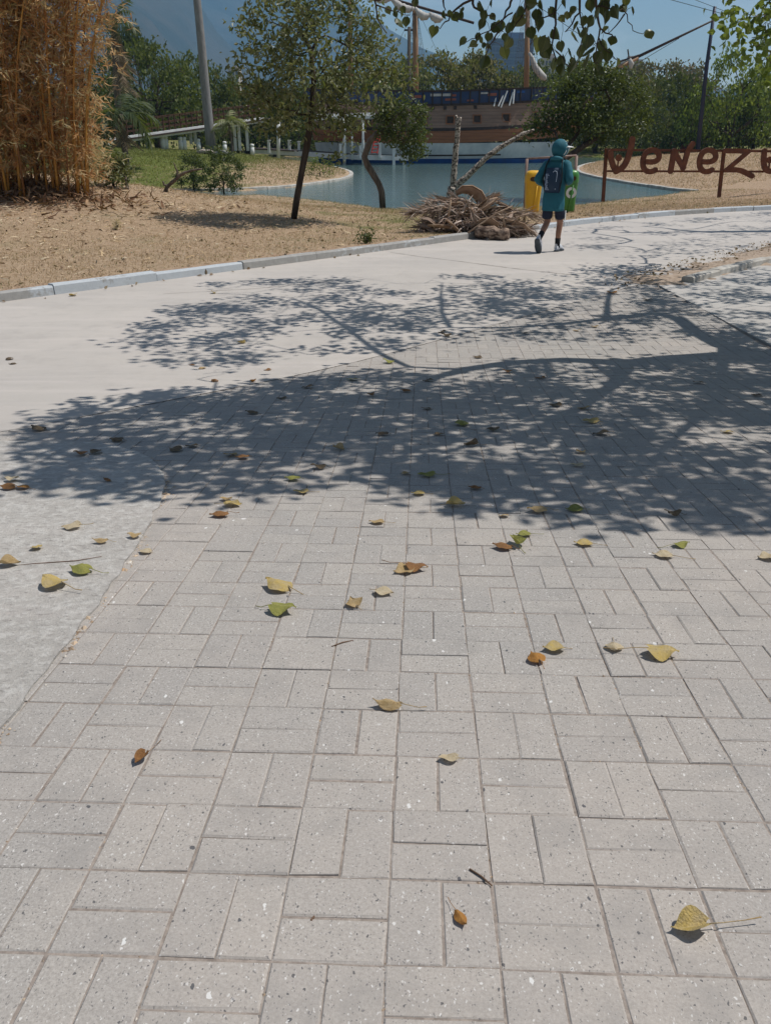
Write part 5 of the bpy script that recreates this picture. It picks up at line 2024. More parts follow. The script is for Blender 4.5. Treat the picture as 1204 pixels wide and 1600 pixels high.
def plate(name, pts, w, parent=None, thick=0.09, closed=False, off=0.0, round_end=True):
    """a flat stroke of steel plate standing in the sign plane"""
    P = [on_sign(*zs(x, y)) for x, y in pts]
    s = np.linalg.norm(on_sign(*zs(605, 300)) - on_sign(*zs(595, 300))) / 10
    hw = w / 2 * s
    U = np.array([sdir[0], sdir[1], 0])
    W = np.array([0, 0, 1.0])
    q = np.array([[np.dot(p - LB, U), p[2] - LB[2]] for p in P])
    if closed:
        q = np.vstack([q, q[:1]])
    # resample as a smooth curve
    if len(q) > 3:
        q = smooth_pl(q, 2)
    mb = MB()
    V, F = [], []
    nseg = len(q)
    left, right = [], []
    for i in range(nseg):
        t = q[min(i + 1, nseg - 1)] - q[max(i - 1, 0)]
        t = t / (np.linalg.norm(t) + 1e-9)
        n_ = np.array([-t[1], t[0]])
        left.append(q[i] + n_ * hw)
        right.append(q[i] - n_ * hw)
    ring = list(left)
    if round_end and not closed:
        t = unit(q[-1] - q[-2])
        n_ = np.array([-t[1], t[0]])
        ring += [q[-1] + (n_ * math.cos(g) + t * math.sin(g)) * hw for g in np.linspace(0.3, math.pi - 0.3, 6)]
    ring += right[::-1]
    if round_end and not closed:
        t = unit(q[0] - q[1])
        n_ = np.array([-t[1], t[0]])
        ring += [q[0] + (n_ * math.cos(g) + t * math.sin(g)) * hw for g in np.linspace(0.3, math.pi - 0.3, 6)]
    def to3(c, o_):
        return U * c[0] + W * c[1] + SN3 * o_
    o1, o2 = -off - thick, -off
    # strip quads front and back
    for i in range(nseg - 1):
        b_ = [left[i], left[i + 1], right[i + 1], right[i]]
        mb.add([to3(c, o1) for c in b_], [(0, 1, 2, 3)])
        mb.add([to3(c, o2) for c in b_], [(3, 2, 1, 0)])
    if round_end and not closed:
        m_ = len(left)
        cap1 = [q[-1] + 0 * q[-1]] + ring[m_ - 1:m_ + 7]
        cap0 = [q[0]] + ring[2 * m_ + 5:] + [ring[0]]
        for cap in (cap1, cap0):
            for i in range(1, len(cap) - 1):
                tri = [cap[0], cap[i], cap[i + 1]]
                mb.add([to3(c, o1) for c in tri], [(0, 1, 2)])
                mb.add([to3(c, o2) for c in tri], [(2, 1, 0)])
    k = len(ring)
    rng_ = range(k if not closed else 0)
    if closed:
        for side_ in (left, right):
            for i in range(nseg - 1):
                mb.add([to3(side_[i], o1), to3(side_[i + 1], o1), to3(side_[i + 1], o2), to3(side_[i], o2)], [(0, 1, 2, 3)])
    else:
        for i in range(k):
            a, b = ring[i], ring[(i + 1) % k]
            mb.add([to3(a, o1), to3(b, o1), to3(b, o2), to3(a, o2)], [(0, 1, 2, 3)])
    return mb


def letter(name, strokes, parent=sign):
    mb = MB()
    for i, (pts, w, closed) in enumerate(strokes):
        p = plate('s', pts, w, closed=closed, off=0.05 + 0.003 * i)
        mb.add(p.v, p.f)
    o = mb.build(name, M['corten'], parent)
    return o


def circ(cx, cy, r, n=14):
    return [(cx + r * math.cos(2 * math.pi * k / n), cy + r * math.sin(2 * math.pi * k / n)) for k in range(n)]


E0 = [(425, 288), (470, 290), (500, 276), (508, 250), (494, 222), (460, 213), (425, 228), (408, 262), (404, 300), (412, 332), (436, 350), (465, 348), (482, 338)]
letter('letter_v', [([(205, 232), (210, 275), (225, 320), (242, 346)], 34, False), ([(240, 346), (285, 322), (312, 270), (328, 215), (340, 150)], 36, False), ([(254, 280), (250, 318)], 6, False)])
mb = MB()
p = plate('s', circ(257, 264, 10), 20, closed=True, off=0.05)
mb.add(p.v, p.f)
mb.build('letter_bead', M['corten'], sign)
letter('letter_e', [(E0, 31, False)])
letter('letter_n', [([(597, 222), (588, 280), (576, 346)], 33, False), ([(598, 222), (628, 280), (655, 325)], 31, False), ([(652, 326), (668, 270), (684, 215), (712, 178)], 32, False)])
letter('letter_e', [([(x + 349, y) for x, y in E0], 31, False)])
letter('letter_z', [([(910, 221), (980, 221), (1056, 224)], 28, False), ([(1048, 232), (985, 285), (925, 335)], 26, False), ([(922, 338), (985, 336), (1025, 348), (1078, 376)], 30, False)])
letter('letter_u', [([(1155, 222), (1148, 290), (1160, 335), (1190, 350), (1222, 335), (1240, 290), (1246, 222)], 32, False), ([(1186, 292), (1182, 330)], 6, False)])
mb = MB()
p = plate('s', circ(1188, 276, 10), 20, closed=True, off=0.05)
mb.add(p.v, p.f)
mb.build('letter_bead', M['corten'], sign)
top = [on_sign(*zs(185, 214)), on_sign(*zs(1500, 226))]
low = [on_sign(*zs(190, 346)), on_sign(*zs(1500, 350))]
for a, b in (top, low):
    mb = MB()
    mb.bar(a - LB + SN3 * 0.02, b - LB + SN3 * 0.02, 0.06, 0.085 if a is top[0] else 0.075)
    mb.build('rail', M['corten'], sign)
for (xt, yt), (xb, yb_) in (((188, 205), (166, 545)), ((917, 212), (885, 510)), ((1640, 225), (1600, 490))):
    a, b = on_sign(*zs(xt, yt)), on_sign(*zs(xb, yb_))
    b[2] = min(b[2], float(gz(b[0], b[1])) - 0.05)
    mb = MB()
    mb.bar(b - LB + SN3 * 0.08, a - LB + SN3 * 0.08, 0.13, 0.10, up=(sn[0], sn[1], 0))
    mb.build('post', M['corten'], sign, bevel=0.008)
tag(sign, 'rust-brown steel sign of curved letters between two rails beside the road', 'sign')

# ================================================================== litter bins on their frame
def bin_obj(name, label, px, base_y, yy, mat, ring=None):
    b = at_y(px, base_y, yy)
    s = yy * CP / FOC
    o = empty(name, (b[0], yy, b[2]))
    H = 62 * s
    W_ = 13.5 * s
    D_ = W_ * 0.86
    # rounded-square body that narrows downwards, domed hood with a mouth in front
    def rsq(w, d, z, n=28, pw=3.2):
        out = []
        for k in range(n):
            g = 2 * math.pi * k / n
            c, s_ = math.cos(g), math.sin(g)
            out.append((math.copysign(abs(c) ** (2 / pw), c) * w, math.copysign(abs(s_) ** (2 / pw), s_) * d, z))
        return out
    n = 28
    prof = [(0.70, 0.02), (0.78, 0.0), (0.80, 0.05), (0.88, 0.35), (0.97, 0.66), (0.99, 0.70)]
    V, F = [], []
    for w, z in prof:
        V += rsq(W_ * w, D_ * w, H * z)
    for i in range(len(prof) - 1):
        for k in range(n):
            F.append((i * n + k, i * n + (k + 1) % n, (i + 1) * n + (k + 1) % n, (i + 1) * n + k))
    F.append(tuple(range(n - 1, -1, -1)))
    mb = MB().add(V, F)
    mb.build('body', mat, o, True)
    prof = [(1.03, 0.695), (1.04, 0.72), (1.03, 0.86), (0.97, 0.93), (0.80, 0.98), (0.45, 1.0), (0.05, 1.003)]
    V, F = [], []
    for w, z in prof:
        V += rsq(W_ * w, D_ * w, H * z)
    for i in range(len(prof) - 1):
        for k in range(n):
            F.append((i * n + k, i * n + (k + 1) % n, (i + 1) * n + (k + 1) % n, (i + 1) * n + k))
    F.append(tuple((len(prof) - 1) * n + k for k in range(n)))
    h_ = MB().add(V, F).build('hood', mat, o, True)
    # mouth: a flat face coloured dark for the shaded opening, with a lip
    V = []
    mw, mh, mz = W_ * 0.58, H * 0.058, H * 0.80
    for k in range(20):
        g = 2 * math.pi * k / 20
        V.append((math.copysign(abs(math.cos(g)) ** 0.7, math.cos(g)) * mw, -D_ * 1.045, mz + math.copysign(abs(math.sin(g)) ** 0.7, math.sin(g)) * mh))
    V2 = [(x * 0.92, y + 0.05, mz + (z - mz) * 0.85) for x, y, z in V]
    lip = [(x * 1.12, y - 0.008, mz + (z - mz) * 1.25) for x, y, z in V]
    mb = MB()
    mb.add(V, [tuple(range(20))])
    mb.build('mouth', M['bin_dark'], h_)
    mb = MB()
    mb.add(lip + V, [(k, (k + 1) % 20, 20 + (k + 1) % 20, 20 + k) for k in range(20)])
    mb.build('mouth_lip', mat, h_)
    # stay pressed into the front
    mb = MB()
    mb.tube([(-W_ * 0.05, -D_ * 0.83, H * 0.01), (W_ * 0.15, -D_ * 0.93, H * 0.30), (W_ * 0.3, -D_ * 1.0, H * 0.64)], 0.022, 8)
    mb.build('rib', mat, o, True)
    if ring:
        mb = MB()
        R0, R1, n2 = W_ * 0.62, W_ * 0.30, 24
        vs, fs = [], []
        for rr in (R0, R1):
            for k in range(n2):
                g = 2 * math.pi * k / n2
                vs.append((rr * math.cos(g) + W_ * 0.15, -D_ * 0.985 - 0.012 + 0.02 * (math.sin(g) * rr / W_ < 0), H * 0.46 + rr * math.sin(g)))
        for k in range(n2):
            fs.append((k, (k + 1) % n2, n2 + (k + 1) % n2, n2 + k))
        mb.add(vs, fs)
        mb.build('ring_emblem', M['white_wood'], o)
    mb = MB()
    z1 = float(gz(b[0], yy)) - b[2] - 0.1
    mb.tube([(0, D_ * 0.4, z1), (0, D_ * 0.4, H * 0.3)], 0.045, 10)
    mb.build('post', M['rust'], o, True)
    return tag(o, label, 'litter bin', 'litter bins by the lake')


M['bin_yellow'] = plain('yellow_fibreglass', (0.70, 0.40, 0.012), (0.62, 0.33, 0.012), 3, 0.38, 0, 0.5)
M['bin_green'] = plain('green_fibreglass', (0.055, 0.22, 0.035), (0.045, 0.18, 0.03), 3, 0.38, 0, 0.5)
M['bin_dark'] = plain('bin_mouth_dark', (0.10, 0.055, 0.02), (0.05, 0.03, 0.015), 5, 0.9)
BY = ground(832, 336)[1]
bin_obj('litter_bin', 'yellow litter bin with a rounded hood next to the walker', 830, 331, BY, M['bin_yellow'])
bin_obj('litter_bin', 'green litter bin with a white ring emblem half hidden by the walker', 885, 330, BY + 0.4, M['bin_green'], True)
fo = empty('bin_frame', at_y(860, 336, BY + 0.9))
fb = np.array(fo.location)
M['frame_steel'] = plain('dull_frame_steel', (0.30, 0.22, 0.19), (0.20, 0.13, 0.11), 6, 0.7)
mb = MB()
for (x0, y0), (x1, y1), w in (((819, 336), (823, 248), 0.07), ((895, 336), (900, 243), 0.07)):
    a, b = at_y(x0, y0, BY + 0.9) - fb, at_y(x1, y1, BY + 0.9) - fb
    a[2] -= 0.3
    mb2 = MB()
    mb2.tube([a, b], w * 0.6, 8)
    mb2.build('upright', M['frame_steel'], fo, True)
mb = MB()
mb.tube([at_y(823, 248, BY + 0.9) - fb, at_y(900, 243, BY + 0.9) - fb], 0.026, 8)
mb.build('top_bar', M['frame_steel'], fo, True)
tag(fo, 'thin steel goalpost frame standing behind the two litter bins', 'frame')

# ================================================================== bamboo, palms, shrubs, grass
M['cane'] = plain('golden_cane', (0.50, 0.27, 0.05), (0.33, 0.13, 0.025), 5, 0.45, 0, 0.4, stretch=(1, 1, 0.4))
M['cane_old'] = plain('old_brown_cane', (0.25, 0.11, 0.03), (0.14, 0.06, 0.02), 5, 0.6, stretch=(1, 1, 0.4))
M['bamboo_leaf'] = leafmat('dry_bamboo_leaf', [(0.34, 0.14, 0.05), (0.54, 0.28, 0.10), (0.66, 0.46, 0.22), (0.44, 0.19, 0.065), (0.70, 0.57, 0.34), (0.32, 0.28, 0.11), (0.60, 0.37, 0.15), (0.28, 0.12, 0.05)], 0.45, 0.6, 0.25, fresh=False)
M['bamboo_pale'] = leafmat('pale_bamboo_leaf', [(0.58, 0.46, 0.25), (0.42, 0.36, 0.16), (0.32, 0.30, 0.12), (0.70, 0.60, 0.40)], 0.45, 0.6, 0.25, fresh=False)
bc = ground(58, 303)
bam = empty('bamboo_clump', bc)
C_, D_, L_, pale = [], [], [], []
for k in range(64):
    a = rng.random() * 6.28
    rr = 1.25 * math.sqrt(rng.random())
    st = np.array([rr * math.cos(a) * 1.45 - 0.1, rr * math.sin(a) * 0.8, -0.1])
    lean = np.array([st[0] * 0.5 + rng.normal(0, 0.5) + 0.5, st[1] * 0.5 + rng.normal(0, 0.4), 0])
    H = rng.uniform(6.5, 9.5)
    P = []
    for i in range(15):
        t = i / 14
        P.append(st + lean * (0.5 * t + 1.5 * t ** 2.4) + np.array([0, 0, H * (t - 0.12 * t ** 4)]))
    rad = rng.uniform(0.014, 0.036)
    mb = MB()
    mb.tube(P, [rad * (1 - 0.75 * i / 14) for i in range(15)], 7)
    # rings at the nodes
    for i in range(1, 12):
        q = Vector(P[i])
        mb.tube([q + Vector((0, 0, -0.012)), q + Vector((0, 0, 0.012))], rad * (1 - 0.75 * i / 14) * 1.16, 7)
    mb.build('cane', M['cane'] if rng.random() < 0.6 else M['cane_old'], bam, True)
    for b in range(50):
        t = 0.06 + rng.uniform(0.0, 1.0) ** 0.9 * 0.92
        q = P[min(13, int(t * 14))] * 1.0
        f = t * 14 - int(t * 14)
        q = q * (1 - f) + P[min(14, int(t * 14) + 1)] * f
        az = rng.random() * 6.28
        ln = rng.uniform(0.35, 1.15) * (0.6 + 0.6 * t)
        out = np.array([math.cos(az), math.sin(az), rng.uniform(0.1, 0.9)])
        nl = 17
        for i in range(nl):
            s = (i + 0.5) / nl
            c = q + out * ln * s + np.array([0, 0, -0.45 * ln * s * s])
            C_.append(c + rng.normal(0, 0.04, 3))
            D_.append(out * (1, 1, 0) * rng.uniform(0.2, 1) + rng.normal(0, 0.6, 3) + np.array([0, 0, -0.25]))
            L_.append(rng.uniform(0.11, 0.27))
            pale.append((ln * s > 0.5 and rng.random() < 0.35) or t > 0.75 and rng.random() < 0.5)
C_, D_, L_, pale = np.array(C_), np.array(D_), np.array(L_), np.array(pale)
for nm, sel, mt in (('dry_foliage', ~pale, 'bamboo_leaf'), ('pale_foliage', pale, 'bamboo_pale')):
    n = sel.sum()
    o = mobj(nm, leaf_cloud(nm, C_[sel], D_[sel], rand_dirs(n), L_[sel], L_[sel] * rng.uniform(0.10, 0.17, n), STRIP), M[mt], bam)
    o['kind'] = 'stuff'
n = 2600
a = rng.random(n) * 6.28
rr = np.abs(rng.normal(0, 1.0, n))
xx, yy = bc[0] - 0.2 + rr * np.cos(a) * 1.7, bc[1] - 0.2 + rr * np.sin(a) * 0.9
zz = surf(xx, yy) + rng.random(n) * 0.35 * np.exp(-rr)
o = mobj('fallen_sheaths', leaf_cloud('fallen_sheaths', np.column_stack([xx, yy, zz]) - bc, rand_dirs(n, 0.15, 0.4), rand_dirs(n, 0.8), rng.uniform(0.12, 0.35, n), rng.uniform(0.02, 0.07, n), STRIP),
         leafmat('brown_sheath', [(0.10, 0.05, 0.03), (0.20, 0.11, 0.06), (0.34, 0.22, 0.13), (0.13, 0.07, 0.045)], 0.05, 0.8, 0.15), bam)
o['kind'] = 'stuff'
tag(bam, 'tall clump of golden bamboo with dry orange leaves on the mound', 'bamboo')
# dull green weeds and thin straw behind the bamboo
def shrub(name, label, px, py_base, w, h, leaf, ntips=60, per=22, L=0.10, W=0.05, D=None, tmpl=LEAF6, bk='bark_dark', spread=0.10):
    b = ground(px, py_base) if D is None else at_y(px, py_base, D)
    if D is not None:
        b[2] = float(gz(b[0], b[1]))
    y = b[1]
    s = y * CP / FOC
    bl = [(b[0] + dx * w * s, y + dy * w * s, b[2] + hh * h * s, rw * w * s, rw * w * s, rh * h * s) for dx, dy, hh, rw, rh in
          ((0, 0, 0.55, 0.36, 0.38), (-0.22, 0, 0.35, 0.26, 0.28), (0.24, 0.05, 0.4, 0.26, 0.3), (0.05, -0.2, 0.3, 0.3, 0.25), (-0.1, 0.1, 0.8, 0.2, 0.2), (0.15, 0, 0.75, 0.2, 0.2))]
    return tree(name, label, b, [b + np.array([0.0, 0, 0.12 * h * s]), b + np.array([0.03, 0, 0.25 * h * s])], bl, ntips, per, spread, L, W, M[leaf], M[bk], 0.04, 0.004, tmpl, 0.2, cat='shrub')


shrub('leafy_shrub', 'round dark green shrub on the mound crest nearest the tall pole', 350, 303, 74, 70, 'leaf_bush', 120, 46, 0.13, 0.06)
shrub('leafy_shrub', 'smaller dark shrub behind the forked dead branch', 303, 297, 54, 56, 'leaf_bush', 90, 42, 0.13, 0.06)
shrub('leafy_shrub', 'thin green shrub with a pale stick beside the little palm trunk', 178, 292, 70, 50, 'leaf_young', 80, 24, 0.13, 0.06)
shrub('straw_shrub', 'feathery straw-coloured weeds at the bamboo side', 128, 292, 90, 84, 'bamboo_pale', 130, 24, 0.22, 0.022, tmpl=STRIP, bk='cane_old', spread=0.16)
shrub('leafy_shrub', 'tiny green weed at the kerb below the young tree', 572, 380, 34, 22, 'leaf_bush', 26, 9, 0.07, 0.03, spread=0.05)
shrub('leafy_shrub', 'yellow green weeds at the tip of the far grass spit', 500, 276, 50, 30, 'leaf_bright', 50, 14, 0.2, 0.05, spread=0.14)
shrub('twig_tuft', 'little grey dry twig tuft on the bare lawn', 181, 359, 20, 16, 'bamboo_pale', 30, 5, 0.07, 0.012, tmpl=STRIP, bk='bark_pale', spread=0.03)
b0 = ground(259, 300)
o = empty('dead_branch', b0)
mb = MB()
yy = b0[1]
pxtube(mb, [(258, 300), (262, 291), (272, 283), (284, 272), (300, 266), (316, 264)], yy, [3.2, 3.0, 2.8, 2.4, 1.8, 1.0], 7, b0)
mb.build('limb', M['bark_grey'], o, True)
mb = MB()
pxtube(mb, [(278, 277), (276, 266), (271, 254)], yy, [2.2, 1.6, 0.8], 6, b0)
mb.build('twig', M['bark_grey'], o, True)
mb = MB()
pxtube(mb, [(262, 292), (256, 288), (255, 283)], yy, [2.2, 1.8, 1.2], 6, b0)
mb.build('twig', M['bark_grey'], o, True)
tag(o, 'forked dead branch sticking up from the mound crest', 'branch')
b0 = ground(200, 296)
o = empty('dead_branch', b0)
mb = MB()
pxtube(mb, [(200, 297), (198, 284), (196, 275)], b0[1], [2.4, 2.2, 1.6], 7, b0)
pxtube(mb, [(198, 283), (188, 274), (178, 266)], b0[1], [1.8, 1.4, 0.9], 7, b0)
mb.build('limb', M['bark_pale'], o, True)
tag(o, 'pale broken stick standing in front of the little palm', 'branch')

# ---------------- palms
M['palm_green'] = leafmat('palm_leaflet_green', [(0.025, 0.045, 0.016), (0.045, 0.065, 0.022), (0.085, 0.10, 0.04)], 0.3, 0.5, 0.3)
M['palm_pale'] = leafmat('palm_leaflet_pale', [(0.12, 0.15, 0.05), (0.30, 0.29, 0.15), (0.09, 0.12, 0.035)], 0.3, 0.5, 0.3)
M['palm_dead'] = leafmat('palm_leaflet_dead', [(0.20, 0.15, 0.10), (0.32, 0.25, 0.17), (0.13, 0.095, 0.065)], 0.1, 0.8, 0.15, fresh=False)


def frond_mesh(L, droop, nl=26, lw=0.035, ll=0.34):
    """a feather frond along +X from the origin, rachis and leaflets in one blade"""
    V, F = [], []
    R = [np.array([L * (t - 0.25 * droop * t * t), 0, L * (0.55 * t * (1 - 0.2 * droop) - droop * 0.95 * t * t)]) for t in np.linspace(0, 1, 12)]
    mb = MB()
    mb.tube(R, list(np.linspace(0.022, 0.006, 12)), 5)
    for k in range(nl):
        t = 0.12 + 0.88 * k / nl
        i = min(10, int(t * 11))
        f = t * 11 - i
        p = R[i] * (1 - f) + R[i + 1] * f
        tg = unit(R[i + 1] - R[i])
        for sg in (-1, 1):
            d = unit(tg * 0.7 + np.array([0, sg, 0]) + np.array([0, 0, -0.35]) + rng.normal(0, 0.12, 3))
            l_ = ll * L * (0.5 + math.sin(math.pi * min(1, t * 0.95)) * 0.7) * rng.uniform(0.8, 1.1)
            w_ = np.cross(d, (0, 0, 1)) * lw * L * 0.5
            tip = p + d * l_ + np.array([0, 0, -0.35 * l_])
            midp = p + d * l_ * 0.5 + np.array([0, 0, -0.05 * l_])
            mb.add([p - w_ * 0.5, p + w_ * 0.5, midp + w_, midp - w_, tip], [(0, 1, 2, 3), (3, 2, 4)])
    return mb


def palm(name, label, pts, y, r0, r1, nfr, L, leafmat_, dead=0, skirt=0, deadL=0.6):
    P = [at_y(px, py, y) for px, py in pts]
    P[0][2] = min(P[0][2], float(gz(P[0][0], y))) - 0.05
    b = P[0].copy()
    o = empty(name, b)
    mb = MB()
    Q, R = [], []
    for i in range(len(P) - 1):
        for q in range(5):
            t = q / 5
            Q.append(P[i] * (1 - t) + P[i + 1] * t - b)
            s = (i + t) / (len(P) - 1)
            R.append((r0 + (r1 - r0) * s) * (1.0 + 0.10 * (q % 2)))
    Q.append(P[-1] - b)
    R.append(r1)
    mb.tube(Q, R, 10)
    mb.build('trunk', M['bark_grey'], o, True)
    ms = [frond_mesh(L, dr) for dr in (0.5, 0.8, 1.1)]
    mo = None
    cache = []
    for m_ in ms:
        t_ = m_.build('frond', leafmat_, o)
        cache.append(t_.data)
        t_.location = P[-1] - b
        t_.rotation_euler = (0, rng.normal(0, 0.1), rng.random() * 6.28)
    for k in range(nfr - 3):
        f = bpy.data.objects.new('frond', cache[k % 3])
        f.location = P[-1] - b
        f.rotation_euler = (rng.normal(0, 0.15), rng.normal(-0.1, 0.3), k * 2.4 + rng.normal(0, 0.2))
        link(f, o)
    if dead:
        dm = frond_mesh(L * deadL, 1.6, 16, 0.05, 0.25)
        d0 = dm.build('dead_frond', M['palm_dead'], o)
        d0.location = P[-1] - b
        for k in range(dead - 1):
            f = bpy.data.objects.new('dead_frond', d0.data)
            f.location = P[-1] - b + np.array([0, 0, -0.05 - skirt * rng.random()])
            f.rotation_euler = (0, 1.05 + rng.normal(0, 0.12), k * 6.28 / dead + rng.normal(0, 0.2))
            link(f, o)
        d0.rotation_euler = (0, 1.05, 0.3)
    return tag(o, label, 'palm', 'palms on the grassy hill')


g1 = ground(199, 266)[1]
palm('small_palm', 'small palm with a skirt of dead fronds in front of the ramp', [(199, 268), (196, 240), (192, 205), (188, 178)], g1, 0.17, 0.13, 13, 2.2, M['palm_green'], 9, 0.35, 0.62)
g2 = ground(143, 258)[1]
palm('small_palm', 'thin small palm half behind the bamboo at the timber fence', [(143, 258), (141, 225), (138, 190)], g2, 0.10, 0.08, 11, 1.9, M['palm_green'], 6, 0.3, 0.55)
g3 = ground(364, 243)[1]
palm('small_palm', 'little pale palm just right of the tall grey pole', [(364, 244), (362, 222), (358, 195)], g3, 0.12, 0.09, 12, 1.7, M['palm_pale'], 4, 0.2, 0.5)
palm('tall_palm', 'tall dark palm trunk with hanging dead fronds beside the bamboo top', [(187, 222), (184, 150), (181, 95), (178, 28)], 70, 0.26, 0.22, 11, 1.9, M['palm_green'], 16, 3.6, 1.1)
o = ground(335, 243)
for k, (px_, py_, lab) in enumerate(((322, 241, 'pale cut log lying at the foot of the grey pole'), (346, 242, 'pale broken rock beside the log under the little palm'))):
    p = ground(px_, py_)
    mb = MB()
    mb.tube([(-0.7, 0, 0.12), (-0.2, 0.05, 0.2), (0.3, 0, 0.17), (0.75, -0.05, 0.1)], [0.13, 0.2, 0.17, 0.1], 8)
    oo = mb.build('cut_log' if k == 0 else 'pale_rock', M['bark_pale'] if k == 0 else M['edge'], None, True)
    oo.location = p
    oo.rotation_euler = (0, 0, 0.2 - 0.5 * k)
    tag(oo, lab, 'log' if k == 0 else 'rock')

# ---------------- grass and litter on the lawns
def scatter(n, poly_px=None, box=None, fn=None):
    out = []
    tot = 0
    while tot < n:
        q = rng.uniform([box[0], box[1]], [box[2], box[3]], (20000, 2))
        keep = fn(q[:, 0], q[:, 1])
        out.append(q[keep])
        tot += keep.sum()
    q = np.vstack(out)[:n]
    return q


def visible(x, y, m=40):
    px, py, zc = proj(np.column_stack([x, y, surf(x, y)]))
    return (zc > 0) & (px > -m) & (px < 1204 + m) & (py < 1600)


BLADE = (np.array([(-0.5, 0, 0), (0.5, 0, 0), (0.0, 1, 0.15)]), np.array([(0, 1, 2)]))


def lawn_fn(x, y):
    dk = side(x, y, KERB)
    ok = (dk > 0.22) & ~inside(x, y, LAKE) & (pdist(x, y, NEAR_SHORE) < pdist(x, y, OTHER)) & visible(x, y)
    clump = (np.sin(x * 2.3 + 1.1 * np.sin(y * 1.7)) * np.cos(y * 2.9 + np.sin(x * 1.3)) + 1) / 2
    d = np.clip(1.25 - y / 40, 0.25, 1) * (0.35 + 0.65 * clump)
    d = d * (1 - 0.75 * np.exp(-((x + 9.5) / 4.0) ** 2 - ((y - 21.5) / 3.5) ** 2))
    return ok & (rng.random(len(x)) < d)


q = scatter(120000, box=(-16, 8, 16, 42), fn=lawn_fn)
n = len(q)
gn = np.clip(0.06 + 0.5 * np.exp(-((q[:, 0] - 0.8) / 2.6) ** 2 - ((q[:, 1] - 22) / 5) ** 2) + 0.35 * sstep(pdist(q[:, 0], q[:, 1], NEAR_SHORE), 5, 1), 0, 0.7)
isg = rng.random(n) < gn
M['grass_dry'] = leafmat('dry_grass_blade', [(0.48, 0.365, 0.235), (0.60, 0.48, 0.33), (0.34, 0.24, 0.145), (0.53, 0.41, 0.265), (0.40, 0.30, 0.185)], 0.35, 0.8, 0.1, fresh=False)
M['grass_green'] = leafmat('green_grass_blade', [(0.14, 0.15, 0.042), (0.20, 0.20, 0.065), (0.10, 0.12, 0.03), (0.27, 0.23, 0.10)], 0.25, 0.7, 0.15)
P = np.column_stack([q, gz(q[:, 0], q[:, 1]) - 0.004])
for nm, sel, mt, lab in (('dry_grass', ~isg, 'grass_dry', 'short dry straw-coloured grass on the lawn behind the kerb'), ('green_grass', isg, 'grass_green', 'sparse green grass on the lawn towards the lake')):
    k = sel.sum()
    o = mobj(nm, leaf_cloud(nm, P[sel], rand_dirs(k, 0.75), rand_dirs(k), rng.uniform(0.025, 0.075, k) * (1 + 0.5 * (P[sel, 1] > 24)), rng.uniform(0.008, 0.018, k), BLADE), M[mt])
    tag(o, lab, 'grass', kind='stuff')


def bank_fn(x, y):
    do = pdist(x, y, OTHER)
    return (do > 0.4) & ~inside(x, y, LAKE) & (pdist(x, y, NEAR_SHORE) > do) & visible(x, y) & (y < 100) & (rng.random(len(x)) < np.clip(1.5 - y / 80, 0.15, 1))


q = scatter(90000, box=(-30, 38, 45, 100), fn=bank_fn)
n = len(q)
do = pdist(q[:, 0], q[:, 1], OTHER)
isg = rng.random(n) < np.where(q[:, 0] < -2, 0.40 + 0.5 * sstep(do, 4, 13) + 0.45 * sstep(q[:, 0], -6, -11), 0.06 + 0.4 * sstep(do, 14, 40))
P = np.column_stack([q, gz(q[:, 0], q[:, 1]) - 0.01])
for nm, sel, mt, lab in (('tall_dry_grass', ~isg, 'grass_dry', 'longer dry grass on the far banks of the lake'), ('hill_green_grass', isg, 'grass_green', 'green grass over the top of the far hill')):
    k = sel.sum()
    o = mobj(nm, leaf_cloud(nm, P[sel], rand_dirs(k, 0.8), rand_dirs(k), rng.uniform(0.08, 0.22, k), rng.uniform(0.025, 0.05, k), BLADE), M[mt])
    tag(o, lab, 'grass', kind='stuff')


def litter_fn(x, y):
    dk = side(x, y, KERB)
    px, py, zc = proj(np.column_stack([x, y, surf(x, y)]))
    d = np.exp(-np.maximum(px - 120, 0) / 190) * np.exp(-np.maximum(py - 325, 0) / 55) + 0.03
    return (dk > 0.2) & visible(x, y) & (pdist(x, y, NEAR_SHORE) < pdist(x, y, OTHER)) & ~inside(x, y, LAKE) & (rng.random(len(x)) < d)


q = scatter(2900, box=(-16, 9, 6, 30), fn=litter_fn)
n = len(q)
P = np.column_stack([q, gz(q[:, 0], q[:, 1]) + 0.012])
o = mobj('bamboo_litter', leaf_cloud('bamboo_litter', P, rand_dirs(n, 0.05, 0.12), rand_dirs(n, 1.6), rng.uniform(0.06, 0.24, n), rng.uniform(0.012, 0.035, n), STRIP),
         leafmat('pale_litter', [(0.58, 0.46, 0.29), (0.45, 0.31, 0.17), (0.68, 0.58, 0.41), (0.30, 0.17, 0.09)], 0.1, 0.8, 0.15, fresh=False))
tag(o, 'pale strips of fallen bamboo leaf strewn over the mound', 'leaf litter', kind='stuff')
q = scatter(1500, box=(-16, 8, 16, 33), fn=lambda x, y: (side(x, y, KERB) > -0.25) & (side(x, y, KERB) < 14) & visible(x, y) & ~inside(x, y, LAKE) & (rng.random(len(x)) < np.where(side(x, y, KERB) < 0.1, 0.9, 0.3)) & ~((side(x, y, KERB) > -0.11) & (side(x, y, KERB) < 0.11)))
n = len(q)
P = np.column_stack([q, surf(q[:, 0], q[:, 1]) + 0.014])
o = mobj('brown_litter', leaf_cloud('brown_litter', P, rand_dirs(n, 0.05, 0.2), rand_dirs(n, 1.4), rng.uniform(0.04, 0.10, n), rng.uniform(0.03, 0.07, n), LEAF6),
         leafmat('brown_leaf_litter', [(0.12, 0.075, 0.05), (0.24, 0.16, 0.10), (0.36, 0.28, 0.19), (0.09, 0.06, 0.045)], 0.1, 0.8, 0.15))
tag(o, 'small brown fallen leaves over the lawn and along the kerb', 'leaf litter', kind='stuff')
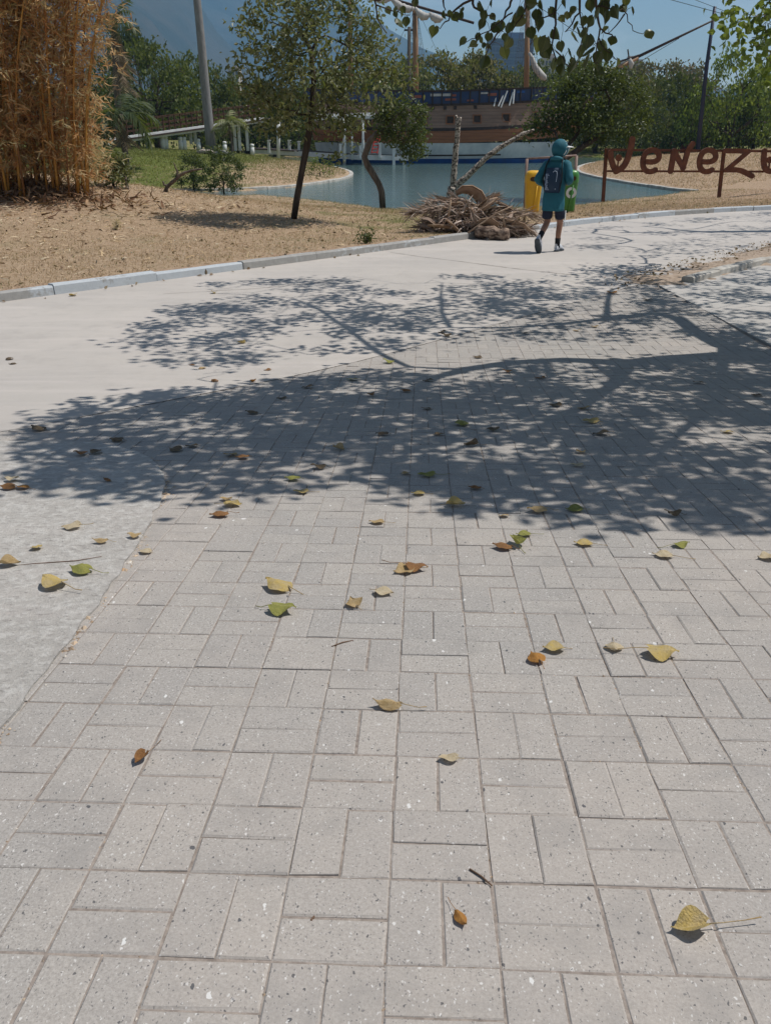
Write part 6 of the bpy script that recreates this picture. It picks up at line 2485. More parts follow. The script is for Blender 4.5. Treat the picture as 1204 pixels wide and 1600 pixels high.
# litter on the earth bed beside the apron
bedp = smooth_pl(np.array([(3.9, 12.0), (5.3, 13.4), (7.0, 15.4)]), 1)
q = scatter(330, box=(3.0, 11.0, 9, 18), fn=lambda x, y: (np.abs(y - (12.6 + (x - 3.8) * 1.1)) < 0.55) & (rng.random(len(x)) < 0.6))
n = len(q)
P = np.column_stack([q, zpave(q[:, 1]) + np.clip(bed_edge(q[:, 0], q[:, 1]) * 0.10, 0, 0.05) + 0.02])
o = mobj('bed_litter', leaf_cloud('bed_litter', P, rand_dirs(n, 0.1, 0.3), rand_dirs(n, 1.2), rng.uniform(0.03, 0.07, n), rng.uniform(0.02, 0.05, n), LEAF6), bpy.data.materials['brown_leaf_litter'])
tag(o, 'dead leaves and crumbs lying on the earth bed by the road', 'leaf litter', kind='stuff')

# ================================================================== heap of dry palm fronds at the kerb
M['husk'] = plain('dry_palm_husk', (0.40, 0.29, 0.205), (0.24, 0.155, 0.105), 6, 0.85, 0.004, stretch=(1, 4, 1))
M['husk_in'] = plain('palm_husk_inside', (0.33, 0.20, 0.13), (0.20, 0.11, 0.07), 7, 0.8, 0.004)
M['straw'] = leafmat('dry_frond_strip', [(0.34, 0.25, 0.20), (0.56, 0.47, 0.40), (0.15, 0.10, 0.08), (0.24, 0.165, 0.13), (0.46, 0.34, 0.27), (0.11, 0.075, 0.06)], 0.05, 0.85, 0.15)
hc = ground(748, 360)
HS = (hc[1] * CP + 0.7) / FOC


def hp(px, py, lift_=0.0):
    """point in the heap's upright middle plane, offset in depth with height"""
    return at_y(px, py, hc[1] + lift_)


def dry_frond(label, a, b, sagz, nl, ll, seedk):
    a, b = np.array(a), np.array(b)
    o = empty('dry_palm_frond', a)
    R = [(a * (1 - t) + b * t) - a + np.array([0, 0, sagz * math.sin(math.pi * t)]) for t in np.linspace(0, 1, 10)]
    mb = MB()
    mb.tube(R, list(np.linspace(0.032, 0.010, 10)), 6)
    mb.build('rachis', M['husk'], o, True)
    C, D, L = [], [], []
    ax = unit(b - a)
    for k in range(nl):
        t = 0.1 + 0.9 * rng.random()
        i = min(8, int(t * 9))
        f = t * 9 - i
        p = R[i] * (1 - f) + R[i + 1] * f
        for sg in (-1, 1):
            d = unit(ax * 0.9 + sg * np.cross(ax, (0, 0, 1)) * rng.uniform(0.2, 1.0) + np.array([0, 0, rng.normal(-0.1, 0.35)]))
            for q_ in range(2):
                C.append(p + rng.normal(0, 0.02, 3))
                D.append(d + rng.normal(0, 0.15, 3))
                L.append(ll * rng.uniform(0.5, 1.2))
    C, D, L = np.array(C), np.array(D), np.array(L)
    ob = mobj('leaflets', leaf_cloud('leaflets', C, D, rand_dirs(len(C)), L, L * 0.05, STRIP), M['straw'], o)
    ob['kind'] = 'stuff'
    return tag(o, label, 'palm frond', 'dry fronds in the heap')


FR = [('dry frond trailing furthest over the grass from the heap', (735, 332), (642, 334), 0.10, 70, 0.42, 0.0),
      ('grey dry frond on top of the heap beside the pruned trunk', (745, 322), (668, 318), 0.12, 70, 0.38, 0.35),
      ('dry frond pointing down over the kerb from the heap', (735, 325), (748, 374), 0.05, 40, 0.30, -0.5),
      ('brown frond lying along the front of the heap', (700, 352), (800, 358), 0.10, 60, 0.34, -0.4),
      ('frond reaching from the heap towards the yellow bin', (755, 335), (846, 340), 0.08, 70, 0.36, 0.2),
      ('dark frond buried in the middle of the heap', (690, 340), (775, 338), 0.14, 60, 0.36, 0.0),
      ('frond hanging at the kerb end of the heap nearest the walker', (775, 340), (832, 364), 0.06, 60, 0.30, -0.2),
      ('frond sticking up at the back of the heap', (730, 335), (775, 312), 0.12, 50, 0.30, 0.6)]
for lab, a, b, sg, nl, ll, dd in FR:
    pa, pb = hp(*a, dd), hp(*b, dd)
    pa[2] = max(pa[2], float(surf(pa[0], pa[1])) + 0.05)
    pb[2] = max(pb[2], float(surf(pb[0], pb[1])) + 0.04)
    dry_frond(lab, pa, pb, sg, nl, ll, 0)
# loose broken strips that fill the heap
CURL = (np.array([(-0.5, 0, 0), (0.5, 0, 0), (0.5, 0.35, 0.16), (-0.5, 0.35, 0.16), (0.35, 0.7, 0.18), (-0.35, 0.7, 0.18), (0.05, 1, 0.02), (-0.05, 1, 0.02)]), np.array([(0, 1, 2, 3), (3, 2, 4, 5), (5, 4, 6, 7)]))
n = 3600
u = rand_dirs(n)
u[:, 2] = np.abs(u[:, 2])
rad = rng.uniform(0.35, 1.0, n) ** 0.6
cx = at_y(742, 345, hc[1] + 0.25)
P = np.column_stack([cx[0] + u[:, 0] * rad * 1.12 + 0.0, cx[1] + u[:, 1] * rad * 0.62, np.zeros(n)])
tall = np.clip(1 - ((P[:, 0] - cx[0]) / 1.25) ** 2, 0.05, 1)
P[:, 2] = surf(P[:, 0], P[:, 1]) + 0.02 + u[:, 2] * rad * 0.42 * tall
o = mobj('broken_fronds', leaf_cloud('broken_fronds', P, rand_dirs(n, 0.05, 0.35), rand_dirs(n, 0.5), rng.uniform(0.18, 0.55, n), rng.uniform(0.012, 0.05, n) * np.where(rng.random(n) < 0.12, 2.6, 1), CURL), M['straw'])
tag(o, 'tangle of broken dry frond strips filling the heap by the kerb', 'plant debris', kind='stuff')


def sheath(label, pts, widths, y, curl, tilt=0.0):
    """a boat-shaped palm sheath, thick edged, open upwards"""
    P = [at_y(px, py, y) for px, py in pts]
    b = P[0].copy()
    P = [p - b for p in P]
    V, F = [], []
    m_ = 9
    npt = len(P)
    for layer in (0, 1):
        for i in range(npt):
            t = unit(P[min(i + 1, npt - 1)] - P[max(i - 1, 0)])
            sd_ = unit(np.cross(t, (0, math.sin(tilt) - 0.4, math.cos(tilt))))
            upv = np.cross(sd_, t)
            for j in range(m_):
                g = (j / (m_ - 1) - 0.5) * curl
                w = widths[i] / (2 * math.sin(min(curl / 2, 1.5)))
                V.append(P[i] + sd_ * math.sin(g) * w + upv * (1 - math.cos(g)) * w - upv * 0.02 * layer)
    N1 = npt * m_
    for i in range(npt - 1):
        for j in range(m_ - 1):
            q_ = (i * m_ + j, i * m_ + j + 1, (i + 1) * m_ + j + 1, (i + 1) * m_ + j)
            F.append(q_)
            F.append(tuple(N1 + k for k in q_[::-1]))
    for i in range(npt - 1):
        for j in (0, m_ - 1):
            F.append((i * m_ + j, (i + 1) * m_ + j, N1 + (i + 1) * m_ + j, N1 + i * m_ + j))
    for j in range(m_ - 1):
        for i in (0, npt - 1):
            F.append((i * m_ + j, i * m_ + j + 1, N1 + i * m_ + j + 1, N1 + i * m_ + j))
    o = mobj('palm_sheath', mesh_np('palm_sheath', np.array(V), np.array(F), True), M['husk'])
    o.location = b
    return tag(o, label, 'palm sheath', 'sheaths in the heap')


sheath('large curled palm sheath arching over the top of the heap', [(712, 304), (722, 299), (733, 300), (744, 307), (752, 318), (757, 328)], [0.16, 0.30, 0.36, 0.36, 0.28, 0.12], hc[1] + 0.55, 1.5, 0.9)
sheath('broad brown sheath lying like a boat in the middle of the heap', [(716, 334), (730, 338), (745, 336), (758, 326), (770, 316), (778, 310)], [0.12, 0.34, 0.42, 0.38, 0.24, 0.1], hc[1] - 0.15, 2.0, 0.3)
sheath('frayed pale sheath with split ends on the heap top', [(752, 322), (762, 314), (772, 306), (780, 304)], [0.10, 0.26, 0.32, 0.26], hc[1] + 0.3, 1.0, 0.5)
sheath('stiff brown sheath sloping down to the kerb', [(697, 343), (706, 352), (714, 361), (722, 368)], [0.08, 0.20, 0.24, 0.16], hc[1] - 0.5, 1.8, 0.4)
sheath('reddish split sheath pieces on the bin side of the heap', [(775, 316), (786, 322), (796, 328), (806, 332)], [0.26, 0.32, 0.28, 0.14], hc[1] + 0.25, 1.1, 0.5)
sheath('wide flattened sheath in the lower front of the heap', [(668, 352), (684, 354), (700, 356), (716, 360)], [0.08, 0.20, 0.22, 0.12], hc[1] - 0.45, 1.2, 0.7)
sheath('dark curled sheath half under the large arching one', [(690, 326), (704, 322), (718, 322), (730, 328)], [0.10, 0.24, 0.26, 0.12], hc[1] + 0.1, 1.5, 0.8)
sheath('flat pinkish sheath at the walker end of the heap front', [(790, 344), (803, 348), (816, 353), (828, 360)], [0.10, 0.22, 0.24, 0.10], hc[1] - 0.35, 1.1, 0.7)
sheath('upturned sheath between the boat-shaped one and the log', [(740, 352), (752, 348), (765, 348), (778, 352)], [0.10, 0.24, 0.28, 0.14], hc[1] - 0.55, 1.4, 0.9)
for k, (pts, lab) in enumerate((([(700, 338), (702, 325), (704, 312)], 'pale upright stick splitting at the heap beside the pruned trunk'), ([(724, 368), (748, 352), (775, 333), (800, 322)], 'long thin stem laid across the front of the heap'), ([(788, 354), (786, 342), (793, 334), (806, 331)], 'thin curved stem arching out of the heap near the walker'), ([(800, 352), (806, 342), (816, 336), (826, 334)], 'second thin curved stem beside the arching one'))):
    yy = hc[1] - 0.75 + 0.1 * k
    P = [at_y(px, py, yy) for px, py in pts]
    mb = MB()
    mb.tube([p - P[0] for p in P], [0.022, 0.02, 0.016, 0.012][:len(P)], 6)
    o = mb.build('fallen_stick', M['husk'], None, True)
    o.location = P[0]
    tag(o, lab, 'stick')
# log end on the road
lc = ground(768, 376)
mb = MB()
Pl, Rl = [], []
for i, t in enumerate(np.linspace(0, 1, 9)):
    Pl.append((-0.30 + 0.62 * t, 0.10 - 0.25 * t, 0.135 + 0.02 * math.sin(6 * t)))
    Rl.append(0.115 + 0.02 * math.sin(i * 1.9) - (0.03 if i in (0, 8) else 0))
mb.tube(Pl, Rl, 14)
o = mb.build('cut_log', plain('peeling_log', (0.32, 0.235, 0.18), (0.075, 0.05, 0.04), 16, 0.95, 0.04, 0.1, stretch=(0.6, 1, 1), lo=0.42, hi=0.58, detail=8), None, True)
for v in o.data.vertices:
    a_ = math.atan2(v.co.z - 0.135, v.co.y)
    k_ = 1 + 0.10 * math.sin(a_ * 5 + v.co.x * 3) + 0.05 * math.sin(a_ * 11 - v.co.x * 8)
    v.co.y *= k_
    v.co.z = max(0.004, 0.135 + (v.co.z - 0.135) * k_)
o.location = (lc[0], lc[1] + 0.12, float(zpave(lc[1])))
tag(o, 'short reddish cut log lying on the road below the frond heap', 'log')

# ================================================================== the walker
def skin_obj(name, verts, edges, rad, mat, parent, root=0, sub=2):
    me = bpy.data.meshes.new(name)
    me.from_pydata([tuple(v) for v in verts], edges, [])
    o = bpy.data.objects.new(name, me)
    link(o, parent)
    bpy.context.view_layer.objects.active = o
    m = o.modifiers.new('skin', 'SKIN')
    m.use_smooth_shade = True
    m.branch_smoothing = 0.4
    for i, r_ in enumerate(rad):
        me.skin_vertices[0].data[i].radius = r_ if hasattr(r_, '__len__') else (r_, r_)
        me.skin_vertices[0].data[i].use_root = (i == root)
    s = o.modifiers.new('sub', 'SUBSURF')
    s.levels = sub
    s.render_levels = sub
    dg = bpy.context.evaluated_depsgraph_get()
    me2 = bpy.data.meshes.new_from_object(o.evaluated_get(dg))
    me2.materials.clear()
    me2.materials.append(mat)
    o.modifiers.clear()
    o.data = me2
    me2.polygons.foreach_set('use_smooth', [True] * len(me2.polygons))
    return o


M['skin'] = plain('skin', (0.30, 0.155, 0.10), (0.25, 0.125, 0.08), 8, 0.55, 0, 0.35)
M['hoodie'] = plain('teal_hoodie_cloth', (0.022, 0.125, 0.165), (0.015, 0.095, 0.13), 5, 0.75, 0.012, 0.25)
M['shorts'] = plain('navy_shorts', (0.012, 0.016, 0.035), (0.02, 0.024, 0.045), 6, 0.75)
M['bag'] = plain('navy_bag_cloth', (0.012, 0.03, 0.06), (0.02, 0.04, 0.075), 6, 0.7, 0.008)
M['sock'] = plain('black_sock', (0.012, 0.012, 0.014), (0.02, 0.02, 0.022), 9, 0.9)
M['shoe'] = plain('grey_white_shoe', (0.62, 0.63, 0.66), (0.45, 0.47, 0.52), 9, 0.6)
M['shoe_dark'] = plain('shoe_dark_mesh', (0.05, 0.06, 0.075), (0.08, 0.09, 0.10), 12, 0.7)
M['cap_white'] = plain('white_cap_cloth', (0.78, 0.78, 0.77), (0.70, 0.70, 0.70), 8, 0.8)
M['print'] = plain('pale_print', (0.42, 0.50, 0.62), (0.36, 0.44, 0.58), 8, 0.7)
M['hair'] = plain('dark_hair', (0.012, 0.010, 0.009), (0.02, 0.016, 0.013), 20, 0.6)
fp = ground(858, 394)
walker = empty('person', (fp[0], fp[1], float(zpave(fp[1]))), math.radians(-32))
# local frame: +Y is the way the walker goes, +X the walker's right
J = {
    'pelvis': (0, 0, 0.95), 'waist': (0, 0.02, 1.10), 'chest': (0, 0.045, 1.32), 'neck': (0, 0.075, 1.53), 'head0': (0.0, 0.095, 1.61), 'head': (0.01, 0.12, 1.70), 'crown': (0.01, 0.105, 1.78),
    'shl': (-0.165, 0.04, 1.46), 'ell': (-0.285, -0.10, 1.20), 'wrl': (-0.20, 0.11, 1.10), 'shr': (0.165, 0.06, 1.46), 'elr': (0.27, -0.02, 1.20), 'wrr': (0.17, 0.20, 1.16),
    'hil': (-0.095, 0.0, 0.90), 'knl': (-0.095, 0.03, 0.51), 'anl': (-0.09, -0.32, 0.25), 'hir': (0.095, 0.0, 0.90), 'knr': (0.10, 0.14, 0.49), 'anr': (0.085, 0.13, 0.09),
    'cal': (-0.093, -0.12, 0.40), 'car': (0.095, 0.11, 0.33), 'tol': (-0.09, -0.30, 0.12), 'tor': (0.09, 0.27, 0.045),
}
bv = ['pelvis', 'waist', 'chest', 'neck', 'head0', 'head', 'crown', 'shl', 'ell', 'wrl', 'shr', 'elr', 'wrr', 'hil', 'knl', 'cal', 'anl', 'hir', 'knr', 'car', 'anr', 'tol', 'tor']
be = [('pelvis', 'waist'), ('waist', 'chest'), ('chest', 'neck'), ('neck', 'head0'), ('head0', 'head'), ('head', 'crown'), ('chest', 'shl'), ('shl', 'ell'), ('ell', 'wrl'), ('chest', 'shr'), ('shr', 'elr'), ('elr', 'wrr'),
      ('pelvis', 'hil'), ('hil', 'knl'), ('knl', 'cal'), ('cal', 'anl'), ('anl', 'tol'), ('pelvis', 'hir'), ('hir', 'knr'), ('knr', 'car'), ('car', 'anr'), ('anr', 'tor')]
br = {'pelvis': (0.14, 0.10), 'waist': (0.13, 0.09), 'chest': (0.15, 0.105), 'neck': 0.055, 'head0': 0.062, 'head': (0.082, 0.098), 'crown': (0.06, 0.07), 'shl': 0.06, 'ell': 0.042, 'wrl': 0.03, 'shr': 0.06, 'elr': 0.042, 'wrr': 0.03,
      'hil': 0.088, 'knl': 0.058, 'cal': 0.055, 'anl': 0.034, 'hir': 0.088, 'knr': 0.058, 'car': 0.055, 'anr': 0.036, 'tol': 0.022, 'tor': 0.024}
V = [np.array(J[k]) for k in bv]
E = [(bv.index(a), bv.index(b)) for a, b in be]
R = [br[k] for k in bv]
# nose, ears and five fingers on each hand belong to the same surface
def extra(frm, pos, rad):
    V.append(np.array(pos, float))
    R.append(rad)
    E.append((frm, len(V) - 1))
    return len(V) - 1


hd = bv.index('head')
extra(hd, (0.012, 0.232, 1.685), 0.016)
extra(hd, (0.097, 0.115, 1.69), 0.018)
extra(hd, (-0.080, 0.115, 1.69), 0.018)
extra(bv.index('head0'), (0.01, 0.185, 1.60), 0.024)
for wr, el in (('wrl', 'ell'), ('wrr', 'elr')):
    w_ = np.array(J[wr])
    d = unit(w_ - np.array(J[el]))
    sdv = unit(np.cross(d, (0, 0, 1)))
    upv = np.cross(sdv, d)
    palm_i = extra(bv.index(wr), w_ + d * 0.075, 0.028)
    inw = sdv if wr == 'wrr' else -sdv
    for q, (o_, l_) in enumerate(((-0.030, 0.062), (-0.010, 0.078), (0.010, 0.075), (0.030, 0.055))):
        k1 = extra(palm_i, w_ + d * 0.110 + upv * o_, 0.0095)
        k2 = extra(k1, w_ + d * (0.110 + l_ * 0.6) + upv * o_ - inw * 0.012, 0.0088)
        extra(k2, w_ + d * (0.110 + l_ * 0.75) + upv * o_ - inw * 0.040, 0.0078)
    k1 = extra(palm_i, w_ + d * 0.06 + upv * 0.052 - inw * 0.012, 0.011)
    extra(k1, w_ + d * 0.10 + upv * 0.066 - inw * 0.03, 0.0095)
body = skin_obj('body', V, E, R, M['skin'], walker)
# eyes, mouth and hair
mb = MB()
for sx_ in (-0.026, 0.046):
    mb.lathe((sx_, 0.206, 1.705), [(0.002, -0.009), (0.011, -0.004), (0.012, 0.0), (0.011, 0.004), (0.002, 0.009)], 8)
mb.build('eyes', M['hair'], body, True)
mb = MB()
mb.box((0.011, 0.213, 1.632), (0.045, 0.012, 0.009))
mb.build('mouth', plain('lips', (0.22, 0.08, 0.06), (0.2, 0.07, 0.05), 8, 0.5), body, bevel=0.003)

# hoodie: torso to mid-thigh, sleeves, hood
mb = MB()
rings = [(0.70, -0.005, 0.178, 0.135), (0.705, -0.005, 0.190, 0.146), (0.74, -0.005, 0.192, 0.148), (0.80, -0.004, 0.190, 0.146), (0.90, 0.0, 0.186, 0.140), (1.0, 0.005, 0.180, 0.134), (1.10, 0.01, 0.178, 0.130), (1.20, 0.02, 0.186, 0.132),
         (1.30, 0.03, 0.196, 0.134), (1.38, 0.04, 0.200, 0.130), (1.44, 0.045, 0.188, 0.118), (1.49, 0.05, 0.150, 0.105), (1.53, 0.06, 0.105, 0.092), (1.57, 0.07, 0.080, 0.085)]
Vh, Fh = [], []
nh = 32
for i, (z_, cy_, rx_, ry_) in enumerate(rings):
    for k in range(nh):
        g_ = 2 * math.pi * k / nh
        f_ = 1 + (0.035 * math.sin(5 * g_ + z_ * 9) + 0.025 * math.sin(9 * g_ - z_ * 14) + 0.02 * math.sin(z_ * 40 + 3 * g_)) * (1 if z_ < 1.4 else 0.3)
        c_, s_ = math.cos(g_), math.sin(g_)
        Vh.append((rx_ * f_ * math.copysign(abs(c_) ** 0.85, c_), cy_ + ry_ * f_ * math.copysign(abs(s_) ** 0.85, s_), z_))
for i in range(len(rings) - 1):
    for k in range(nh):
        Fh.append((i * nh + k, i * nh + (k + 1) % nh, (i + 1) * nh + (k + 1) % nh, (i + 1) * nh + k))
Fh.append(tuple(range(nh - 1, -1, -1)))
mb.add(Vh, Fh)
hood_ = mb.build('hoodie', M['hoodie'], walker, True)
for sh_, el_, wr_ in (('shl', 'ell', 'wrl'), ('shr', 'elr', 'wrr')):
    a_, b_, c_ = (np.array(J[q]) for q in (sh_, el_, wr_))
    Ps, Rs = [], []
    for i in range(9):
        t = i / 8
        Ps.append(a_ * (1 - t) + b_ * t + np.array([0, 0, 0.0]))
        Rs.append((0.085 - 0.018 * t) * (1 + 0.05 * math.sin(i * 2.1)))
    for i in range(1, 9):
        t = i / 8
        Ps.append(b_ * (1 - t) + c_ * t * 1.0)
        Rs.append((0.067 - 0.020 * t) * (1 + 0.06 * math.sin(i * 2.4 + 1)))
    Ps[0] = a_ * 0.75 + np.array([0, 0.04, 1.42]) * 0.25
    mb = MB()
    mb.tube(Ps, Rs, 14)
    mb.build('sleeve', M['hoodie'], hood_, True)
# hood as a shell over the head with the face opening in front
mb = MB()
V2, F2 = [], []
nu, nv = 18, 10
TURN = math.radians(-38)
hcn = np.array([0.01, 0.092, 1.695])
for i in range(nv + 1):
    ph = math.pi * i / nv
    for k in range(nu + 1):
        th = math.radians(-232 + 284 * k / nu)
        rx, ry, rz = 0.122, 0.140, 0.150
        x = rx * math.sin(ph) * math.cos(th) * (1 + 0.05 * math.sin(k * 1.7))
        y = ry * math.sin(ph) * math.sin(th)
        z = rz * math.cos(ph)
        if i > 6:
            x *= 1.0 + 0.06 * (i - 6)
        x, y = x * math.cos(TURN) - y * math.sin(TURN), x * math.sin(TURN) + y * math.cos(TURN)
        V2.append((hcn[0] + x, hcn[1] + y - 0.01, hcn[2] + z))
for i in range(nv):
    for k in range(nu):
        a = i * (nu + 1) + k
        F2.append((a, a + 1, a + nu + 2, a + nu + 1))
ho_ = mobj('hood', mesh_np('hood', np.array(V2), np.array(F2), True), M['hoodie'], hood_)
sm = ho_.modifiers.new('thickness', 'SOLIDIFY')
sm.thickness = 0.008
# gathered folds at the neck
mb = MB()
mb.tube([(-0.10, 0.0, 1.53), (-0.06, -0.07, 1.545), (0.0, -0.085, 1.55), (0.07, -0.065, 1.545), (0.11, 0.0, 1.53)], [0.025, 0.036, 0.04, 0.036, 0.025], 8)
mb.build('hood_fold', M['hoodie'], hood_, True)
# white cap peak showing at the hood opening
mb = MB()
Vc, Fc = [], []
for i in range(9):
    th = math.radians(20 + 140 * i / 8)
    for r0, z0 in ((0.108, 1.742), (0.172 + 0.0 * i, 1.725), (0.172, 1.717), (0.108, 1.732)):
        k_ = 1.0 if r0 < 0.15 else 0.75 + 0.35 * math.sin(th)
        Vc.append((0.01 + r0 * math.cos(th) * k_ * 0.95, 0.105 + r0 * math.sin(th) * k_ * 1.25, z0))
for i in range(8):
    for q in range(4):
        a, b = i * 4 + q, i * 4 + (q + 1) % 4
        Fc.append((a, b, b + 4, a + 4))
Fc += [(0, 3, 2, 1), (32, 33, 34, 35)]
capo = mobj('cap', mesh_np('cap', np.array(Vc), np.array(Fc), True), M['cap_white'], walker)
mb = MB()
mb.tube([(0.118, 0.10, 1.60), (0.128, 0.135, 1.66), (0.122, 0.14, 1.72), (0.10, 0.145, 1.77), (0.06, 0.15, 1.81), (0.01, 0.15, 1.828), (-0.05, 0.15, 1.81)], 0.014, 6)
edge_ = mb.build('cap_edge', M['cap_white'], capo, True)
for ob_ in (capo, edge_):
    for v in ob_.data.vertices:
        x, y = v.co.x - hcn[0], v.co.y - hcn[1]
        v.co.x, v.co.y = hcn[0] + x * math.cos(TURN) - y * math.sin(TURN), hcn[1] + x * math.sin(TURN) + y * math.cos(TURN)
# shorts
sv = [(0, 0, 0.92), (-0.09, 0.0, 0.86), (-0.105, 0.02, 0.62), (-0.107, 0.03, 0.545), (0.09, 0.0, 0.86), (0.10, 0.11, 0.62), (0.10, 0.125, 0.545)]
skin_obj('shorts', sv, [(0, 1), (1, 2), (2, 3), (0, 4), (4, 5), (5, 6)], [(0.11, 0.08), 0.082, 0.10, 0.105, 0.082, 0.10, 0.105], M['shorts'], walker)
shorts_o = bpy.data.objects['shorts']
for sg, x_ in ((1, 0.208),):
    mb = MB()
    mb.box((x_ - 0.002, 0.085, 0.62), (0.012, 0.02, 0.17))
    mb.build('side_stripe', M['cap_white'], shorts_o)
# socks and shoes
def lerp3(a, b, t):
    return np.array(J[a]) * (1 - t) + np.array(J[b]) * t


for leg, (an, cf, to) in enumerate((('anl', 'cal', 'tol'), ('anr', 'car', 'tor'))):
    mb = MB()
    mb.tube([lerp3(an, cf, 0.62), lerp3(an, cf, 0.3), np.array(J[an]), np.array(J[an]) * 0.6 + np.array(J[to]) * 0.4], [0.050, 0.046, 0.046, 0.046], 12)
    mb.build('sock', M['sock'], walker, True)


def shoe(parent, M4):
    """a trainer: local +Y to the toe, sole at z = 0, heel at y = -0.09"""
    n = 14
    prof = []
    ys = np.linspace(-0.085, 0.20, 11)
    V, F = [], []
    for y in ys:
        t = (y + 0.085) / 0.285
        w = 0.036 + 0.014 * math.sin(math.pi * min(1, t * 0.9)) + (0.006 if 0.5 < t < 0.9 else 0)
        if t > 0.9:
            w *= 0.72
        if t < 0.05:
            w *= 0.8
        h = 0.098 * (1 - sstep(t, 0.35, 0.95)) + 0.046
        h = float(h)
        if t > 0.93:
            h *= 0.8
        for k in range(n):
            g = 2 * math.pi * k / n
            c, s_ = math.cos(g), math.sin(g)
            zz = 0.022 + (h - 0.022) * (0.5 + 0.5 * s_)
            ww = w * (abs(c) ** 0.65) * (1 if c >= 0 else -1) * (1 - 0.25 * max(0, s_))
            V.append((ww, y, zz))
    for i in range(len(ys) - 1):
        for k in range(n):
            F.append((i * n + k, i * n + (k + 1) % n, (i + 1) * n + (k + 1) % n, (i + 1) * n + k))
    F += [tuple(range(n)), tuple((len(ys) - 1) * n + k for k in range(n - 1, -1, -1))]
    up = MB().add(V, F).build('shoe', M['shoe'], parent, True)
    up.matrix_local = M4
    Vs, Fs = [], []
    for y in ys:
        t = (y + 0.085) / 0.285
        w = (0.040 + 0.012 * math.sin(math.pi * min(1, t * 0.9)) + (0.006 if 0.5 < t < 0.9 else 0)) * (0.75 if t > 0.95 or t < 0.03 else 1)
        for x, z in ((-w, 0), (w, 0), (w * 1.02, 0.028), (-w * 1.02, 0.028)):
            Vs.append((x, y, z))
    for i in range(len(ys) - 1):
        for k in range(4):
            Fs.append((i * 4 + k, i * 4 + (k + 1) % 4, (i + 1) * 4 + (k + 1) % 4, (i + 1) * 4 + k))
    Fs += [(0, 1, 2, 3), tuple(len(ys) * 4 - 4 + k for k in (3, 2, 1, 0))]
    MB().add(Vs, Fs).build('sole', M['shoe_dark'], up)
    for q in range(3):
        for sg in (-1, 1):
            mb = MB()
            y = 0.01 + 0.028 * q
            mb.bar((sg * 0.051, y, 0.032), (sg * 0.040, y + 0.022, 0.085), 0.008, 0.010)
            mb.build('stripe', M['shoe_dark'], up)
    return up


# rear foot on its toes with the sole showing, front foot flat
Mrear = Matrix.Translation(J['anl']) @ Matrix.Rotation(math.radians(-60), 4, 'X') @ Matrix.Translation((0, 0.03, -0.095))
Mfront = Matrix.Translation((0.085, 0.16, 0.0)) @ Matrix.Rotation(-0.08, 4, 'Z')
shoe(walker, Mrear)
shoe(walker, Mfront)
tag(walker, 'person in a teal hoodie and dark shorts walking away with a drawstring bag', 'person')
# drawstring bag on the back
bag = empty('drawstring_bag', (fp[0], fp[1], float(zpave(fp[1]))), math.radians(-32))
V, F = [], []
nn_, mm_ = 9, 11
for layer, yb_ in ((0, -0.225), (1, -0.09)):
    for i in range(mm_):
        z = 1.0 + 0.40 * i / (mm_ - 1)
        for k in range(nn_):
            s = k / (nn_ - 1) * 2 - 1
            wid = 0.145 * (1 - 0.25 * max(0, (i - 7) / 3)) * (1 - 0.08 * (i == 0))
            bul = (1 - s * s) * math.sin(math.pi * (0.12 + 0.8 * i / (mm_ - 1)))
            y = -0.125 - 0.085 * bul if layer == 0 else -0.105
            V.append((s * wid, y + 0.006 * math.sin(5 * s + i), z))
n1 = nn_ * mm_
for i in range(mm_ - 1):
    for k in range(nn_ - 1):
        q = (i * nn_ + k, i * nn_ + k + 1, (i + 1) * nn_ + k + 1, (i + 1) * nn_ + k)
        F.append(q)
        F.append(tuple(n1 + a for a in q[::-1]))
for i in range(mm_ - 1):
    for k in (0, nn_ - 1):
        F.append((i * nn_ + k, (i + 1) * nn_ + k, n1 + (i + 1) * nn_ + k, n1 + i * nn_ + k))
for k in range(nn_ - 1):
    for i in (0, mm_ - 1):
        F.append((i * nn_ + k, i * nn_ + k + 1, n1 + i * nn_ + k + 1, n1 + i * nn_ + k))
mobj('sack', mesh_np('sack', np.array(V), np.array(F), True), M['bag'], bag)
for sg in (-1, 1):
    mb = MB()
    mb.tube([(sg * 0.135, -0.12, 1.03), (sg * 0.17, -0.13, 1.22), (sg * 0.14, -0.10, 1.45), (sg * 0.11, 0.0, 1.575), (sg * 0.12, 0.12, 1.50)], 0.011, 6)
    mb.build('cord', M['sock'], bag, True)
# pale upright lettering and a curved line printed on the bag
def bag_y(x, z):
    s, i = x / 0.145, (z - 1.0) / 0.40
    return -0.125 - 0.085 * (1 - s * s) * math.sin(math.pi * (0.12 + 0.8 * i)) - 0.012


def stroke(mb, pts, r=0.0042):
    mb.tube([(x, bag_y(x, z), z) for x, z in pts], r, 5)


mb = MB()
z = 1.05
for ch, hgt in enumerate((0.075, 0.055, 0.05, 0.06, 0.045, 0.05, 0.07)):
    w = 0.030
    stroke(mb, [(-0.105, z), (-0.105 + hgt, z)])
    stroke(mb, [(-0.105, z + w * 0.7), (-0.105 + hgt * 0.8, z + w * 0.7)])
    stroke(mb, [(-0.105 + (hgt * 0.5 if ch % 2 else 0.0), z), (-0.105 + (hgt * 0.5 if ch % 2 else 0.0), z + w * 0.7)])
    z += w + 0.008
mb.build('lettering', M['print'], bag)
mb = MB()
stroke(mb, [(0.02, 1.33), (0.05, 1.355), (0.085, 1.34), (0.095, 1.30), (0.095, 1.24), (0.09, 1.18)], 0.004)
stroke(mb, [(0.075, 1.07), (0.08, 1.06), (0.085, 1.07)], 0.006)
mb.build('printed_line', M['print'], bag)
tag(bag, 'navy drawstring bag with pale upright lettering on the back of the walker', 'bag')

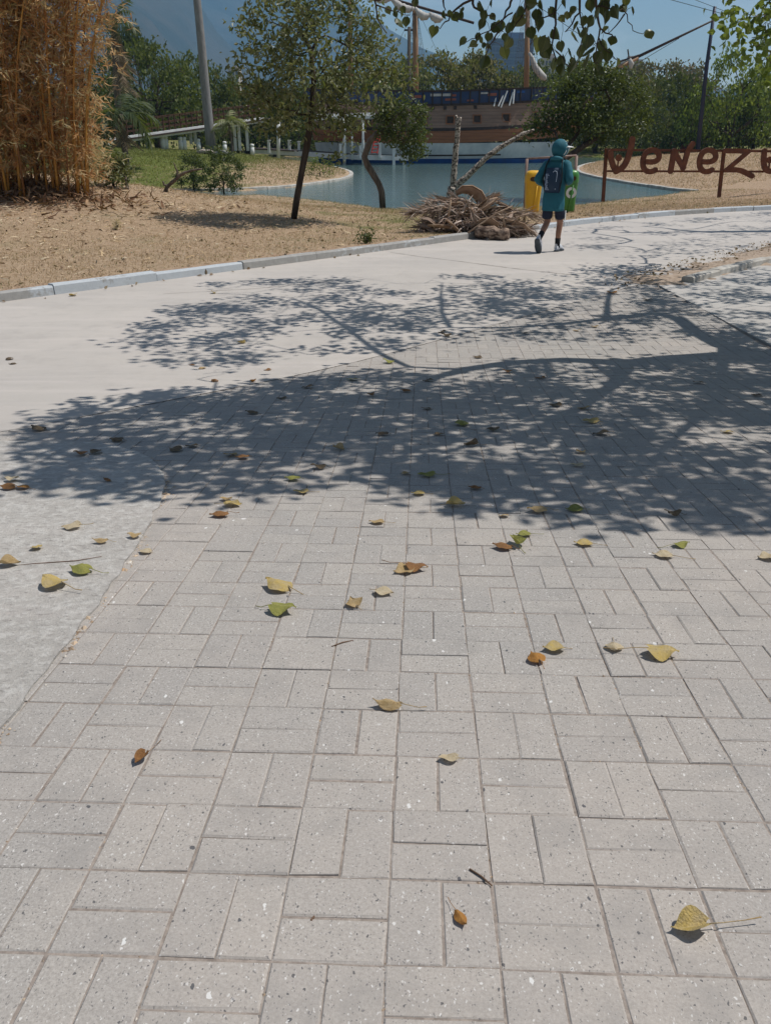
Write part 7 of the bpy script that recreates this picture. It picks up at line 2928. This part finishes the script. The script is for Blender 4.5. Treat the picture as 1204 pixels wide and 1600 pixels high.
# ================================================================== fallen leaves on the paving
def m_fallen(name, a, b, spot, vein, trans=0.2):
    m, nt = new_mat(name)
    p = opos(nt)
    oi = N(nt, 'ShaderNodeObjectInfo')
    n1 = noise(nt, N(nt, 'ShaderNodeVectorMath', {0: p, 1: oi.outputs['Random']}, operation='ADD').outputs[0], 3.2, 5, 0.6)
    n2 = noise(nt, p, 16, 4, 0.6)
    c = mixc(nt, ramp(nt, n1, [(0.35, 0.0), (0.65, 1.0)]), a, b)
    c = mixc(nt, mth(nt, 'MULTIPLY', ramp(nt, n2, [(0.58, 0.0), (0.70, 1.0)]), 0.65), c, spot)
    sp = N(nt, 'ShaderNodeSeparateXYZ', {0: p})
    ax = mth(nt, 'ABSOLUTE', sp.outputs[0])
    rib = ramp(nt, ax, [(0.0, 1.0), (0.02, 0.0)])
    sv_ = mth(nt, 'FRACT', mth(nt, 'MULTIPLY', mth(nt, 'SUBTRACT', sp.outputs[1], mth(nt, 'MULTIPLY', ax, 0.9)), 8.0))
    ribs = ramp(nt, sv_, [(0.0, 1.0), (0.09, 0.0)])
    c = mixc(nt, mth(nt, 'MAXIMUM', mth(nt, 'MULTIPLY', rib, 0.7), mth(nt, 'MULTIPLY', ribs, 0.30)), c, vein)
    b_ = N(nt, 'ShaderNodeBsdfPrincipled', {'Base Color': c, 'Roughness': 0.6, 'Specular IOR Level': 0.3})
    bp = N(nt, 'ShaderNodeBump', {'Height': mth(nt, 'ADD', mth(nt, 'MULTIPLY', ribs, 0.6), n2), 'Distance': 0.02, 'Strength': 0.5})
    nt.links.new(bp.outputs[0], b_.inputs['Normal'])
    t = N(nt, 'ShaderNodeBsdfTranslucent', {'Color': c})
    mx = N(nt, 'ShaderNodeMixShader', {0: trans, 1: b_.outputs[0], 2: t.outputs[0]})
    N(nt, 'ShaderNodeOutputMaterial', {'Surface': mx.outputs[0]})
    return m


FM = {
    'y': m_fallen('fallen_yellow', (0.53, 0.39, 0.12), (0.47, 0.37, 0.19), (0.26, 0.14, 0.05), (0.57, 0.46, 0.24)),
    't': m_fallen('fallen_tan', (0.50, 0.37, 0.20), (0.42, 0.29, 0.13), (0.24, 0.13, 0.06), (0.55, 0.45, 0.28)),
    'p': m_fallen('fallen_pale', (0.58, 0.49, 0.34), (0.50, 0.40, 0.25), (0.40, 0.27, 0.14), (0.62, 0.54, 0.4)),
    'b': m_fallen('fallen_brown', (0.30, 0.15, 0.055), (0.22, 0.105, 0.04), (0.12, 0.06, 0.03), (0.38, 0.22, 0.1)),
    'o': m_fallen('fallen_orange', (0.44, 0.21, 0.045), (0.36, 0.16, 0.04), (0.20, 0.09, 0.03), (0.5, 0.3, 0.1)),
    'g': m_fallen('fallen_green', (0.30, 0.29, 0.07), (0.23, 0.235, 0.06), (0.40, 0.33, 0.11), (0.40, 0.38, 0.17)),
    'd': m_fallen('fallen_dark', (0.20, 0.145, 0.085), (0.11, 0.08, 0.05), (0.07, 0.05, 0.03), (0.2, 0.14, 0.09)),
}
SHAPES = {}


def fallen_shape(kind, seed):
    if kind == 'arch':
        me = heart_mesh('fallen_leaf', -0.42, -0.2, 1.2, seed=seed, tipcurl=0.1)
    elif kind == 'cup':
        me = heart_mesh('fallen_leaf', 0.35, 0.4, 1.3, seed=seed)
    elif kind == 'fold':
        me = heart_mesh('fallen_leaf', 1.0, 0.45, 0.9, W=0.8, seed=seed)
    elif kind == 'roll':
        me = heart_mesh('fallen_leaf', -0.85, 0.2, 1.0, W=0.6, seed=seed)
    else:
        me = heart_mesh('fallen_leaf', 0.10, 0.14, 1.0, seed=seed)
    co = np.zeros(len(me.vertices) * 3, np.float32)
    me.vertices.foreach_get('co', co)
    co = co.reshape(-1, 3)
    co[:, 1] -= 0.45
    # uneven crumpling
    rs = np.random.default_rng(seed + 50)
    f = rs.uniform(4, 8, 2)
    co[:, 2] += 0.05 * np.sin(co[:, 0] * f[0] + seed) * np.cos(co[:, 1] * f[1])
    co[:, 2] -= co[:, 2].min()
    me.vertices.foreach_set('co', co.ravel())
    me.update()
    return me


for kd in ('arch', 'cup', 'fold', 'roll', 'flat'):
    for sd_ in range(3):
        for c in FM:
            SHAPES[kd, sd_, c] = None


def fallen(px, py, length_px, color, kind, rot, label, group=None, stem=0.9, name='fallen_leaf'):
    g = ground(px, py)
    sd_ = int(rng.integers(3))
    if SHAPES[kind, sd_, color] is None:
        me = fallen_shape(kind, 11 * sd_ + len(kind))
        me.materials.append(FM[color])
        SHAPES[kind, sd_, color] = me
    me = SHAPES[kind, sd_, color]
    zc = g[1] * CP + (CAM[2] - g[2]) * SP
    L = length_px * zc / FOC
    L = float(np.clip(L * 0.92, 0.03, 0.12))
    sl = math.atan(slope_at(g[1]))
    lift_ = 0.013 if (inside(g[0], g[1], pad)) else 0.003
    o = bpy.data.objects.new(name, me)
    Rm = Matrix.Rotation(sl, 4, 'X') @ Matrix.Rotation(math.radians(rot), 4, 'Z') @ Matrix.Rotation(rng.normal(0, 0.08), 4, 'X') @ Matrix.Rotation(rng.normal(0, 0.10), 4, 'Y')
    o.matrix_world = Matrix.Translation((g[0], g[1], float(zpave(g[1])) + lift_ + 0.06 * L)) @ Rm @ Matrix.Scale(L, 4)
    link(o)
    if stem:
        mb = MB()
        a = rng.uniform(-0.5, 0.5)
        z0 = 0.20 if kind in ('arch', 'roll') else 0.08
        mb.tube([(0, -0.44, z0), (0.02 * a, -0.44 - 0.3 * stem, z0 * 0.7), (0.16 * a, -0.44 - 0.7 * stem, 0.03), (0.3 * a, -0.44 - stem, 0.05)], [0.018, 0.015, 0.013, 0.02], 6)
        s = mb.build('stem', FM['t' if color in 'pty' else color], o, True)
    return tag(o, label, 'leaf', group or 'fallen leaves on the paving')


FL = [
    (720, 1446, 34, 'o', 'roll', 205, 'small curled orange leaf nearest the bottom centre of the paving', 1.1),
    (1076, 1456, 62, 'y', 'fold', 95, 'folded yellow leaf with a long stalk nearest the viewer', 1.6),
    (222, 1196, 30, 'b', 'fold', 160, 'tiny brown leaf standing upright on a joint between pavers', 1.6),
    (700, 1190, 32, 'p', 'flat', 95, 'flat pale leaf lying alone between the curled leaf and the orange leaf', 0.4),
    (605, 1111, 46, 't', 'roll', 80, 'rolled tan leaf with a thin raised stalk', 1.0),
    (836, 1034, 34, 'o', 'arch', 15, 'brown-yellow leaf of the touching pair on the pavers', 0.8),
    (863, 1020, 36, 'y', 'cup', 100, 'yellow leaf of the touching pair on the pavers', 0.5),
    (958, 1020, 34, 'p', 'arch', 170, 'pale cream leaf between the yellow pair and the large yellow leaf', 0.9),
    (1032, 1026, 50, 'y', 'arch', 260, 'large yellow arched leaf with its stalk pointing to the frame edge', 1.5),
    (434, 921, 48, 'y', 'arch', 60, 'yellow arched leaf just above the green-edged one', 0.9),
    (443, 958, 46, 'g', 'arch', 250, 'yellow-green arched leaf casting a dark shadow under its edge', 0.7),
    (553, 946, 34, 't', 'cup', 20, 'tan cupped leaf between two arched leaves and a torn pale leaf', 0.5),
    (600, 930, 34, 'p', 'flat', 240, 'torn pale leaf just above the tan cupped leaf', 0.4),
    (630, 897, 34, 't', 'cup', 110, 'tan leaf of the overlapping pair in mid paving', 0.8),
    (650, 894, 36, 'b', 'arch', 255, 'darker leaf of the overlapping pair in mid paving', 1.3),
    (784, 858, 32, 'b', 'arch', 75, 'brown arched leaf leaning against a green one', 0.5),
    (805, 852, 38, 'g', 'fold', 10, 'bright green folded leaf standing up beside a brown one', 0.7),
    (817, 838, 24, 'g', 'flat', 95, 'small flat green leaf behind the upright green one', 1.0),
    (910, 853, 30, 'y', 'flat', 85, 'yellow flat leaf just in front of the tree shade', 0.9),
    (1034, 871, 32, 'p', 'flat', 75, 'faded cream leaf with a thin stalk in front of the shade', 1.2),
    (1063, 857, 26, 'g', 'arch', 275, 'small dark green leaf in front of the shade edge', 1.2),
    (1196, 876, 30, 'p', 'cup', 90, 'cream leaf cut by the frame edge in front of the shade', 0.6),
    (1048, 808, 28, 'd', 'roll', 100, 'dark rolled leaf inside the shade near its lower edge', 0.6),
    (896, 800, 28, 'g', 'flat', 85, 'dull green leaf at the lower edge of the shade', 0.5),
    (838, 801, 32, 't', 'arch', 95, 'tan arched leaf right at the lower edge of the shade', 0.7),
    (786, 810, 18, 't', 'flat', 60, 'very small tan leaf beside the shade edge', 0.4),
    (712, 791, 30, 'y', 'fold', 250, 'pale yellow folded leaf at the shade tip in mid paving', 1.0),
    (741, 766, 20, 'b', 'arch', 80, 'small brown leaf just inside the shade tip', 0.4),
    (653, 775, 22, 'y', 'flat', 85, 'small yellow leaf in the sun below the shade', 0.7),
    (666, 745, 28, 'g', 'flat', 95, 'lime green leaf lying in the shade above the small yellow one', 1.0),
    (633, 743, 16, 't', 'flat', 30, 'little tan leaf beside the lime green leaf in the shade', 0.5),
    (470, 772, 24, 'y', 'flat', 100, 'narrow yellow leaf in the sun under the dark green one', 0.9),
    (457, 751, 24, 'g', 'arch', 90, 'arched olive leaf at the lower rim of the shade', 0.4),
    (497, 734, 24, 'd', 'arch', 100, 'dark leaf with a pointed tip inside the lower shade', 0.5),
    (365, 791, 30, 'y', 'cup', 250, 'yellow cupped leaf above the brown crumpled one', 0.8),
    (343, 808, 30, 'b', 'arch', 110, 'brown crumpled arched leaf near the concrete pad', 0.7),
    (353, 783, 20, 't', 'flat', 80, 'small tan leaf touching the yellow cupped leaf', 0.4),
    (588, 819, 24, 't', 'flat', 85, 'thin tan leaf alone in the sunlit middle of the paving', 0.9),
    (721, 666, 28, 'g', 'arch', 200, 'large olive leaf standing out in the middle of the shade', 0.3),
    (735, 698, 24, 'd', 'fold', 60, 'dark green folded leaf below the large olive leaf', 0.8),
    (530, 704, 22, 't', 'fold', 230, 'tan folded leaf in the left half of the shade', 0.7),
    (922, 661, 26, 'y', 'flat', 88, 'long yellow leaf in the right half of the shade', 0.3),
    (911, 641, 20, 't', 'flat', 95, 'tan leaf just behind the long yellow leaf', 0.4),
    (938, 680, 26, 'd', 'flat', 90, 'dark flat leaf below the long yellow leaf', 0.4),
    (905, 709, 18, 't', 'cup', 30, 'tan cupped leaf in the right half of the shade', 0.3),
    (900, 730, 20, 'p', 'flat', 80, 'pale leaf just below the tan cupped leaf in the shade', 0.3),
    (1134, 678, 20, 'y', 'flat', 90, 'yellow leaf alone in the shade near the frame edge', 0.3),
    (606, 568, 18, 'g', 'arch', 80, 'olive arched leaf between the two limb shadows', 0.3),
    (550, 595, 18, 'g', 'flat', 95, 'yellow-green leaf in the sunlit lane between the shadows', 0.3),
    (579, 619, 16, 'b', 'fold', 30, 'brown folded leaf just under the sunlit lane', 0.3),
    (633, 613, 16, 'b', 'arch', 80, 'brown arched leaf right of the folded one in the shade', 0.3),
    (393, 648, 20, 'd', 'arch', 90, 'dark arched leaf in the far left of the shade', 0.4),
    (183, 691, 22, 'd', 'arch', 80, 'dark curled leaf on the pad corner in the shade', 0.4),
    (60, 673, 26, 'd', 'arch', 70, 'dark green leaf where the shade meets the sunlit road', 0.5),
    (18, 888, 32, 't', 'fold', 280, 'ribbed tan leaf standing at the frame edge on the pad', 0.9),
    (85, 921, 48, 'y', 'arch', 60, 'largest tan-yellow leaf on the rough pad', 0.9),
    (128, 899, 38, 'g', 'arch', 75, 'fresh green leaf behind the largest leaf on the pad', 0.9),
    (113, 829, 30, 'p', 'flat', 95, 'cream leaf with a thin stalk in the middle of the pad', 0.8),
    (158, 854, 24, 't', 'roll', 95, 'rolled tan leaf nearest the broken edge of the pad', 0.7),
    (58, 863, 22, 'y', 'flat', 45, 'small yellow leaf between the ribbed leaf and the cream leaf', 0.7),
    (211, 845, 22, 't', 'arch', 85, 'tan leaf lying in the crumbs of the pad edge', 0.5),
    (227, 864, 22, 'p', 'flat', 70, 'pale narrow leaf on the pavers just off the pad edge', 0.3),
    (20, 755, 24, 'p', 'arch', 80, 'cream leaf furthest left at the shade edge on the pad', 0.4),
    (14, 767, 26, 'b', 'arch', 95, 'brown leaf under the cream leaf at the frame edge', 0.3),
    (36, 767, 22, 'o', 'flat', 80, 'reddish leaf beside the brown one at the frame edge', 0.7),
    (115, 463, 16, 'y', 'cup', 40, 'yellow leaf lying against the kerb', 0.2),
    (15, 563, 14, 'd', 'arch', 60, 'nearer dark leaf of two at the frame edge on the road', 0.2),
    (20, 570, 12, 'd', 'flat', 90, 'second dark leaf of two at the frame edge on the road', 0.2),
    (377, 537, 14, 'y', 'fold', 70, 'yellow folded leaf in the upper shade', 0.2),
    (334, 459, 12, 'y', 'fold', 20, 'yellow speck of a leaf at the top rim of the upper shade', 0.2),
    (955, 459, 20, 'o', 'flat', 80, 'reddish leaf near the earth bed tip', 0.2),
    (168, 756, 14, 'b', 'arch', 70, 'small brown leaf beside the pad corner', 0.3),
]
for px_, py_, ln, co, kd, rt, lab, st in FL:
    fallen(px_, py_, ln, co, kd, rt, lab, stem=st)
for DL, (px_, py_, ln, co, kd) in zip(['dull leaf under the dark one at the shaded pad corner', 'tan dull leaf of the shaded pair near the pad corner', 'brown dull leaf of the shaded pair near the pad corner', 'brown leaf in the shade close to the frame edge on the pad', 'flat dark leaf next to the brown one on the shaded pad', 'dark arched leaf in the centre of the lower shade', 'flat dark leaf at the rim of the sunlit lane', 'flat dark leaf just right of the sunlit lane', 'flat dark leaf on the near side of the sunlit lane', 'flat dark leaf behind the tan one in the right shade', 'small brown leaf under the lower limb shadow', 'brown arched leaf beside the lower limb shadow', 'nearer dark leaf of two under the upper limb shadow', 'flat dark leaf of two under the upper limb shadow', 'first tan speck of leaf beyond the limb shadows', 'second tan speck of leaf beyond the limb shadows', 'flat dark leaf between the pad corner and the shaded pair', 'flat dark leaf right of the large olive leaf', 'flat dark leaf just left of the large olive leaf', 'flat dark leaf in the shade next to the frame edge', 'dark leaf speck by the dark joint of the apron', 'tiniest dark leaf speck on the upper limb shadow', 'dark leaf speck between the two limb shadows', 'flat dark leaf above the large olive leaf', 'flat dark leaf near the trunk shadow at the frame edge'], ((274, 705, 24, 'd', 'flat'), (360, 713, 22, 't', 'flat'), (379, 718, 22, 'b', 'arch'), (127, 714, 22, 'b', 'arch'), (150, 712, 22, 'd', 'flat'), (597, 681, 20, 'd', 'arch'), (480, 607, 18, 'd', 'flat'), (668, 596, 16, 'd', 'flat'),
                             (440, 625, 16, 'd', 'flat'), (867, 635, 20, 'd', 'flat'), (843, 592, 16, 'b', 'flat'), (792, 583, 16, 'b', 'arch'), (697, 526, 16, 'd', 'arch'), (690, 521, 14, 'd', 'flat'), (900, 518, 12, 't', 'flat'), (928, 512, 12, 't', 'flat'),
                             (300, 700, 20, 'd', 'flat'), (770, 674, 20, 'd', 'flat'), (684, 681, 18, 'd', 'flat'), (1180, 620, 18, 'd', 'flat'), (1010, 470, 14, 'd', 'flat'), (820, 522, 10, 'd', 'flat'), (745, 560, 14, 'd', 'flat'), (665, 640, 16, 'd', 'flat'), (1090, 600, 16, 'd', 'flat'))):
    fallen(px_, py_, ln, co, kd, rng.uniform(60, 120), DL, 'dull dry leaves in the shade', 0.3)
for DL, (px_, py_, ln, co, kd) in zip(['tan speck of leaf first in the sunlit strip between the shadows', 'brown arched leaf below the tan speck in the sunlit strip', 'orange folded leaf furthest along the sunlit strip', 'flat brown leaf mid way in the sunlit strip', 'tiny brown leaf at the open end of the sunlit strip'], ((316, 577, 14, 't', 'flat'), (335, 597, 14, 'b', 'arch'), (395, 598, 12, 'o', 'fold'), (418, 580, 12, 'b', 'flat'), (300, 572, 10, 'b', 'flat'))):
    fallen(px_, py_, ln, co, kd, rng.uniform(40, 140), DL, 'leaves in the sunlit strip', 0.2)
# thin twigs and stalks
M['twig'] = plain('dry_twig', (0.17, 0.10, 0.06), (0.10, 0.06, 0.04), 20, 0.8)
for pts, lab in (([(262, 1262), (290, 1263), (312, 1258), (326, 1240)], 'thin dark curved twig on the near pavers'), ([(733, 1360), (752, 1373), (768, 1386)], 'pale bent stalk lying over a paver joint'), ([(12, 890), (60, 886), (120, 881), (160, 875)], 'long straight twig across the concrete pad'),
                 ([(486, 1440), (500, 1424), (508, 1420)], 'tiny straw on the lower pavers'), ([(518, 1012), (535, 1006), (552, 1002)], 'short fine twig on a middle paver')):
    P = [ground(x, y) for x, y in pts]
    b = P[0].copy()
    mb = MB()
    mb.tube([(p - b) + np.array([0, 0, 0.0035 + (0.010 if inside(p[0], p[1], pad) else 0.0) + 0.002 * (i % 2)]) for i, p in enumerate(P)], [0.0022, 0.0020, 0.0017, 0.0012][:len(P)], 5)
    o = mb.build('twig', M['twig'], None, True)
    o.location = b
    tag(o, lab, 'twig')

# ================================================================== air
hz_ = MB()
hz_.box((0, 2500, 398), (10400, 5140, 802))
m, nt = new_mat('haze_air')
pv = N(nt, 'ShaderNodeVolumePrincipled', {'Color': (0.34, 0.66, 1.0), 'Density': 0.00018, 'Anisotropy': 0.1})
N(nt, 'ShaderNodeOutputMaterial', {'Volume': pv.outputs[0]})
o = hz_.build('haze', m)
tag(o, 'thin bluish haze in the air over the park and mountain', 'haze', kind='stuff')
